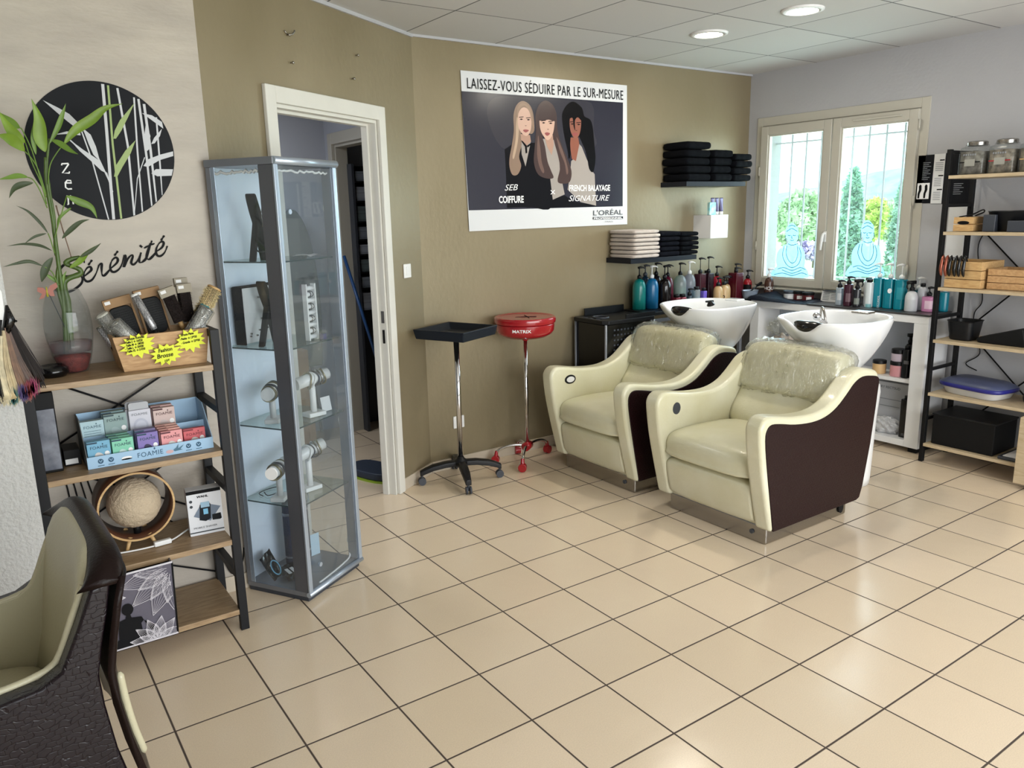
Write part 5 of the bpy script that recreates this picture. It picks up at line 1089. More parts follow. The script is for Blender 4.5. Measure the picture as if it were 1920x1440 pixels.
pl.polys('figure_print', [ell(-.040,.158,.020,.024), [(-.046,.14),(-.034,.14),(-.030,.122),(.004,.116),(.016,.085),(.030,.055),(.062,.040),(.064,.048),(.040,.062),(.028,.070),(.010,.100),(.0,.09),(.002,.06),(.03,.040),(.05,.020),(.0,.010),(-.09,.010),(-.13,.022),(-.08,.045),(-.078,.09),(-.09,.10),(-.09,.116),(-.05,.122)]], mat('print_black', (22,22,26), .6), .0012)
# ================================================================== GLASS DISPLAY CABINET
AN = math.atan2(DU.y, DU.x); CB = A0+DU*.16-DN*.187
t = thing('display_cabinet', 'tall grey glass display cabinet beside the open doorway', 'display cabinet', CB, AN)
CT = t
boxobj('plinth', (-.195,-.165,0), (.195,.17,.03), 'dark_grey', t, .002)
boxobj('base_plate', (-.20,-.172,.022), (.20,.175,.045), 'alu', t, .002)
b = B(); tube(b, [(-.205,-.175,.036),(.205,-.175,.036)], .012, 14); obj('base_rail', b, 'alu_light', t, smooth=False)
boxobj('top_plate', (-.205,-.178,1.885), (.20,.178,1.915), 'alu', t, .003)
b = B(); tube(b, [(-.203,-.178,1.900),(.208,-.178,1.900)], .0155, 16); obj('top_rail', b, 'alu_light', t)
def post(name, lo, hi, m): boxobj(name, lo+(.045,), hi+(1.885,), m, t, .002)
post('corner_post', (-.200,-.172), (-.182,-.098), 'alu_dark'); post('front_trim', (-.203,-.182), (-.180,-.172), 'alu_light')
post('corner_post', (.176,-.172), (.200,-.12), 'alu'); post('front_trim', (.180,-.182), (.203,-.172), 'alu_light')
post('corner_post', (-.200,.150), (-.180,.176), 'alu'); post('inner_trim', (-.199,.130), (-.196,.150), 'alu_light'); post('corner_post', (.176,.150), (.200,.176), 'alu')
boxobj('back_panel', (-.18,.168,.045), (.176,.176,1.885), mat('cabinet_back', (228,238,250), .35), t)
boxobj('front_door', (-.178,-.174,.05), (.176,-.170,1.88), 'cab_glass', t); boxobj('side_glass', (-.200,-.098,.05), (-.196,.150,1.88), 'cab_glass', t); boxobj('side_glass', (.192,-.12,.05), (.196,.150,1.88), 'cab_glass', t)
for z in (1.503, 1.138, .792, .442):
    o = boxobj('glass_shelf', (-.190,-.150,z-.006), (.188,.163,z), 'glass', t); boxobj('shelf_edge', (-.1915,-.150,z-.006), (-.190,.163,z), 'glass_edge', o); boxobj('shelf_edge', (-.190,-.1515,z-.006), (.188,-.150,z), 'glass_edge', o)
b = B(); rnd = random.Random(3); n = 90; pts = [(.183+.003*rnd.uniform(-1,1), -.125+.006*math.sin(i*.4)+.004*rnd.uniform(-1,1), .07+1.78*i/n) for i in range(n)]
for p, q in zip(pts, pts[1:]):
    b.faces.new([b.verts.new(v) for v in ((p[0],p[1]-.005,p[2]),(p[0],p[1]+.005,p[2]),(q[0],q[1]+.005,q[2]),(q[0],q[1]-.005,q[2]))])
obj('led_strip', b, 'white_plastic', t, fix=False)
b = B(); tube(b, spline([(.183,-.12,.10),(.17,-.13,.055),(.10,-.14,.048),(0,-.15,.048),(-.10,-.155,.047)], 5), .004, 6); obj('led_lead', b, 'white_plastic', t)
b = B(); rnd = random.Random(8); tube(b, [(-.192,-.09+.24*i/24, 1.862+.006*rnd.uniform(-1,1)) for i in range(25)], .006, 6); tube(b, [(-.17+.34*i/24, -.155, 1.862+.005*rnd.uniform(-1,1)) for i in range(25)], .005, 6); obj('led_strip', b, 'white_plastic', t)
b = B(); prism(b, ell(-.135,0,.010,.010,20), .010, (0,-.190,.16), (1,0,0), (0,0,1)); prism(b, ell(-.135,0,.010,.010,20), .006, (0,-.184,1.70), (1,0,0), (0,0,1)); obj('door_knob', b, 'alu_light', t)
def inc(name, label, cat, x, y, z, rot=0, group=None):
    w = CB+DU*x+DN*y; return thing(name, label, cat, (w.x,w.y,z), AN+rot, group)
# necklace easels: leaning black padded bar with a strut
for z, x, y, r_, lab, h in ((1.504,-.080,.03,.25,'black padded necklace easel on the top glass shelf',.34), (1.139,-.060,.035,.1,'black padded necklace easel on the second glass shelf',.33)):
    t = inc('necklace_easel', lab, 'jewellery stand', x-.03, y, z, r_, 'black necklace easels in the cabinet'); sc_ = .76
    b = B(); prism(b, [(p.x,p.y) for p in spline([(-.012,.345,0),(.008,.352,0),(.030,.31,0),(.060,.24,0),(.085,.16,0),(.098,.08,0),(.104,.004,0),(.090,.0,0),(.070,.09,0),(.040,.19,0),(.008,.27,0)], 4, True)], .05, (0,.025,0), (1,0,0), (0,0,1)); obj('padded_bar', b, 'black', t, bevel=.006)
    b = B(); obx(b, (-.002,0,.105), (.011,0,.003), (0,.018,0), (.040,0,.112)); obj('strut', b, 'black', t, bevel=.004)
    b = B(); tube(b, spline([(.02,-.047,.29),(.0,-.05,.24),(.01,-.05,.19),(.03,-.048,.16)], 5), .0018, 6); tube(b, spline([(.03,-.047,.27),(.035,-.05,.18),(.05,-.05,.12)], 5), .0018, 6); bmesh.ops.create_cube(b, size=.014, matrix=Matrix.Translation((.018,-.05,.185))); obj('necklaces', b, 'steel', t)
    if z > 1.4: b = B(); tube(b, spline([(-.06,-.03,.085),(-.052,-.04,.05),(0,-.05,.045),(.09,-.05,.055)], 5), .004, 8); obj('ribbon', b, 'black', t)
    for ch in t.children: ch.data.transform(Matrix.Diagonal((.80,.8,.77,1)))
t = inc('jewellery_card', 'white earring board with navy edges leaning in the cabinet behind the second easel', 'jewellery stand', -.01, .10, 1.139)
boxobj('board', (-.13,0,.005), (.11,.012,.245), 'white_matte', t, .001); boxobj('edge', (-.137,-.002,0), (-.130,.05,.25), 'navy', t); boxobj('edge', (-.13,-.002,.245), (.11,.05,.252), 'navy', t)
b = B(); rnd = random.Random(2)
for k in range(16): bmesh.ops.create_cube(b, size=.007, matrix=Matrix.Translation((rnd.uniform(-.11,.09), -.004, rnd.uniform(.03,.22))))
obj('earrings', b, 'steel', t)
t = inc('ring_rack', 'narrow white rack of rings standing on the second glass shelf', 'jewellery stand', .075, -.09, 1.139)
boxobj('frame', (.020,-.012,0), (.028,.012,.25), 'white_plastic', t, .001); boxobj('frame', (-.040,-.012,0), (-.032,.012,.25), 'white_plastic', t, .001)
for k in range(9):
    b = B(); tube(b, [(-.034,0,.015+.027*k),(.022,0,.015+.027*k)], .010, 12); o = obj('roll', b, 'white_matte', t)
    if k%2: b = B(); tube(b, [(-.012,0,.015+.027*k),(-.006,0,.015+.027*k)], .0125, 12); tube(b, [(.006,0,.015+.027*k),(.010,0,.015+.027*k)], .0125, 12); obj('ring', b, 'steel' if k != 7 else 'dark_grey', o)
rnd = random.Random(5)
for k, (x, y, c_, lab) in enumerate(((.135,-.10,'glass','small clear glass trinket pot, left of two on the second glass shelf'), (.162,-.06,'glass','small clear glass trinket pot, right of two on the second glass shelf'), (.105,-.125,'navy','tiny blue ring box on the second glass shelf beside the ring rack'))):
    t = inc('trinket_pot', lab, 'pot', x-.005, y, 1.139); b = B()
    if c_ == 'glass': lathe(b, [(0,0),(.013,0),(.014,.022),(.010,.024)], 20); obj('pot', b, 'vase_glass', t, smooth=True); b = B(); bmesh.ops.create_uvsphere(b, u_segments=8, v_segments=6, radius=.007, matrix=Matrix.Translation((0,0,.008))); obj('charm', b, 'steel', t)
    else: bx(b, (-.012,-.010,0), (.012,.010,.024)); obj('pot', b, mat('blue_box', (44,50,104), .6), t, bevel=.001)
t = inc('paper_note', 'crumpled white paper lying on the top glass shelf', 'paper', .09, -.08, 1.504)
b = B(); rnd = random.Random(6); g_ = [[b.verts.new((-.06+.03*i, -.04+.025*j, .004+.012*rnd.random())) for j in range(4)] for i in range(5)]
for i in range(4):
    for j in range(3): b.faces.new((g_[i][j],g_[i+1][j],g_[i+1][j+1],g_[i][j+1]))
obj('sheet', b, 'white_matte', t)
def tbar(x, y, z, lab, rot, tilt=0, hb=.115, bag=False, side=1, n=6):
    t = inc('bracelet_stand', lab, 'jewellery stand', x, y, z, rot, 'white bracelet stands in the cabinet')
    boxobj('foot', (-.045,-.032,0), (.045,.032,.020), 'white_plastic', t, .004)
    b = B(); tube(b, [(0,0,.018),(0,0,hb)], [.014,.014], 16); obj('post', b, 'white_plastic', t)
    b = B(); tube(b, [(-.085,0,hb+.012-tilt),(.085,0,hb+.012+tilt)], .027, 28); obj('roll', b, 'white_plastic', t)
    rnd = random.Random(int(x*1000)+n)
    for k in range(n):
        xx = (-.05+.018*k) if side > 0 else (.05-.018*k); r = .030+.004*rnd.random(); dy = rnd.uniform(-.1,.1)
        b = B(); pts = [(xx+.006*math.sin(a*2+k)+dy*.02*math.cos(a), r*math.cos(a), hb+.008+r*1.08*math.sin(a)+tilt*xx/.085) for a in [2*PI*i/24 for i in range(25)]]
        tube(b, pts, .003+.002*rnd.random(), 8, cap=False)
        obj('bracelet', b, (mat('bead_brass', (150,140,110), .3, metal=.7), 'steel', 'dark_grey', 'white_plastic')[k%4], t)
    return t
tbar(-.105,.02,.793,'white bracelet stand loaded with brass bangles, third shelf left',.5,.0,.13,n=7)
tbar(.045,-.085,.793,'white bracelet stand with dark beads, third shelf right',-.3,.012,.16,n=5,side=-1)
tbar(-.135,-.005,.443,'white bracelet stand with silver bangles, fourth shelf left',.35,0,.135,side=1,n=5)
tbar(.02,-.05,.443,'white bracelet stand wrapped in film, fourth shelf right',-.3,.02,.17,n=4,side=-1)
t = inc('price_card', 'small white price card standing on the third glass shelf at the right', 'card', .135, -.085, .793, -.2)
b = B(); obx(b, (0,0,.034), (.028,0,0), (0,.0008,0), (0,.006,.033)); obj('card', b, 'white_matte', t)
t = inc('coiled_string', 'thin black cord coiled on the fourth glass shelf', 'cord', -.07, .06, .443)
b = B(); tube(b, spline([(-.07,.03,.004),(-.05,.07,.006),(.02,.07,.004),(.05,.03,.008),(.0,.0,.004),(-.06,.01,.006),(-.04,.05,.01)], 6), .002, 6); obj('cord', b, 'black', t)
t = inc('gift_pouch', 'tall navy fabric pouch with grey band standing on the cabinet floor', 'pouch', .045, .075, .045)
nv = mat('pouch_navy', (34,38,62), .8, bump=.4, bscale=150)
b = B(); lathe(b, [(0,0),(.062,0),(.066,.02),(.064,.30),(.060,.33),(.052,.335)], 28, sx=1.15, sy=.7); obj('pouch', b, nv, t, smooth=True)
b = B(); lathe(b, [(.0665,.262),(.0668,.275)], 28, sx=1.15, sy=.7); lathe(b, [(.0665,.05),(.0668,.06)], 28, sx=1.15, sy=.7); obj('band', b, 'alu', t, smooth=True)
b = B(); tube(b, spline([(.05,-.03,.28),(.07,-.03,.31),(.06,-.03,.345),(.04,-.03,.33),(.055,-.03,.27)], 5), .004, 6); obj('ribbon', b, 'alu', t)
for i, (x, y, r_, tl, lab) in enumerate(((-.135,.045,.3,1.05,'black glossy sachet with blue cord propped against the cabinet corner'), (-.10,-.04,-.35,.18,'black glossy sachet with white lettering lying on the cabinet floor'))):
    t = inc('jewellery_sachet', lab, 'sachet', x, y, .047, r_, 'black sachets on the cabinet floor')
    ax = Vector((math.cos(0),0,0)); up = Vector((0,math.cos(tl),math.sin(tl))); b = B(); rnd = random.Random(i); g_ = [[b.verts.new(ax*(-.055+.0183*p)+up*(.018*q)+Vector((0,0,.012*rnd.random()+.004))) for q in range(8)] for p in range(7)]
    for p in range(6):
        for q in range(7): b.faces.new((g_[p][q],g_[p+1][q],g_[p+1][q+1],g_[p][q+1]))
    obj('sachet', b, mat('sachet_black', (20,20,22), .12), t, fix=False)
    nn = ax.cross(up); b = B()
    for k in range(3): obx(b, ax*(-.018+.02*k)+up*.06+nn*-.016 if i == 0 else ax*(-.025+.025*k)+up*.05+Vector((0,0,.02)), ax*.008, nn*.0005, up*.022)
    obj('white_marks', b, 'white_matte', t)
    if i == 0: b = B(); tube(b, [ax*(.032*math.cos(a))+up*(.055+.035*math.sin(a))-nn*.0+Vector((0,-.014,.008)) for a in [2*PI*k/20 for k in range(21)]], .003, 6, cap=False); obj('blue_cord', b, mat('cord_blue', (110,170,200), .4), t)
t = inc('leaflet', 'pale blue printed leaflet standing behind the navy pouch', 'leaflet', .135, .05, .047, -.3)
boxobj('sheet', (-.03,0,0), (.03,.002,.11), mat('leaflet_blue', (176,200,214), .6), t)
# ================================================================== BACK ROOM
t = thing('ironing_board', 'grey green ironing board standing upright against the back room wall', 'ironing board', (1.66,2.50,0))
b = B(); pts = [(-.15,.30),(-.17,.75),(-.15,1.1),(-.11,1.32),(-.05,1.45),(0,1.48),(.05,1.45),(.11,1.32),(.15,1.1),(.17,.75),(.15,.30)]; prism(b, [(p.x,p.y) for p in spline([(a_,c_,0) for a_, c_ in pts], 4)], .035, (0,.03,.25), (1,0,0), (0,0,1)); obj('padded_top', b, mat('board_green', (96,104,100), .8, noise=.2, nscale=6), t, bevel=.01)
for s in (-1, 1): b = B(); tube(b, [(s*.12,.06,0),(s*.04,.06,1.1)], .011, 8); obj('leg', b, 'alu', t)
t = thing('cardboard_box', 'brown cardboard box stacked on another against the back room wall', 'box', (1.45,2.40,0)); 
boxobj('carton', (-.17,-.12,.36), (.17,.12,.72), 'kraft', t, .003); boxobj('tape', (-.025,-.1215,.36), (.025,-.1195,.72), 'pine', t)
boxobj('lower_carton', (-.18,-.13,.0), (.18,.13,.36), 'kraft', t, .003)
t = thing('dust_mop', 'blue handled mop leaning in the dark store room', 'mop', (2.42,2.1,0))
a_, c_ = P(645,480,y=2.35), P(712,690,y=2.05); b = B(); tube(b, [a_, c_], .012, 10); obj('handle', b, mat('mop_blue', (36,78,132), .4), t, world=True)
b = B(); tube(b, [c_, Vector((c_.x+.10,c_.y-.1,.03))], .012, 10); bx(b, (c_.x-.02,c_.y-.2,0.001), (c_.x+.22,c_.y-.05,.03)); obj('head', b, 'dark_grey', t, world=True)
t = thing('floor_steamer', 'dark blue flat appliance with lime edge on the floor inside the doorway', 'appliance', (1.66,1.33,0), math.radians(20))
b = B(); prism(b, [(p.x,p.y) for p in spline([(-.09,-.16,0),(.07,-.18,0),(.11,.0,0),(.09,.16,0),(-.02,.19,0),(-.10,.08,0)], 4, True)], .05, (0,0,.012)); obj('body', b, mat('appliance_blue', (40,52,70), .5), t, bevel=.01)
b = B(); prism(b, [(p.x,p.y) for p in spline([(-.095,-.165,0),(.075,-.185,0),(.115,.0,0),(.095,.165,0),(-.02,.195,0),(-.105,.08,0)], 4, True)], .012, (0,0,.0)); obj('lime_edge', b, mat('lime', (150,180,50), .5), t)
t = thing('file_rack', 'tall dark rack of catalogues in the store room beyond the inner doorway', 'shelf', (2.42,2.46,0))
boxobj('back_panel', (-.32,.14,0), (.35,.15,2.05), 'dark_grey', t)
for s in (-.33, .35): boxobj('side_panel', (s-.01,-.12,0), (s+.01,.15,2.05), 'dark_grey', t)
zz = .95
rnd = random.Random(9); k = 0
while zz < 2.0:
    o = boxobj('shelf', (-.32,-.12,zz), (.34,.14,zz+.012), 'black', t); zz += .012
    h = (.16,.11,.12,.10,.12,.14,.13,.10)[k%8]
    for j in range(2):
        c_ = thing('catalogue_stack', 'grey catalogue stack on the store room rack, %s side of shelf %s' % (('left','right')[j], ('one','two','three','four','five','six','seven','eight')[k%8]), 'catalogues', (2.42-.15+.32*j,2.46,zz+.001), 0, 'catalogue stacks in the store room')
        boxobj('pile', (-.155,-.11,0), (.145,.12,h-.03), mat('pages_%d' % (k%3), ((150,156,168),(120,128,140),(96,110,112))[k%3], .7, noise=.5, nscale=2, stretch=(.5,1,60)), c_)
    zz += h; k += 1
# ================================================================== TRAY STANDS
t = thing('tray_stand', 'black square tray trolley on chrome pole with four castors', 'trolley', (2.06,.88,0), math.radians(-66))
b = B()
for a, c2 in (((-.19,-.19),(.19,-.19)),): pass
b = B(); n = 4
def tray(b, s0, s1, z0, z1, w):
    o = [(-s0,-s0),(s0,-s0),(s0,s0),(-s0,s0)]; ot = [(-s1,-s1),(s1,-s1),(s1,s1),(-s1,s1)]
    rings = [[b.verts.new((x,y,z0)) for x, y in o], [b.verts.new((x,y,z1)) for x, y in ot], [b.verts.new((x*(1-w/s1),y*(1-w/s1),z1)) for x, y in ot], [b.verts.new((x*(1-w*3.2/s1),y*(1-w*3.2/s1),z0+.02)) for x, y in ot]]
    for p, q in zip(rings, rings[1:]):
        for k in range(4): b.faces.new((p[k],p[(k+1)%4],q[(k+1)%4],q[k]))
    b.faces.new(rings[0][::-1]); b.faces.new(rings[-1])
tray(b, .176, .188, .935, .995, .016); obj('tray', b, mat('tray_blue_black', (38,46,58), .38), t, bevel=.006, seg=3)
b = B(); rnd = random.Random(4)
for k in range(7): obx(b, (rnd.uniform(-.09,.1), rnd.uniform(-.09,.09), .960), (.02,.006*rnd.uniform(-1,1),0), (.004,.006,0), (0,0,.002))
obj('hair_pins', b, 'dark_grey', t)
b = B(); tube(b, [(0,0,.13),(0,0,.94)], .0175, 24); obj('pole', b, 'chrome', t)
b = B(); lathe(b, [(.03,.10),(.045,.115),(.045,.14),(.026,.152),(.020,.165)], 28); obj('hub', b, 'black_plastic', t)
for k in range(4):
    a = PI/4+k*PI/2; ca, sa = math.cos(a), math.sin(a); b = B()
    pr = [(.02,.135,.024),(.10,.132,.027),(.18,.118,.025),(.235,.098,.020),(.262,.085,.018)]; rows = []
    for r, z, w in pr: rows.append([b.verts.new((ca*r-sa*w*sg, sa*r+ca*w*sg, z+dz)) for sg, dz in ((-1,-.028),(1,-.028),(1,0),(.6,.008),(-.6,.008),(-1,0))])
    for p, q in zip(rows, rows[1:]):
        for i in range(6): b.faces.new((p[i],p[(i+1)%6],q[(i+1)%6],q[i]))
    b.faces.new(rows[0]); b.faces.new(rows[-1][::-1]); lg_ = obj('leg', b, 'black_plastic', t, bevel=.004)
    b = B(); c_ = Vector((ca*.252, sa*.252, .025)); tube(b, [c_+Vector((0,0,.0)), c_+Vector((0,0,.055))], .008, 10)
    for s in (-1, 1): tube(b, [c_+Vector((-sa*.006*s,ca*.006*s,0)), c_+Vector((-sa*.018*s,ca*.018*s,0))], .0245, 20)
    obj('castor', b, 'dark_grey', lg_)
t = thing('round_tray_stand', 'red round lidded tray trolley on chrome pole with red castors', 'trolley', (2.62,.93,0), math.radians(33))
b = B(); lathe(b, [(0,.872),(.140,.872),(.176,.892),(.192,.915),(.195,.958),(.188,.964)], 56); obj('bowl', b, 'red', t, smooth=False, bevel=.003)
b = B(); lathe(b, [(.188,.964),(.201,.966),(.205,.985),(.202,1.0),(.194,1.006),(.180,1.004),(.172,1.0),(0,1.0)], 56); ld_ = obj('lid', b, 'red', t, bevel=.002)
b = B(); lathe(b, [(.040,.996),(.055,.999),(.062,.996)], 36, (-.07,-.03,0)); obj('finger_recess', b, 'red_dark', ld_); 
b = B(); tube(b, spline([(-.05,-.05,.999),(.0,-.02,1.001),(.07,.03,1.001)], 4), .0028, 6); tube(b, spline([(-.02,.06,.999),(.0,-.0,1.001),(.03,-.07,1.001)], 4), .0028, 6); obj('comb_slot', b, 'black', ld_)
# lettering wrapped on the bowl, facing the room
cu = bpy.data.curves.new('t', 'FONT'); cu.body = 'MATRIX'; cu.size = .027; cu.align_x = 'CENTER'; cu.offset = .0006; to = bpy.data.objects.new('t', cu); me = bpy.data.meshes.new_from_object(to); bpy.data.objects.remove(to)
va = math.atan2(CAMP.y-.93, CAMP.x-2.62)-math.radians(33)-.12
for v in me.vertices:
    a = va+v.co.x*1.25/.194; rr = .1962; v.co = Vector((rr*math.cos(a), rr*math.sin(a), .922+v.co.y))
me.materials.append(M['white_ink']); o = bpy.data.objects.new('brand_lettering', me); C.objects.link(o); o.parent = t
b = B(); tube(b, [(0,0,.12),(0,0,.86)], .0125, 20); obj('pole', b, 'chrome', t)
b = B(); tube(b, [(0,0,.845),(0,0,.874)], .020, 20); obj('pole_socket', b, 'red', t)
b = B(); tube(b, [(-.035,0,.115),(.035,0,.115)], .030, 20); obj('hub', b, 'red', t)
for k, (a0, rr) in enumerate(((math.radians(150-33),.22), (math.radians(225-33),.21), (math.radians(18-33),.24), (math.radians(75-33),.20))):
    ca, sa = math.cos(a0), math.sin(a0); b = B(); tube(b, spline([(0,0,.118),(ca*rr*.45,sa*rr*.45,.125),(ca*rr*.85,sa*rr*.85,.10),(ca*rr,sa*rr,.062)], 5), .010, 12); lg_ = obj('leg', b, 'chrome', t)
    b = B(); c_ = Vector((ca*rr, sa*rr, .029)); tube(b, [c_+Vector((0,0,.01)), c_+Vector((-ca*.01,-sa*.01,.06))], [.016,.011], 12); ax_ = Vector((math.cos(va),math.sin(va),0)) if k in (0,1) else Vector((-sa,ca,0)); tube(b, [c_+ax_*.020, c_-ax_*.020], .0285, 24); obj('castor', b, 'red', lg_, bevel=.003)
# ================================================================== BLACK SALON TROLLEY
t = thing('salon_trolley', 'black salon storage trolley against the poster wall left of the bottles', 'trolley', (3.40,.93,0))
def tb(name, lo, hi, m, bev=.002, par=None): return boxobj(name, lo, hi, m, par or t, bev, world=True)
tb('cabinet_body', (3.19,.775,.10), (3.62,1.085,.90), 'black_gloss', .004)
b = B(); pts = [(3.165,.79),(3.20,.752),(3.62,.745),(3.65,.77),(3.65,1.10),(3.20,1.115),(3.165,1.09)]; prism(b, pts, .028, (0,0,.905)); obj('top_tray', b, 'black_plastic', t, world=True, bevel=.004)
b = B()
for x, y in ((3.195,.86),(3.195,.93),(3.20,1.0)): prism(b, ell(x,y,.014,.018,20), .002, (0,0,.9331))
tube(b, [(3.27+.05*math.cos(a), .92+.06*math.sin(a), .938) for a in [2*PI*k/24 for k in range(25)]], .006, 8, cap=False); obj('dryer_holders', b, 'dark_grey', t, world=True)
tb('rear_rim', (3.26,1.08,.933), (3.64,1.092,.985), 'black_plastic'); tb('side_rim', (3.36,.752,.933), (3.64,.762,.965), 'black_plastic')
for x, y in ((3.182,.765),(3.182,1.09),(3.63,.76)): b = B(); tube(b, [(x,y,.08),(x,y,.905)], .009, 10); obj('corner_post', b, 'alu', t, world=True)
b = B()
for i in range(9):
    for j in range(5): obx(b, (3.27+.032*i,.7735,.86-.035*j), (.008,0,0), (0,.001,0), (0,0,.006))
obj('vent_holes', b, 'dark_grey', t, world=True)
for x in (3.22, 3.59):
    for y in (.80, 1.06): b = B(); tube(b, [(x-.012,y,.026),(x+.012,y,.026)], .025, 16); tube(b, [(x,y,.04),(x,y,.1)], .01, 8); obj('castor', b, 'black', t, world=True)
# ================================================================== COUNTERS
t = thing('corner_table', 'black topped side table with silver frame under the shampoo bottles', 'table', (4.35,.97,0))
tb('table_top', (3.665,.835,.915), (5.045,1.125,.940), 'black_plastic', .003)
for x in (3.70, 4.70):
    for y in (.86, 1.10): tb('leg', (x-.014,y-.014,0), (x+.014,y+.014,.915), 'alu', .002)
tb('frame_rail', (3.70,.852,.860), (4.70,.868,.885), 'alu'); tb('lower_shelf', (3.70,.86,.42), (4.70,1.10,.435), 'black_plastic'); tb('frame_rail', (4.692,.86,.44), (4.708,1.10,.46), 'alu')
t = thing('white_counter', 'white open shelf counter with dark top under the window', 'counter', (4.91,.1,0))
tb('top_board', (4.767,-.612,.895), (5.045,.815,.945), 'white', .002); tb('worktop', (4.760,-.618,.945), (5.045,.300,.958), mat('worktop_dark', (62,60,60), .35, noise=.3, nscale=12), .002)
tb('end_panel', (4.767,-.612,.04), (5.045,-.515,.895), 'white', .002); tb('end_panel', (4.767,.735,.04), (5.045,.815,.895), 'white', .002); tb('divider', (4.80,.10,.04), (5.045,.13,.895), 'white')
tb('bottom_board', (4.767,-.515,.04), (5.045,.735,.085), 'white', .002); tb('middle_shelf', (4.80,-.515,.475), (5.045,.735,.500), 'white', .001); tb('back_board', (5.035,-.515,.085), (5.045,.735,.895), 'grey_wall')
for y in (-.56,.77): tb('foot', (4.80,y-.03,0), (5.0,y+.03,.04), 'black')
# ================================================================== BOTTLES
PUMPM = {}
def bottle(label, x, y, z, r, h, rgb, pump='black', ph=.075, neck=.012, alpha=None, sq=0, shoulder=.30, lab=None, rough=.22, group='bottles on the counters', sx=1, sy=1, pa=None, txt=None, spray=False, long_=0, name='shampoo_bottle', cap_r=None, bandrgb=None, flat=False):
    t = thing(name, label, 'bottle', (x,y,z), 0, group)
    m = mat('bottle_%d_%d_%d' % rgb, rgb, rough) if alpha is None else glassmat('clearb_%d_%d_%d' % rgb, rgb, .05, alpha)
    s = h*(1-shoulder); prof = [(0,0),(r*.93,0),(r,.006),(r,s*.5),(r,s)]+[(neck+(r-neck)*math.cos(a)**.9 if a < 1.57 else neck, s+(h-s)*math.sin(a)) for a in (.35,.7,1.0,1.25,1.45)]+[(neck,h),(neck,h+.006)]
    if flat: prof = [(0,0),(r*.93,0),(r,.006),(r,h-.004),(r*.94,h),(neck,h),(neck,h+.006)]
    b = B(); lathe(b, prof, 32 if not sq else 24, sx=sx, sy=sy, sq=sq); obj('bottle_body', b, m, t, smooth=not flat and not sq, bevel=.002 if (flat or sq) else 0)
    if alpha is not None: b = B(); lathe(b, [(0,.004),(r*.95,.004),(r*.95,s*.8),(0,s*.8)], 24, sx=sx, sy=sy, sq=sq); obj('liquid', b, glassmat('liq_%d_%d_%d' % rgb, rgb, .3, .55), t)
    pm = {'black':'black_plastic','white':'white_plastic'}.get(pump, pump)
    cr = cap_r or neck*1.35
    if pump:
        b = B(); lathe(b, [(cr,h+.004),(cr*1.02,h+.022),(cr*.6,h+.030),(cr*.35,h+.034)], 18)
        a = pa if pa is not None else -.6
        top = h+.034+ph*.45+long_
        if spray:
            tube(b, [(0,0,h+.02),(0,0,h+.05)], [.009,.011], 10); d = Vector((math.cos(a), math.sin(a), 0)); obx(b, Vector((0,0,h+.06))+d*.008, d*.030, Vector((-d.y,d.x,0))*.009, (0,0,.011)); tube(b, spline([Vector((0,0,h+.055))+d*.03, Vector((0,0,h+.035))+d*.038, Vector((0,0,h+.015))+d*.030], 4), .005, 8)
        else:
            tube(b, [(0,0,h+.03),(0,0,top)], .0042 if not long_ else .003, 8); d = Vector((math.cos(a), math.sin(a), 0))
            tube(b, [Vector((0,0,top))-d*.012, Vector((0,0,top+.004))+d*.008, Vector((0,0,top+.002))+d*.030, Vector((0,0,top-.006))+d*.044], [.008,.0085,.005,.004], 8)
        obj('pump' if not spray else 'trigger', b, pm, t, smooth=True)
    else:
        b = B(); lathe(b, [(cr,h+.002),(cr,h+.022),(cr*.9,h+.024)], 18); obj('cap', b, 'black_plastic', t)
    if lab:
        lrgb, z0, z1 = lab; b = B(); va = math.atan2(CAMP.y-y, CAMP.x-x); n = 14; w = 1.0
        if sq or flat: w = .7
        rows = []
        for k in range(n+1):
            a = va-w+2*w*k/n; ca, sa = math.cos(a), math.sin(a); e = 1
            if sq: e = (abs(ca)**sq+abs(sa)**sq)**(-1/sq)
            rows.append((b.verts.new(((r+.0006)*ca*e*sx,(r+.0006)*sa*e*sy,h*z0)), b.verts.new(((r+.0006)*ca*e*sx,(r+.0006)*sa*e*sy,h*z1))))
        for p, q in zip(rows, rows[1:]): b.faces.new((p[0],q[0],q[1],p[1]))
        obj('label', b, mat('lab_%d_%d_%d' % lrgb, lrgb, .5), t, fix=False)
    if txt:
        s_, hz, zf_, tm, xs = txt; cu = bpy.data.curves.new('t', 'FONT'); cu.body = s_; cu.size = hz*1.38; cu.align_x = 'CENTER'; to = bpy.data.objects.new('t', cu); me = bpy.data.meshes.new_from_object(to); bpy.data.objects.remove(to); va = math.atan2(CAMP.y-y, CAMP.x-x)
        for v in me.vertices:
            if xs == 'v': uu, vv = -(v.co.y-hz/2), v.co.x
            else: uu, vv = v.co.x*xs, v.co.y
            a = va+uu/r; ca, sa = math.cos(a), math.sin(a); e = (abs(ca)**sq+abs(sa)**sq)**(-1/sq) if sq else 1; v.co = Vector(((r+.0012)*ca*e*sx, (r+.0012)*sa*e*sy, h*zf_+vv))
        me.materials.append(M[tm]); o = bpy.data.objects.new('lettering', me); C.objects.link(o); o.parent = t
    return t
GB = 'bottles on the black corner table'; z = .941
bottle('large teal pump bottle, leftmost of the row under the beige towels', 3.745,1.03,z,.050,.225,(16,120,116),group=GB,ph=.11)
bottle('large blue bottle with a white pump, next to the teal one', 3.845,1.00,z,.050,.225,(12,92,138),pump='white',group=GB,ph=.12)
bottle('dark blue bottle hidden behind the white pumped blue one', 3.86,1.085,z,.034,.235,(20,50,74),pump='dark_grey',group=GB,ph=.1)
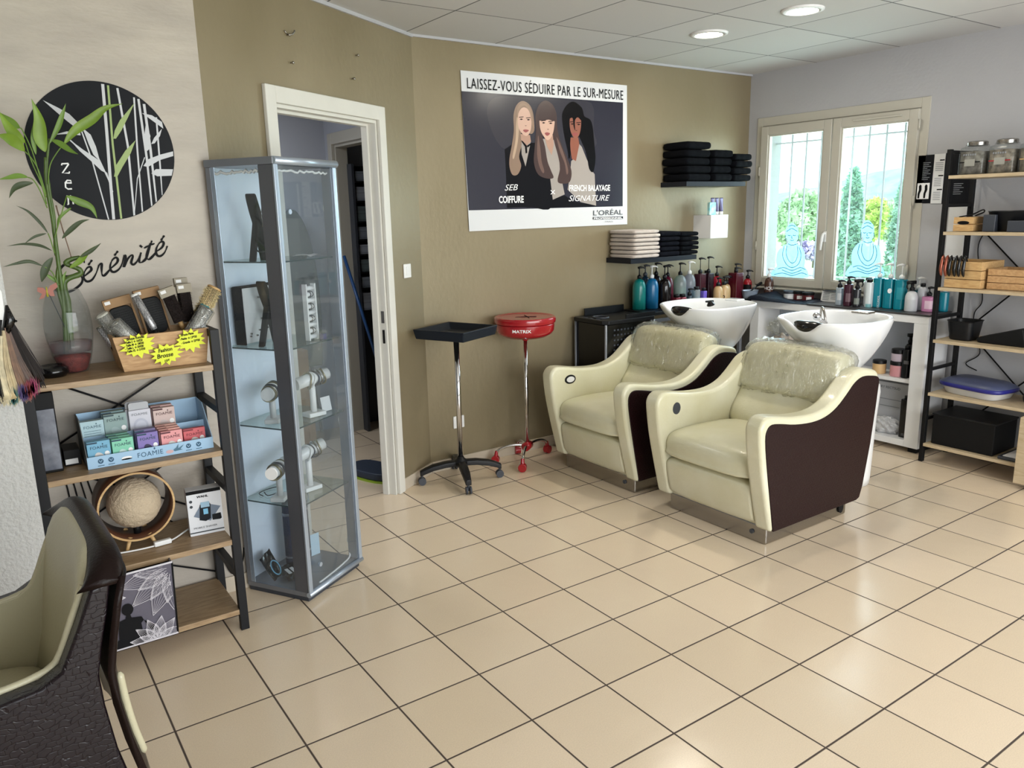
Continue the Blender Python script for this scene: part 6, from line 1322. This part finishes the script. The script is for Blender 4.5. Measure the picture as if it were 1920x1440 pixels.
bottle('large black glossy pump bottle, front one of the black pair', 3.965,.985,z,.050,.215,(20,15,15),rough=.08,group=GB,ph=.13)
bottle('black pump bottle hidden behind the front black one', 3.975,1.085,z,.044,.235,(26,22,26),group=GB,ph=.12)
bottle('dark burgundy round pump bottle between the black and the clear bottles', 4.085,1.07,z,.046,.220,(84,20,40),group=GB,ph=.11)
bottle('clear bottle of pale green shampoo with black pump', 4.19,1.04,z,.048,.225,(196,220,206),alpha=.25,group=GB,ph=.12,rough=.1)
bottle('clear bottle of lilac shampoo with a white pump', 4.305,1.05,z,.048,.225,(196,200,226),pump='white',alpha=.25,group=GB,ph=.13)
bottle('dark square bottle with long black pump, left of the two', 4.405,1.03,z,.036,.225,(58,18,28),sq=8,flat=True,long_=.055,group=GB,ph=.06,pa=-.4)
bottle('dark square bottle with long black pump, right of the two', 4.49,1.02,z,.034,.225,(34,14,22),sq=8,flat=True,long_=.06,group=GB,ph=.06,pa=-.4)
bottle('clear square bottle behind the long pumped pair', 4.55,1.095,z,.030,.215,(196,196,214),sq=8,flat=True,alpha=.2,pump=None,group=GB)
bottle('small glossy cream pot standing in front of the burgundy bottle, left one', 4.065,.955,z,.024,.070,(120,44,56),sq=6,flat=True,pump=None,group=GB,cap_r=.022)
bottle('small glossy cream pot standing in front of the burgundy bottle, right one', 4.130,.955,z,.024,.068,(150,70,84),sq=6,flat=True,pump=None,group=GB,cap_r=.022)
bottle('small slate pump bottle in front of the pale green bottle', 4.185,.935,z,.020,.075,(52,66,76),group=GB,ph=.03)
bottle('turquoise clear tumbler shaped pot before the lilac bottle', 4.265,.94,z,.030,.115,(70,180,196),alpha=.35,flat=True,pump=None,group=GB,cap_r=.020)
bottle('small lilac and violet bottle in front of the square dark bottles', 4.345,.935,z,.020,.100,(110,90,190),sq=6,flat=True,pump=None,group=GB)
gd = (192,160,116)
bottle('golden numbered flask with black pump, left of three', 4.505,.93,z,.038,.125,gd,rough=.3,shoulder=.42,group='golden flasks',ph=.06,lab=((150,120,84),.08,.2))
bottle('golden numbered flask with black pump, middle one reading 2', 4.600,.95,z,.038,.125,gd,rough=.3,shoulder=.42,group='golden flasks',ph=.06,txt=('2',.035,.12,'ink',1))
bottle('golden flask with black pump, right of three', 4.675,.99,z,.034,.125,gd,rough=.3,shoulder=.42,group='golden flasks',ph=.06)
bottle('bright red bottle with black pump behind the golden flasks', 4.665,1.085,z,.042,.185,(140,20,38),group=GB,ph=.09)
bottle('tall dark red square bottle between the golden flasks and the grey bowl', 4.755,.965,z,.046,.215,(72,12,24),sq=8,flat=True,group=GB,ph=.0,pump='black')
bottle('dark red round bottle behind the tall square one', 4.865,1.055,z,.040,.20,(90,16,28),group=GB,ph=.08)
bottle('small red bottle with black pump in the window corner', 4.985,1.03,z,.036,.145,(150,22,32),group=GB,ph=.07,pump='black',lab=((30,26,28),.3,.7))
q = P(1433,545,z=.946)
bottle('brown pump bottle with white pump reading HOLI beside the window frame', 4.965,.80,.946,.036,.165,(74,48,38),pump='white',group=GB,ph=.07,txt=('HOLI',.026,.42,'white_ink',1.0))
t = thing('mixing_bowl', 'grey translucent bowl with a tint brush left of the navy cloth', 'bowl', (4.835,.885,.946))
b = B(); lathe(b, [(0,.0),(.045,0),(.05,.01),(.062,.066),(.066,.068),(.058,.064),(.046,.012),(0,.010)], 32, sx=1.15); obj('bowl', b, mat('bowl_grey', (160,170,186), .3), t, smooth=True)
b = B(); tube(b, [(-.01,0,.05),(.07,-.02,.10)], .006, 8); obx(b, (.085,-.025,.112), (.018,-.005,.011), (0,.010,0), (-.004,0,.006)); obj('tint_brush', b, 'black_plastic', t)
t = thing('folded_cape', 'navy cutting cape thrown flat over the counter before the window', 'cape', (4.88,.46,.946))
b = B(); rnd = random.Random(3); N_ = 22; g_ = []
for i in range(N_+1):
    row = []
    for j in range(11):
        u = i/N_; v = j/10; x = 4.752+.27*v-.02*math.sin(u*5); y = .85-.60*u+.03*math.sin(v*4); h = .012+.055*math.exp(-((u-.30+.25*v)/.16)**2)*(.4+.6*v)+.010*math.sin(u*13+v*5)+.004*rnd.random()
        if i in (0, N_) or j in (0, 10): h = .004
        row.append(b.verts.new((x, y, .946+max(.004,h))))
    g_.append(row)
for i in range(N_):
    for j in range(10): b.faces.new((g_[i][j],g_[i+1][j],g_[i+1][j+1],g_[i][j+1]))
obj('cloth', b, mat('cape_navy', (24,27,44), .6, bump=.3, bscale=90), t, world=True, smooth=True)
for i, (y, x, rgb, cap, lab) in enumerate(((.60,4.99,(196,198,200),'dark_grey','white tub with dark lid behind the navy cape, left one'), (.535,5.02,(86,30,34),'black','dark red tub at the back under the window, middle one'), (.43,4.99,(96,34,38),'black','dark red tub with white label behind the navy cape, right one'))):
    t = thing('cream_tub', lab, 'tub', (x-.03,y-.0,.946), 0, 'mask tubs under the window'); b = B(); lathe(b, [(0,0),(.040,0),(.043,.010),(.043,.055),(0,.055)], 32); obj('tub', b, mat('tub_%d' % rgb[0], rgb, .4), t, smooth=False, bevel=.002)
    b = B(); lathe(b, [(.045,.052),(.046,.072),(.040,.075),(0,.075)], 32); obj('lid', b, cap, t, bevel=.002)
    va = math.atan2(CAMP.y-y, CAMP.x-x); b = B(); rows = []
    for k in range(9): a = va-.3+.9*k/8; rows.append((b.verts.new((.0437*math.cos(a),.0437*math.sin(a),.014)), b.verts.new((.0437*math.cos(a),.0437*math.sin(a),.040))))
    for p, q in zip(rows, rows[1:]): b.faces.new((p[0],q[0],q[1],p[1]))
    obj('label', b, 'white_matte', t, fix=False)
t = thing('notice_card', 'small white printed card holder leaning under the right window pane', 'card', (4.97,.245,.9585))
b = B(); obx(b, (0,0,.042), (.004,0,.0), (0,.075,0), (.010,0,.040)); obj('card', b, 'white_matte', t); b = B(); obx(b, (.0,0,.083), (.012,0,0), (0,.062,0), (0,0,.002)); obj('top_edge', b, 'dark_grey', t)
pl = Pl((4.9555,.245,.9585), (0,-1,0), (.24,0,.97), t); pl.polys('print_lines', [rect(-.06,.062-.012*k,-.005,.066-.012*k) for k in range(5)]+[rect(.008,.058-.012*k,.060,.062-.012*k) for k in range(4)], 'grey_ink', .0035)
GC = 'bottles on the white counter'; z = .9585; tq = (0,128,146)
bottle('slim clear grey spray bottle, left of the dark trio on the counter', 4.85,.095,z,.022,.125,(150,160,168),sq=5,flat=True,group=GC,ph=.03,lab=((190,194,198),.3,.7))
bottle('slim dark plum spray bottle in the middle of the dark trio', 4.85,.025,z,.026,.155,(64,30,44),sq=5,flat=True,group=GC,ph=.03,lab=((120,96,104),.2,.6))
bottle('black patterned spray bottle, right of the dark trio', 4.845,-.045,z,.027,.125,(34,34,38),flat=True,group=GC,spray=True,ph=.03,lab=((120,126,120),.15,.5))
bottle('white tube bottle with a teal base beside the turquoise trio', 4.88,-.115,z,.028,.175,(206,214,216),flat=True,group=GC,pump=None,lab=((120,176,180),.0,.14),cap_r=.02)
bottle('second white tube bottle standing at the back near the window handle side', 4.975,-.05,z,.028,.175,(214,216,220),flat=True,group=GC,pump=None,cap_r=.022)
bottle('turquoise litre bottle with white pump, left of three, vertical writing', 4.925,-.160,z,.0365,.205,(0,132,152),pump='white',flat=True,group=GC,ph=.14,sq=3,txt=('MOROCCANOIL',.012,.12,'white_ink','v'),pa=2.6)
bottle('turquoise litre bottle with white pump, middle one with a white round seal', 4.915,-.245,z,.0375,.205,(0,128,148),pump='white',flat=True,group=GC,ph=.14,sq=3,pa=2.6)
bottle('turquoise litre bottle with white pump, right of three', 4.905,-.330,z,.0375,.205,(0,134,154),pump='white',flat=True,group=GC,ph=.14,sq=3,lab=((40,150,166),.35,.75),pa=2.6)
cc = Vector((4.915,-.245,0)); va = math.atan2(CAMP.y-cc.y, CAMP.x-cc.x); t = [o for o in C.objects if o.get('label','').endswith('white round seal')][0]
b = B(); d = Vector((math.cos(va),math.sin(va),0)); u_ = Vector((-d.y,d.x,0)); prism(b, ell(0,.125,.014,.017,24), .001, cc+d*.0415+Vector((0,0,z)), u_, (0,0,1)); obj('round_seal', b, 'white_ink', t, world=True)
bottle('white spray bottle with black trigger near the counter end', 4.865,-.430,z,.040,.135,(206,208,212),group=GC,spray=True,lab=((190,192,196),.1,.6),pa=2.6,shoulder=.35)
bottle('white spray bottle with black trigger hidden behind the front one', 4.955,-.455,z,.032,.16,(198,200,206),group=GC,pump=None)
bottle('pink square pump bottle with black pump next to the rack upright', 4.93,-.515,z,.036,.100,(196,130,168),sq=5,flat=True,group=GC,ph=.05,lab=((222,190,206),.2,.75))
bottle('turquoise bottle seen behind the rack upright', 5.0,-.580,z,.030,.13,(0,120,140),group=GC,pump='white',flat=True,ph=.08)
bottle('dark teal bottle standing at the very back behind the spray bottle', 5.01,-.40,z,.032,.13,(10,70,80),group=GC,pump='white',flat=True,ph=.1)
# inside the counter
z = .5005; GI = 'products inside the white counter'
def tub2(x, y, z, r, h, rgb, label, lid=.25, lid_m='black_plastic', lb=None):
    t = thing('cream_tub', label, 'tub', (x,y,z), 0, GI); b = B(); lathe(b, [(0,0),(r*.94,0),(r,.006),(r,h*(1-lid)),(0,h*(1-lid))], 32); obj('tub', b, mat('tubc_%d_%d_%d' % rgb, rgb, .4), t, bevel=.002)
    b = B(); lathe(b, [(r*1.03,h*(1-lid)),(r*1.03,h*.97),(r*.95,h),(0,h)], 32); obj('lid', b, lid_m, t, bevel=.002)
tub2(4.87,-.375,z,.050,.105,(214,150,156),'pale pink tub with black lid on the counter shelf, lower of the two stacked')
tub2(4.87,-.375,z+.106,.048,.085,(190,176,190),'white and plum tub stacked on the pink tub',.35)
tub2(4.87,-.24,z,.045,.095,(206,170,120),'peach tub with black lid half hidden by the basin')
bottle('black hair product bottle with white print, left of two on the counter shelf', 4.845,-.445,z,.024,.20,(24,24,27),flat=True,sq=5,pump=None,group=GI,lab=((90,90,92),.5,.62))
bottle('black hair product bottle with white print, right of two on the counter shelf', 4.86,-.495,z,.020,.20,(20,20,22),flat=True,sq=5,pump=None,group=GI,lab=((110,110,112),.2,.35))
bottle('black spray bottle at the back of the counter shelf', 4.96,-.40,z,.034,.22,(26,26,30),spray=True,group=GI)
bottle('tall black bottle standing on the counter floor', 4.84,-.475,.086,.030,.27,(18,18,20),flat=True,sq=5,pump=None,group=GI,lab=((70,70,72),.05,.12))
t = thing('carton_box', 'white printed carton at the back of the counter floor', 'carton', (4.95,-.33,.086)); boxobj('carton', (-.02,-.14,0), (.07,.13,.345), mat('carton_grey', (176,178,184), .7), t, .002)
pl = Pl((4.93,-.33,.086), (0,-1,0), (0,0,1), t); pl.text('carton_lettering', 'RY RECTSUD', .018, -.10, .30, 'ink_soft', .001, xs=1.0, space=1); t.children[-1].name = 'carton_lettering'; pl.polys('print_lines', [rect(-.10,.22,.08,.226), rect(-.10,.17,.05,.176)], 'grey_ink', .001)
t = thing('plastic_bag', 'crumpled clear plastic bag on the counter floor', 'bag', (4.86,-.33,.086)); b = B(); bmesh.ops.create_icosphere(b, subdivisions=4, radius=1); rnd = random.Random(2)
for v in b.verts:
    w = 1+.16*math.sin(v.co.x*9+v.co.z*7)*math.sin(v.co.y*8)+.06*rnd.uniform(-1,1); v.co = Vector((v.co.x*.055*w, v.co.y*.10*w, max(0,.05+v.co.z*.062*w)))
obj('bag', b, mat('bag_white', (206,206,208), .25, alpha=.8), t, smooth=False)
t = thing('crumpled_towels', 'crumpled beige towels stuffed in the left part of the white counter', 'towel', (4.87,.55,.5005)); b = B(); bmesh.ops.create_icosphere(b, subdivisions=4, radius=1)
for v in b.verts:
    w = 1+.20*math.sin(v.co.x*7+v.co.z*9)+.15*math.sin(v.co.y*11); v.co = Vector((v.co.x*.075*w, v.co.y*.13*w, max(0,.07+v.co.z*.10*w)))
obj('towels', b, 'beige_towel', t, smooth=True)
t = thing('film_bundle', 'bundle of clear plastic film on top of the crumpled towels', 'film', (4.87,.60,.69)); b = B(); bmesh.ops.create_icosphere(b, subdivisions=3, radius=1)
for v in b.verts:
    w = 1+.3*math.sin(v.co.x*9+v.co.z*6)*math.cos(v.co.y*7); v.co = Vector((v.co.x*.06*w, v.co.y*.10*w, .045+v.co.z*.06*w))
obj('film', b, 'film', t, smooth=False)
# ================================================================== WALL CARDS BY THE WINDOW
pn = mat('card_navy', (22,24,32), .5)
t = thing('wall_card', 'black and white product card pinned between the window and the rack, leftmost', 'card', (5.057,-.345,1.67))
tb('card', (5.052,-.400,1.672), (5.055,-.293,1.988), pn); pl = winpl(5.0515, t)
pl.polys('print_lines', [rect(.33,1.935-.012*k,.33+(.05,.04,.055,.03)[k%4],1.939-.012*k) for k in range(10)], 'grey_ink'); pl.polys('picture_ground', [rect(.303,1.70,.386,1.805)], 'white_ink')
pl.polys('styler_picture', [[(u+p[0],1.705+p[1]) for p in ((.004,.0),(.016,.0),(.018,.03),(.028,.055),(.026,.085),(.016,.092),(.008,.080),(.010,.055),(.003,.03))] for u in (.306,.346)], 'ink', .001)
t = thing('wall_card', 'white text card in the middle of the wall cards beside the window', 'card', (5.057,-.437,1.67)); tb('card', (5.052,-.474,1.668), (5.055,-.401,1.990), 'white_matte'); pl = winpl(5.0515, t)
pl.polys('print_lines', [rect(.414,1.93-.012*k,.465,1.934-.012*k) for k in range(5)]+[rect(.414,1.83-.012*k,.460,1.834-.012*k) for k in range(5)]+[rect(.414,1.74-.012*k,.462,1.744-.012*k) for k in range(5)], 'grey_ink'); pl.polys('headings', [rect(.44,1.945,.471,1.953), rect(.438,1.845,.471,1.853), rect(.436,1.755,.471,1.763)], 'ink')
t = thing('wall_card', 'black wall card with white strip half covered by the rack upright', 'card', (5.057,-.56,1.66)); tb('card', (5.052,-.648,1.664), (5.055,-.475,1.992), pn); pl = winpl(5.0515, t)
pl.polys('white_strip', [rect(.505,1.675,.520,1.972)], 'white_ink'); pl.polys('print_lines', [rect(.545,1.79-.013*k,.545+(.06,.05,.065,.04)[k%4],1.794-.013*k) for k in range(6)], 'grey_ink')
t = thing('blank_panel', 'narrow white panel on the wall between the rack uprights, upper one', 'panel', (5.057,-.585,1.49)); tb('panel', (5.050,-.645,1.478), (5.056,-.530,1.652), 'white_matte')
t = thing('blank_panel', 'narrow white panel on the wall between the rack uprights, lower one', 'panel', (5.057,-.585,1.31)); tb('panel', (5.050,-.645,1.318), (5.056,-.530,1.470), 'white_matte')
# ================================================================== RIGHT RACK
t = thing('storage_rack', 'tall open rack with pale wood shelves and black frame along the window wall', 'shelf', (4.84,-1.35,0))
for y in (-.690, -2.0):
    for x in (4.665, 4.985): tb('upright', (x,y-.013,0), (x+.030,y+.013,1.99), 'black', .002)
    for zz in (1.975, 1.655, 1.30, .955, .62, .29): tb('rung', (4.69,y-.010,zz-.01), (4.99,y+.010,zz+.01), 'black')
for zz in (1.835, 1.497, 1.153, .820, .472, .130): tb('board', (4.655,-1.985,zz-.020), (5.02,-.705,zz), 'ash', .0015)
for z0, z1 in ((.14,.80),(.82,1.48)):
    b = B(); tube(b, [(5.028,-.70,z0),(5.028,-1.35,z1)], .005, 8); obj('brace', b, 'black', t, world=True); b = B(); tube(b, [(5.034,-.78,z1),(5.034,-1.45,z0)], .005, 8); obj('brace', b, 'black', t, world=True)
def jar(y, label, band, fill):
    t = thing('storage_jar', label, 'jar', (4.80,y,1.836), 0, 'square glass jars on the top shelf')
    b = B(); lathe(b, [(0,0),(.072,0),(.078,.01),(.078,.140),(.072,.158),(.054,.166),(.054,.178)], 32, sq=6); obj('glass_body', b, 'vase_glass', t, bevel=.004)
    b = B(); lathe(b, [(0,.004),(.070,.004),(.072,.135),(0,.142)], 24, sq=6); obj('contents', b, mat('fill_%d' % fill[0], fill, .6, noise=.5, nscale=40, rgb2=(90,82,72)), t)
    b = B(); lathe(b, [(.056,.170),(.057,.192),(.050,.197),(0,.197)], 36); obj('lid', b, 'steel', t, bevel=.002)
    pl = Pl((4.80-.0795,y,1.836), (0,-1,0), (0,0,1), t); pl.polys('label', [rect(-.03,.050,.03,.090)], mat('jar_label', (150,150,142), .5), .0015); pl.polys('band', [rect(-.06,.070,-.03,.076), rect(.03,.070,.06,.076)], band, .0012)
    pl.polys('embossing', [rect(-.04+.013*k,.112,-.032+.013*k,.122) for k in range(6)], 'grey_ink', .0015)
jar(-.790, 'square glass storage jar with grey band, leftmost on the top shelf of the rack', 'ink', (150,146,136)); jar(-.958, 'square glass storage jar with red band, second on the top shelf of the rack', 'red', (170,158,140)); jar(-1.126, 'square glass storage jar cut by the right edge of the photo', 'pine', (160,148,126))
def crate(label, x0, x1, y0, y1, z, h, m, n, hole=False):
    t = thing('wooden_crate', label, 'crate', ((x0+x1)/2,(y0+y1)/2,z), 0, 'wooden crates on the rack'); sh = h/n
    for k in range(n):
        a, c_ = z+.002+k*sh, z+(k+1)*sh-.002
        b = B(); bx(b, (x0,y0,a), (x0+.01,y1,c_)); bx(b, (x1-.01,y0,a), (x1,y1,c_)); bx(b, (x0+.01,y0,a), (x1-.01,y0+.01,c_)); bx(b, (x0+.01,y1-.01,a), (x1-.01,y1,c_)); obj('slats', b, m, t, world=True, bevel=.001)
    tb('base', (x0+.01,y0+.01,z+.002), (x1-.01,y1-.01,z+.01), m, 0, t)
    if hole: b = B(); prism(b, [(p[0],p[1]) for p in ell((y0+y1)/2+.0,z+h*.6,.035,.011,20)], .002, (x0-.0015,0,0), (0,1,0), (0,0,1)); obj('hand_hole', b, 'ink', t, world=True)
    return t
crate('small pale crate with a hand hole on the second shelf of the rack', 4.69,4.90,-.862,-.745,1.498,.088,'pine_y',2,True)
crate('large pale slatted crate with hair clips on its rim, third shelf of the rack', 4.675,4.96,-.945,-.730,1.154,.165,'pine_y',3)
crate('brown slatted crate right of the large pale one, third shelf of the rack', 4.72,4.96,-1.235,-.962,1.154,.125,'box_wood',3)
for k, (px, c_) in enumerate(((1768,'copper'),(1776,'copper'),(1783,'black'),(1793,'black'),(1801,'black'),(1810,'black'))):
    q = P(px, 500, x=4.67); t = thing('hair_clip', '%s hair clip on the rim of the large crate, %s from the left' % (c_, ('first','second','third','fourth','fifth','sixth')[k]), 'hair clip', (4.672,q.y,1.235), 0, 'hair clips on the crate rim'); m = mat('copper', (150,84,66), .3, metal=.6) if c_ == 'copper' else 'black_gloss'
    b = B(); tube(b, spline([(-.012,0,.115),(-.02,0,.08),(-.022,.002,.03),(-.012,.0,-.01)], 4), [.004,.006,.008,.009,.010,.010,.011,.011,.011,.010,.009,.007,.003][:13], 8); obj('jaw', b, m, t, smooth=True)
    b = B(); tube(b, spline([(-.006,0,.118),(.012,0,.09),(.022,.0,.05)], 4), .004, 8); obj('lever', b, m, t, smooth=True)
t = thing('power_lead', 'black lead coiled in the small crate', 'cable', (4.80,-.80,1.585)); b = B(); tube(b, spline([(4.72,-.76,1.585),(4.76,-.82,1.60),(4.84,-.84,1.625),(4.90,-.82,1.61),(4.86,-.79,1.59)], 6), .004, 8); obj('cord', b, 'black', t, world=True)
t = thing('black_organiser', 'black curved organiser bowl on the second shelf of the rack', 'organiser', (4.82,-1.06,1.498))
b = B(); lathe(b, [(0,0),(.115,0),(.125,.01),(.145,.115),(.150,.120),(.140,.114),(.118,.012),(0,.010)], 40, sx=.85, sy=1.15); obj('bowl', b, 'black_plastic', t, smooth=True)
boxobj('divider_box', (-.13,.075,0), (-.05,.145,.10), 'dark_grey', t, .004)
t = thing('grey_box', 'dark grey lidded box before the black organiser at the right edge', 'box', (4.71,-1.13,1.498)); boxobj('box', (-.04,-.10,0), (.03,.07,.065), 'dark_grey', t, .004)
t = thing('black_bucket', 'black square bucket on the fourth shelf of the rack', 'bucket', (4.80,-.825,.821)); b = B(); lathe(b, [(0,0),(.062,0),(.068,.01),(.082,.118),(.088,.124),(.080,.120),(.064,.012),(0,.010)], 32, sq=5, sx=1.1); obj('bucket', b, 'black_plastic', t, bevel=.003)
t = thing('black_wedge_brush', 'black wedge shaped case leaning on the fourth shelf', 'case', (4.80,-1.0,.821)); b = B(); prism(b, [(.06,0),(-.02,.0),(-.20,.0),(-.20,.035),(-.185,.105),(-.17,.108),(-.02,.06),(.05,.038),(.075,.02)], .13, (4.735,-1.0,.8215), (0,1,0), (0,0,1)); obj('case', b, 'black', t, world=True, bevel=.006)
t = thing('black_round_tray', 'black round dish at the right end of the fourth shelf', 'dish', (4.79,-1.31,.821)); b = B(); lathe(b, [(0,0),(.08,0),(.105,.02),(.11,.045),(.10,.045),(.07,.02),(0,.018)], 36); obj('dish', b, 'black_gloss', t, smooth=True)
t = thing('plastic_tub', 'white plastic tub with blue grey lid on the fifth shelf', 'tub', (4.83,-.93,.473), math.radians(-10))
b = B(); lathe(b, [(0,0),(.115,0),(.120,.01),(.135,.058),(0,.058)], 36, sq=5, sy=1.45, sx=.95); obj('tub', b, mat('tub_white', (196,194,190), .4), t, bevel=.003)
b = B(); lathe(b, [(.138,.050),(.142,.066),(.141,.078),(.110,.098),(.05,.108),(0,.110)], 40, sq=4.5, sy=1.45, sx=.95); obj('lid', b, mat('lid_slate', (66,74,104), .45), t, smooth=True)
b = B(); lathe(b, [(.140,.046),(.146,.052),(.1455,.070),(.141,.072)], 40, sq=4.5, sy=1.45, sx=.95); obj('blue_rim', b, mat('rim_blue', (34,36,120), .4), t, smooth=True)
t = thing('black_pouch', 'black soft pouch at the right end of the fifth shelf', 'pouch', (4.82,-1.30,.473)); b = B(); bmesh.ops.create_icosphere(b, subdivisions=3, radius=1)
for v in b.verts: v.co = Vector((v.co.x*.10, v.co.y*.10, max(0,.05+v.co.z*.075+.01*math.sin(v.co.x*6))))
obj('pouch', b, 'black', t, smooth=True)
t = thing('black_storage_box', 'large black fabric box on the lowest shelf of the rack', 'storage box', (4.84,-.93,.131)); boxobj('box', (-.15,-.185,.001), (.15,.195,.205), 'black', t, .006); boxobj('rim', (-.154,-.19,.195), (.154,.20,.206), 'black_plastic', t, .002)
t = thing('flat_folder', 'dark flat folder under loose papers on the lowest shelf right', 'folder', (4.80,-1.25,.131)); boxobj('cover', (-.12,-.11,.001), (.12,.10,.018), 'dark_grey', t, .002); boxobj('papers', (-.10,-.09,.0185), (.11,.08,.022), 'white_matte', t)
q = P(1913,700,x=4.60)
t = thing('wooden_plank', 'pale wooden upright board cut by the right edge near the rack foot', 'panel', (4.61,-1.42,0)); tb('box', (4.585,-1.9,.035), (4.645,P(1911,800,x=4.585).y,P(1912,782,x=4.585).z), 'ash', .003)
t = thing('wall_cable', 'black cable hanging down the wall behind the rack', 'cable', (5.045,-.80,1.1)); b = B(); tube(b, spline([(5.048,-.78,1.50),(5.048,-.74,1.40),(5.046,-.76,1.25),(5.048,-.80,1.05),(5.048,-.76,.96),(5.046,-.77,.84),(5.048,-.82,.70),(5.046,-.74,.62),(5.03,-.82,.585)], 6), .0035, 8); obj('cord', b, 'black', t, world=True)
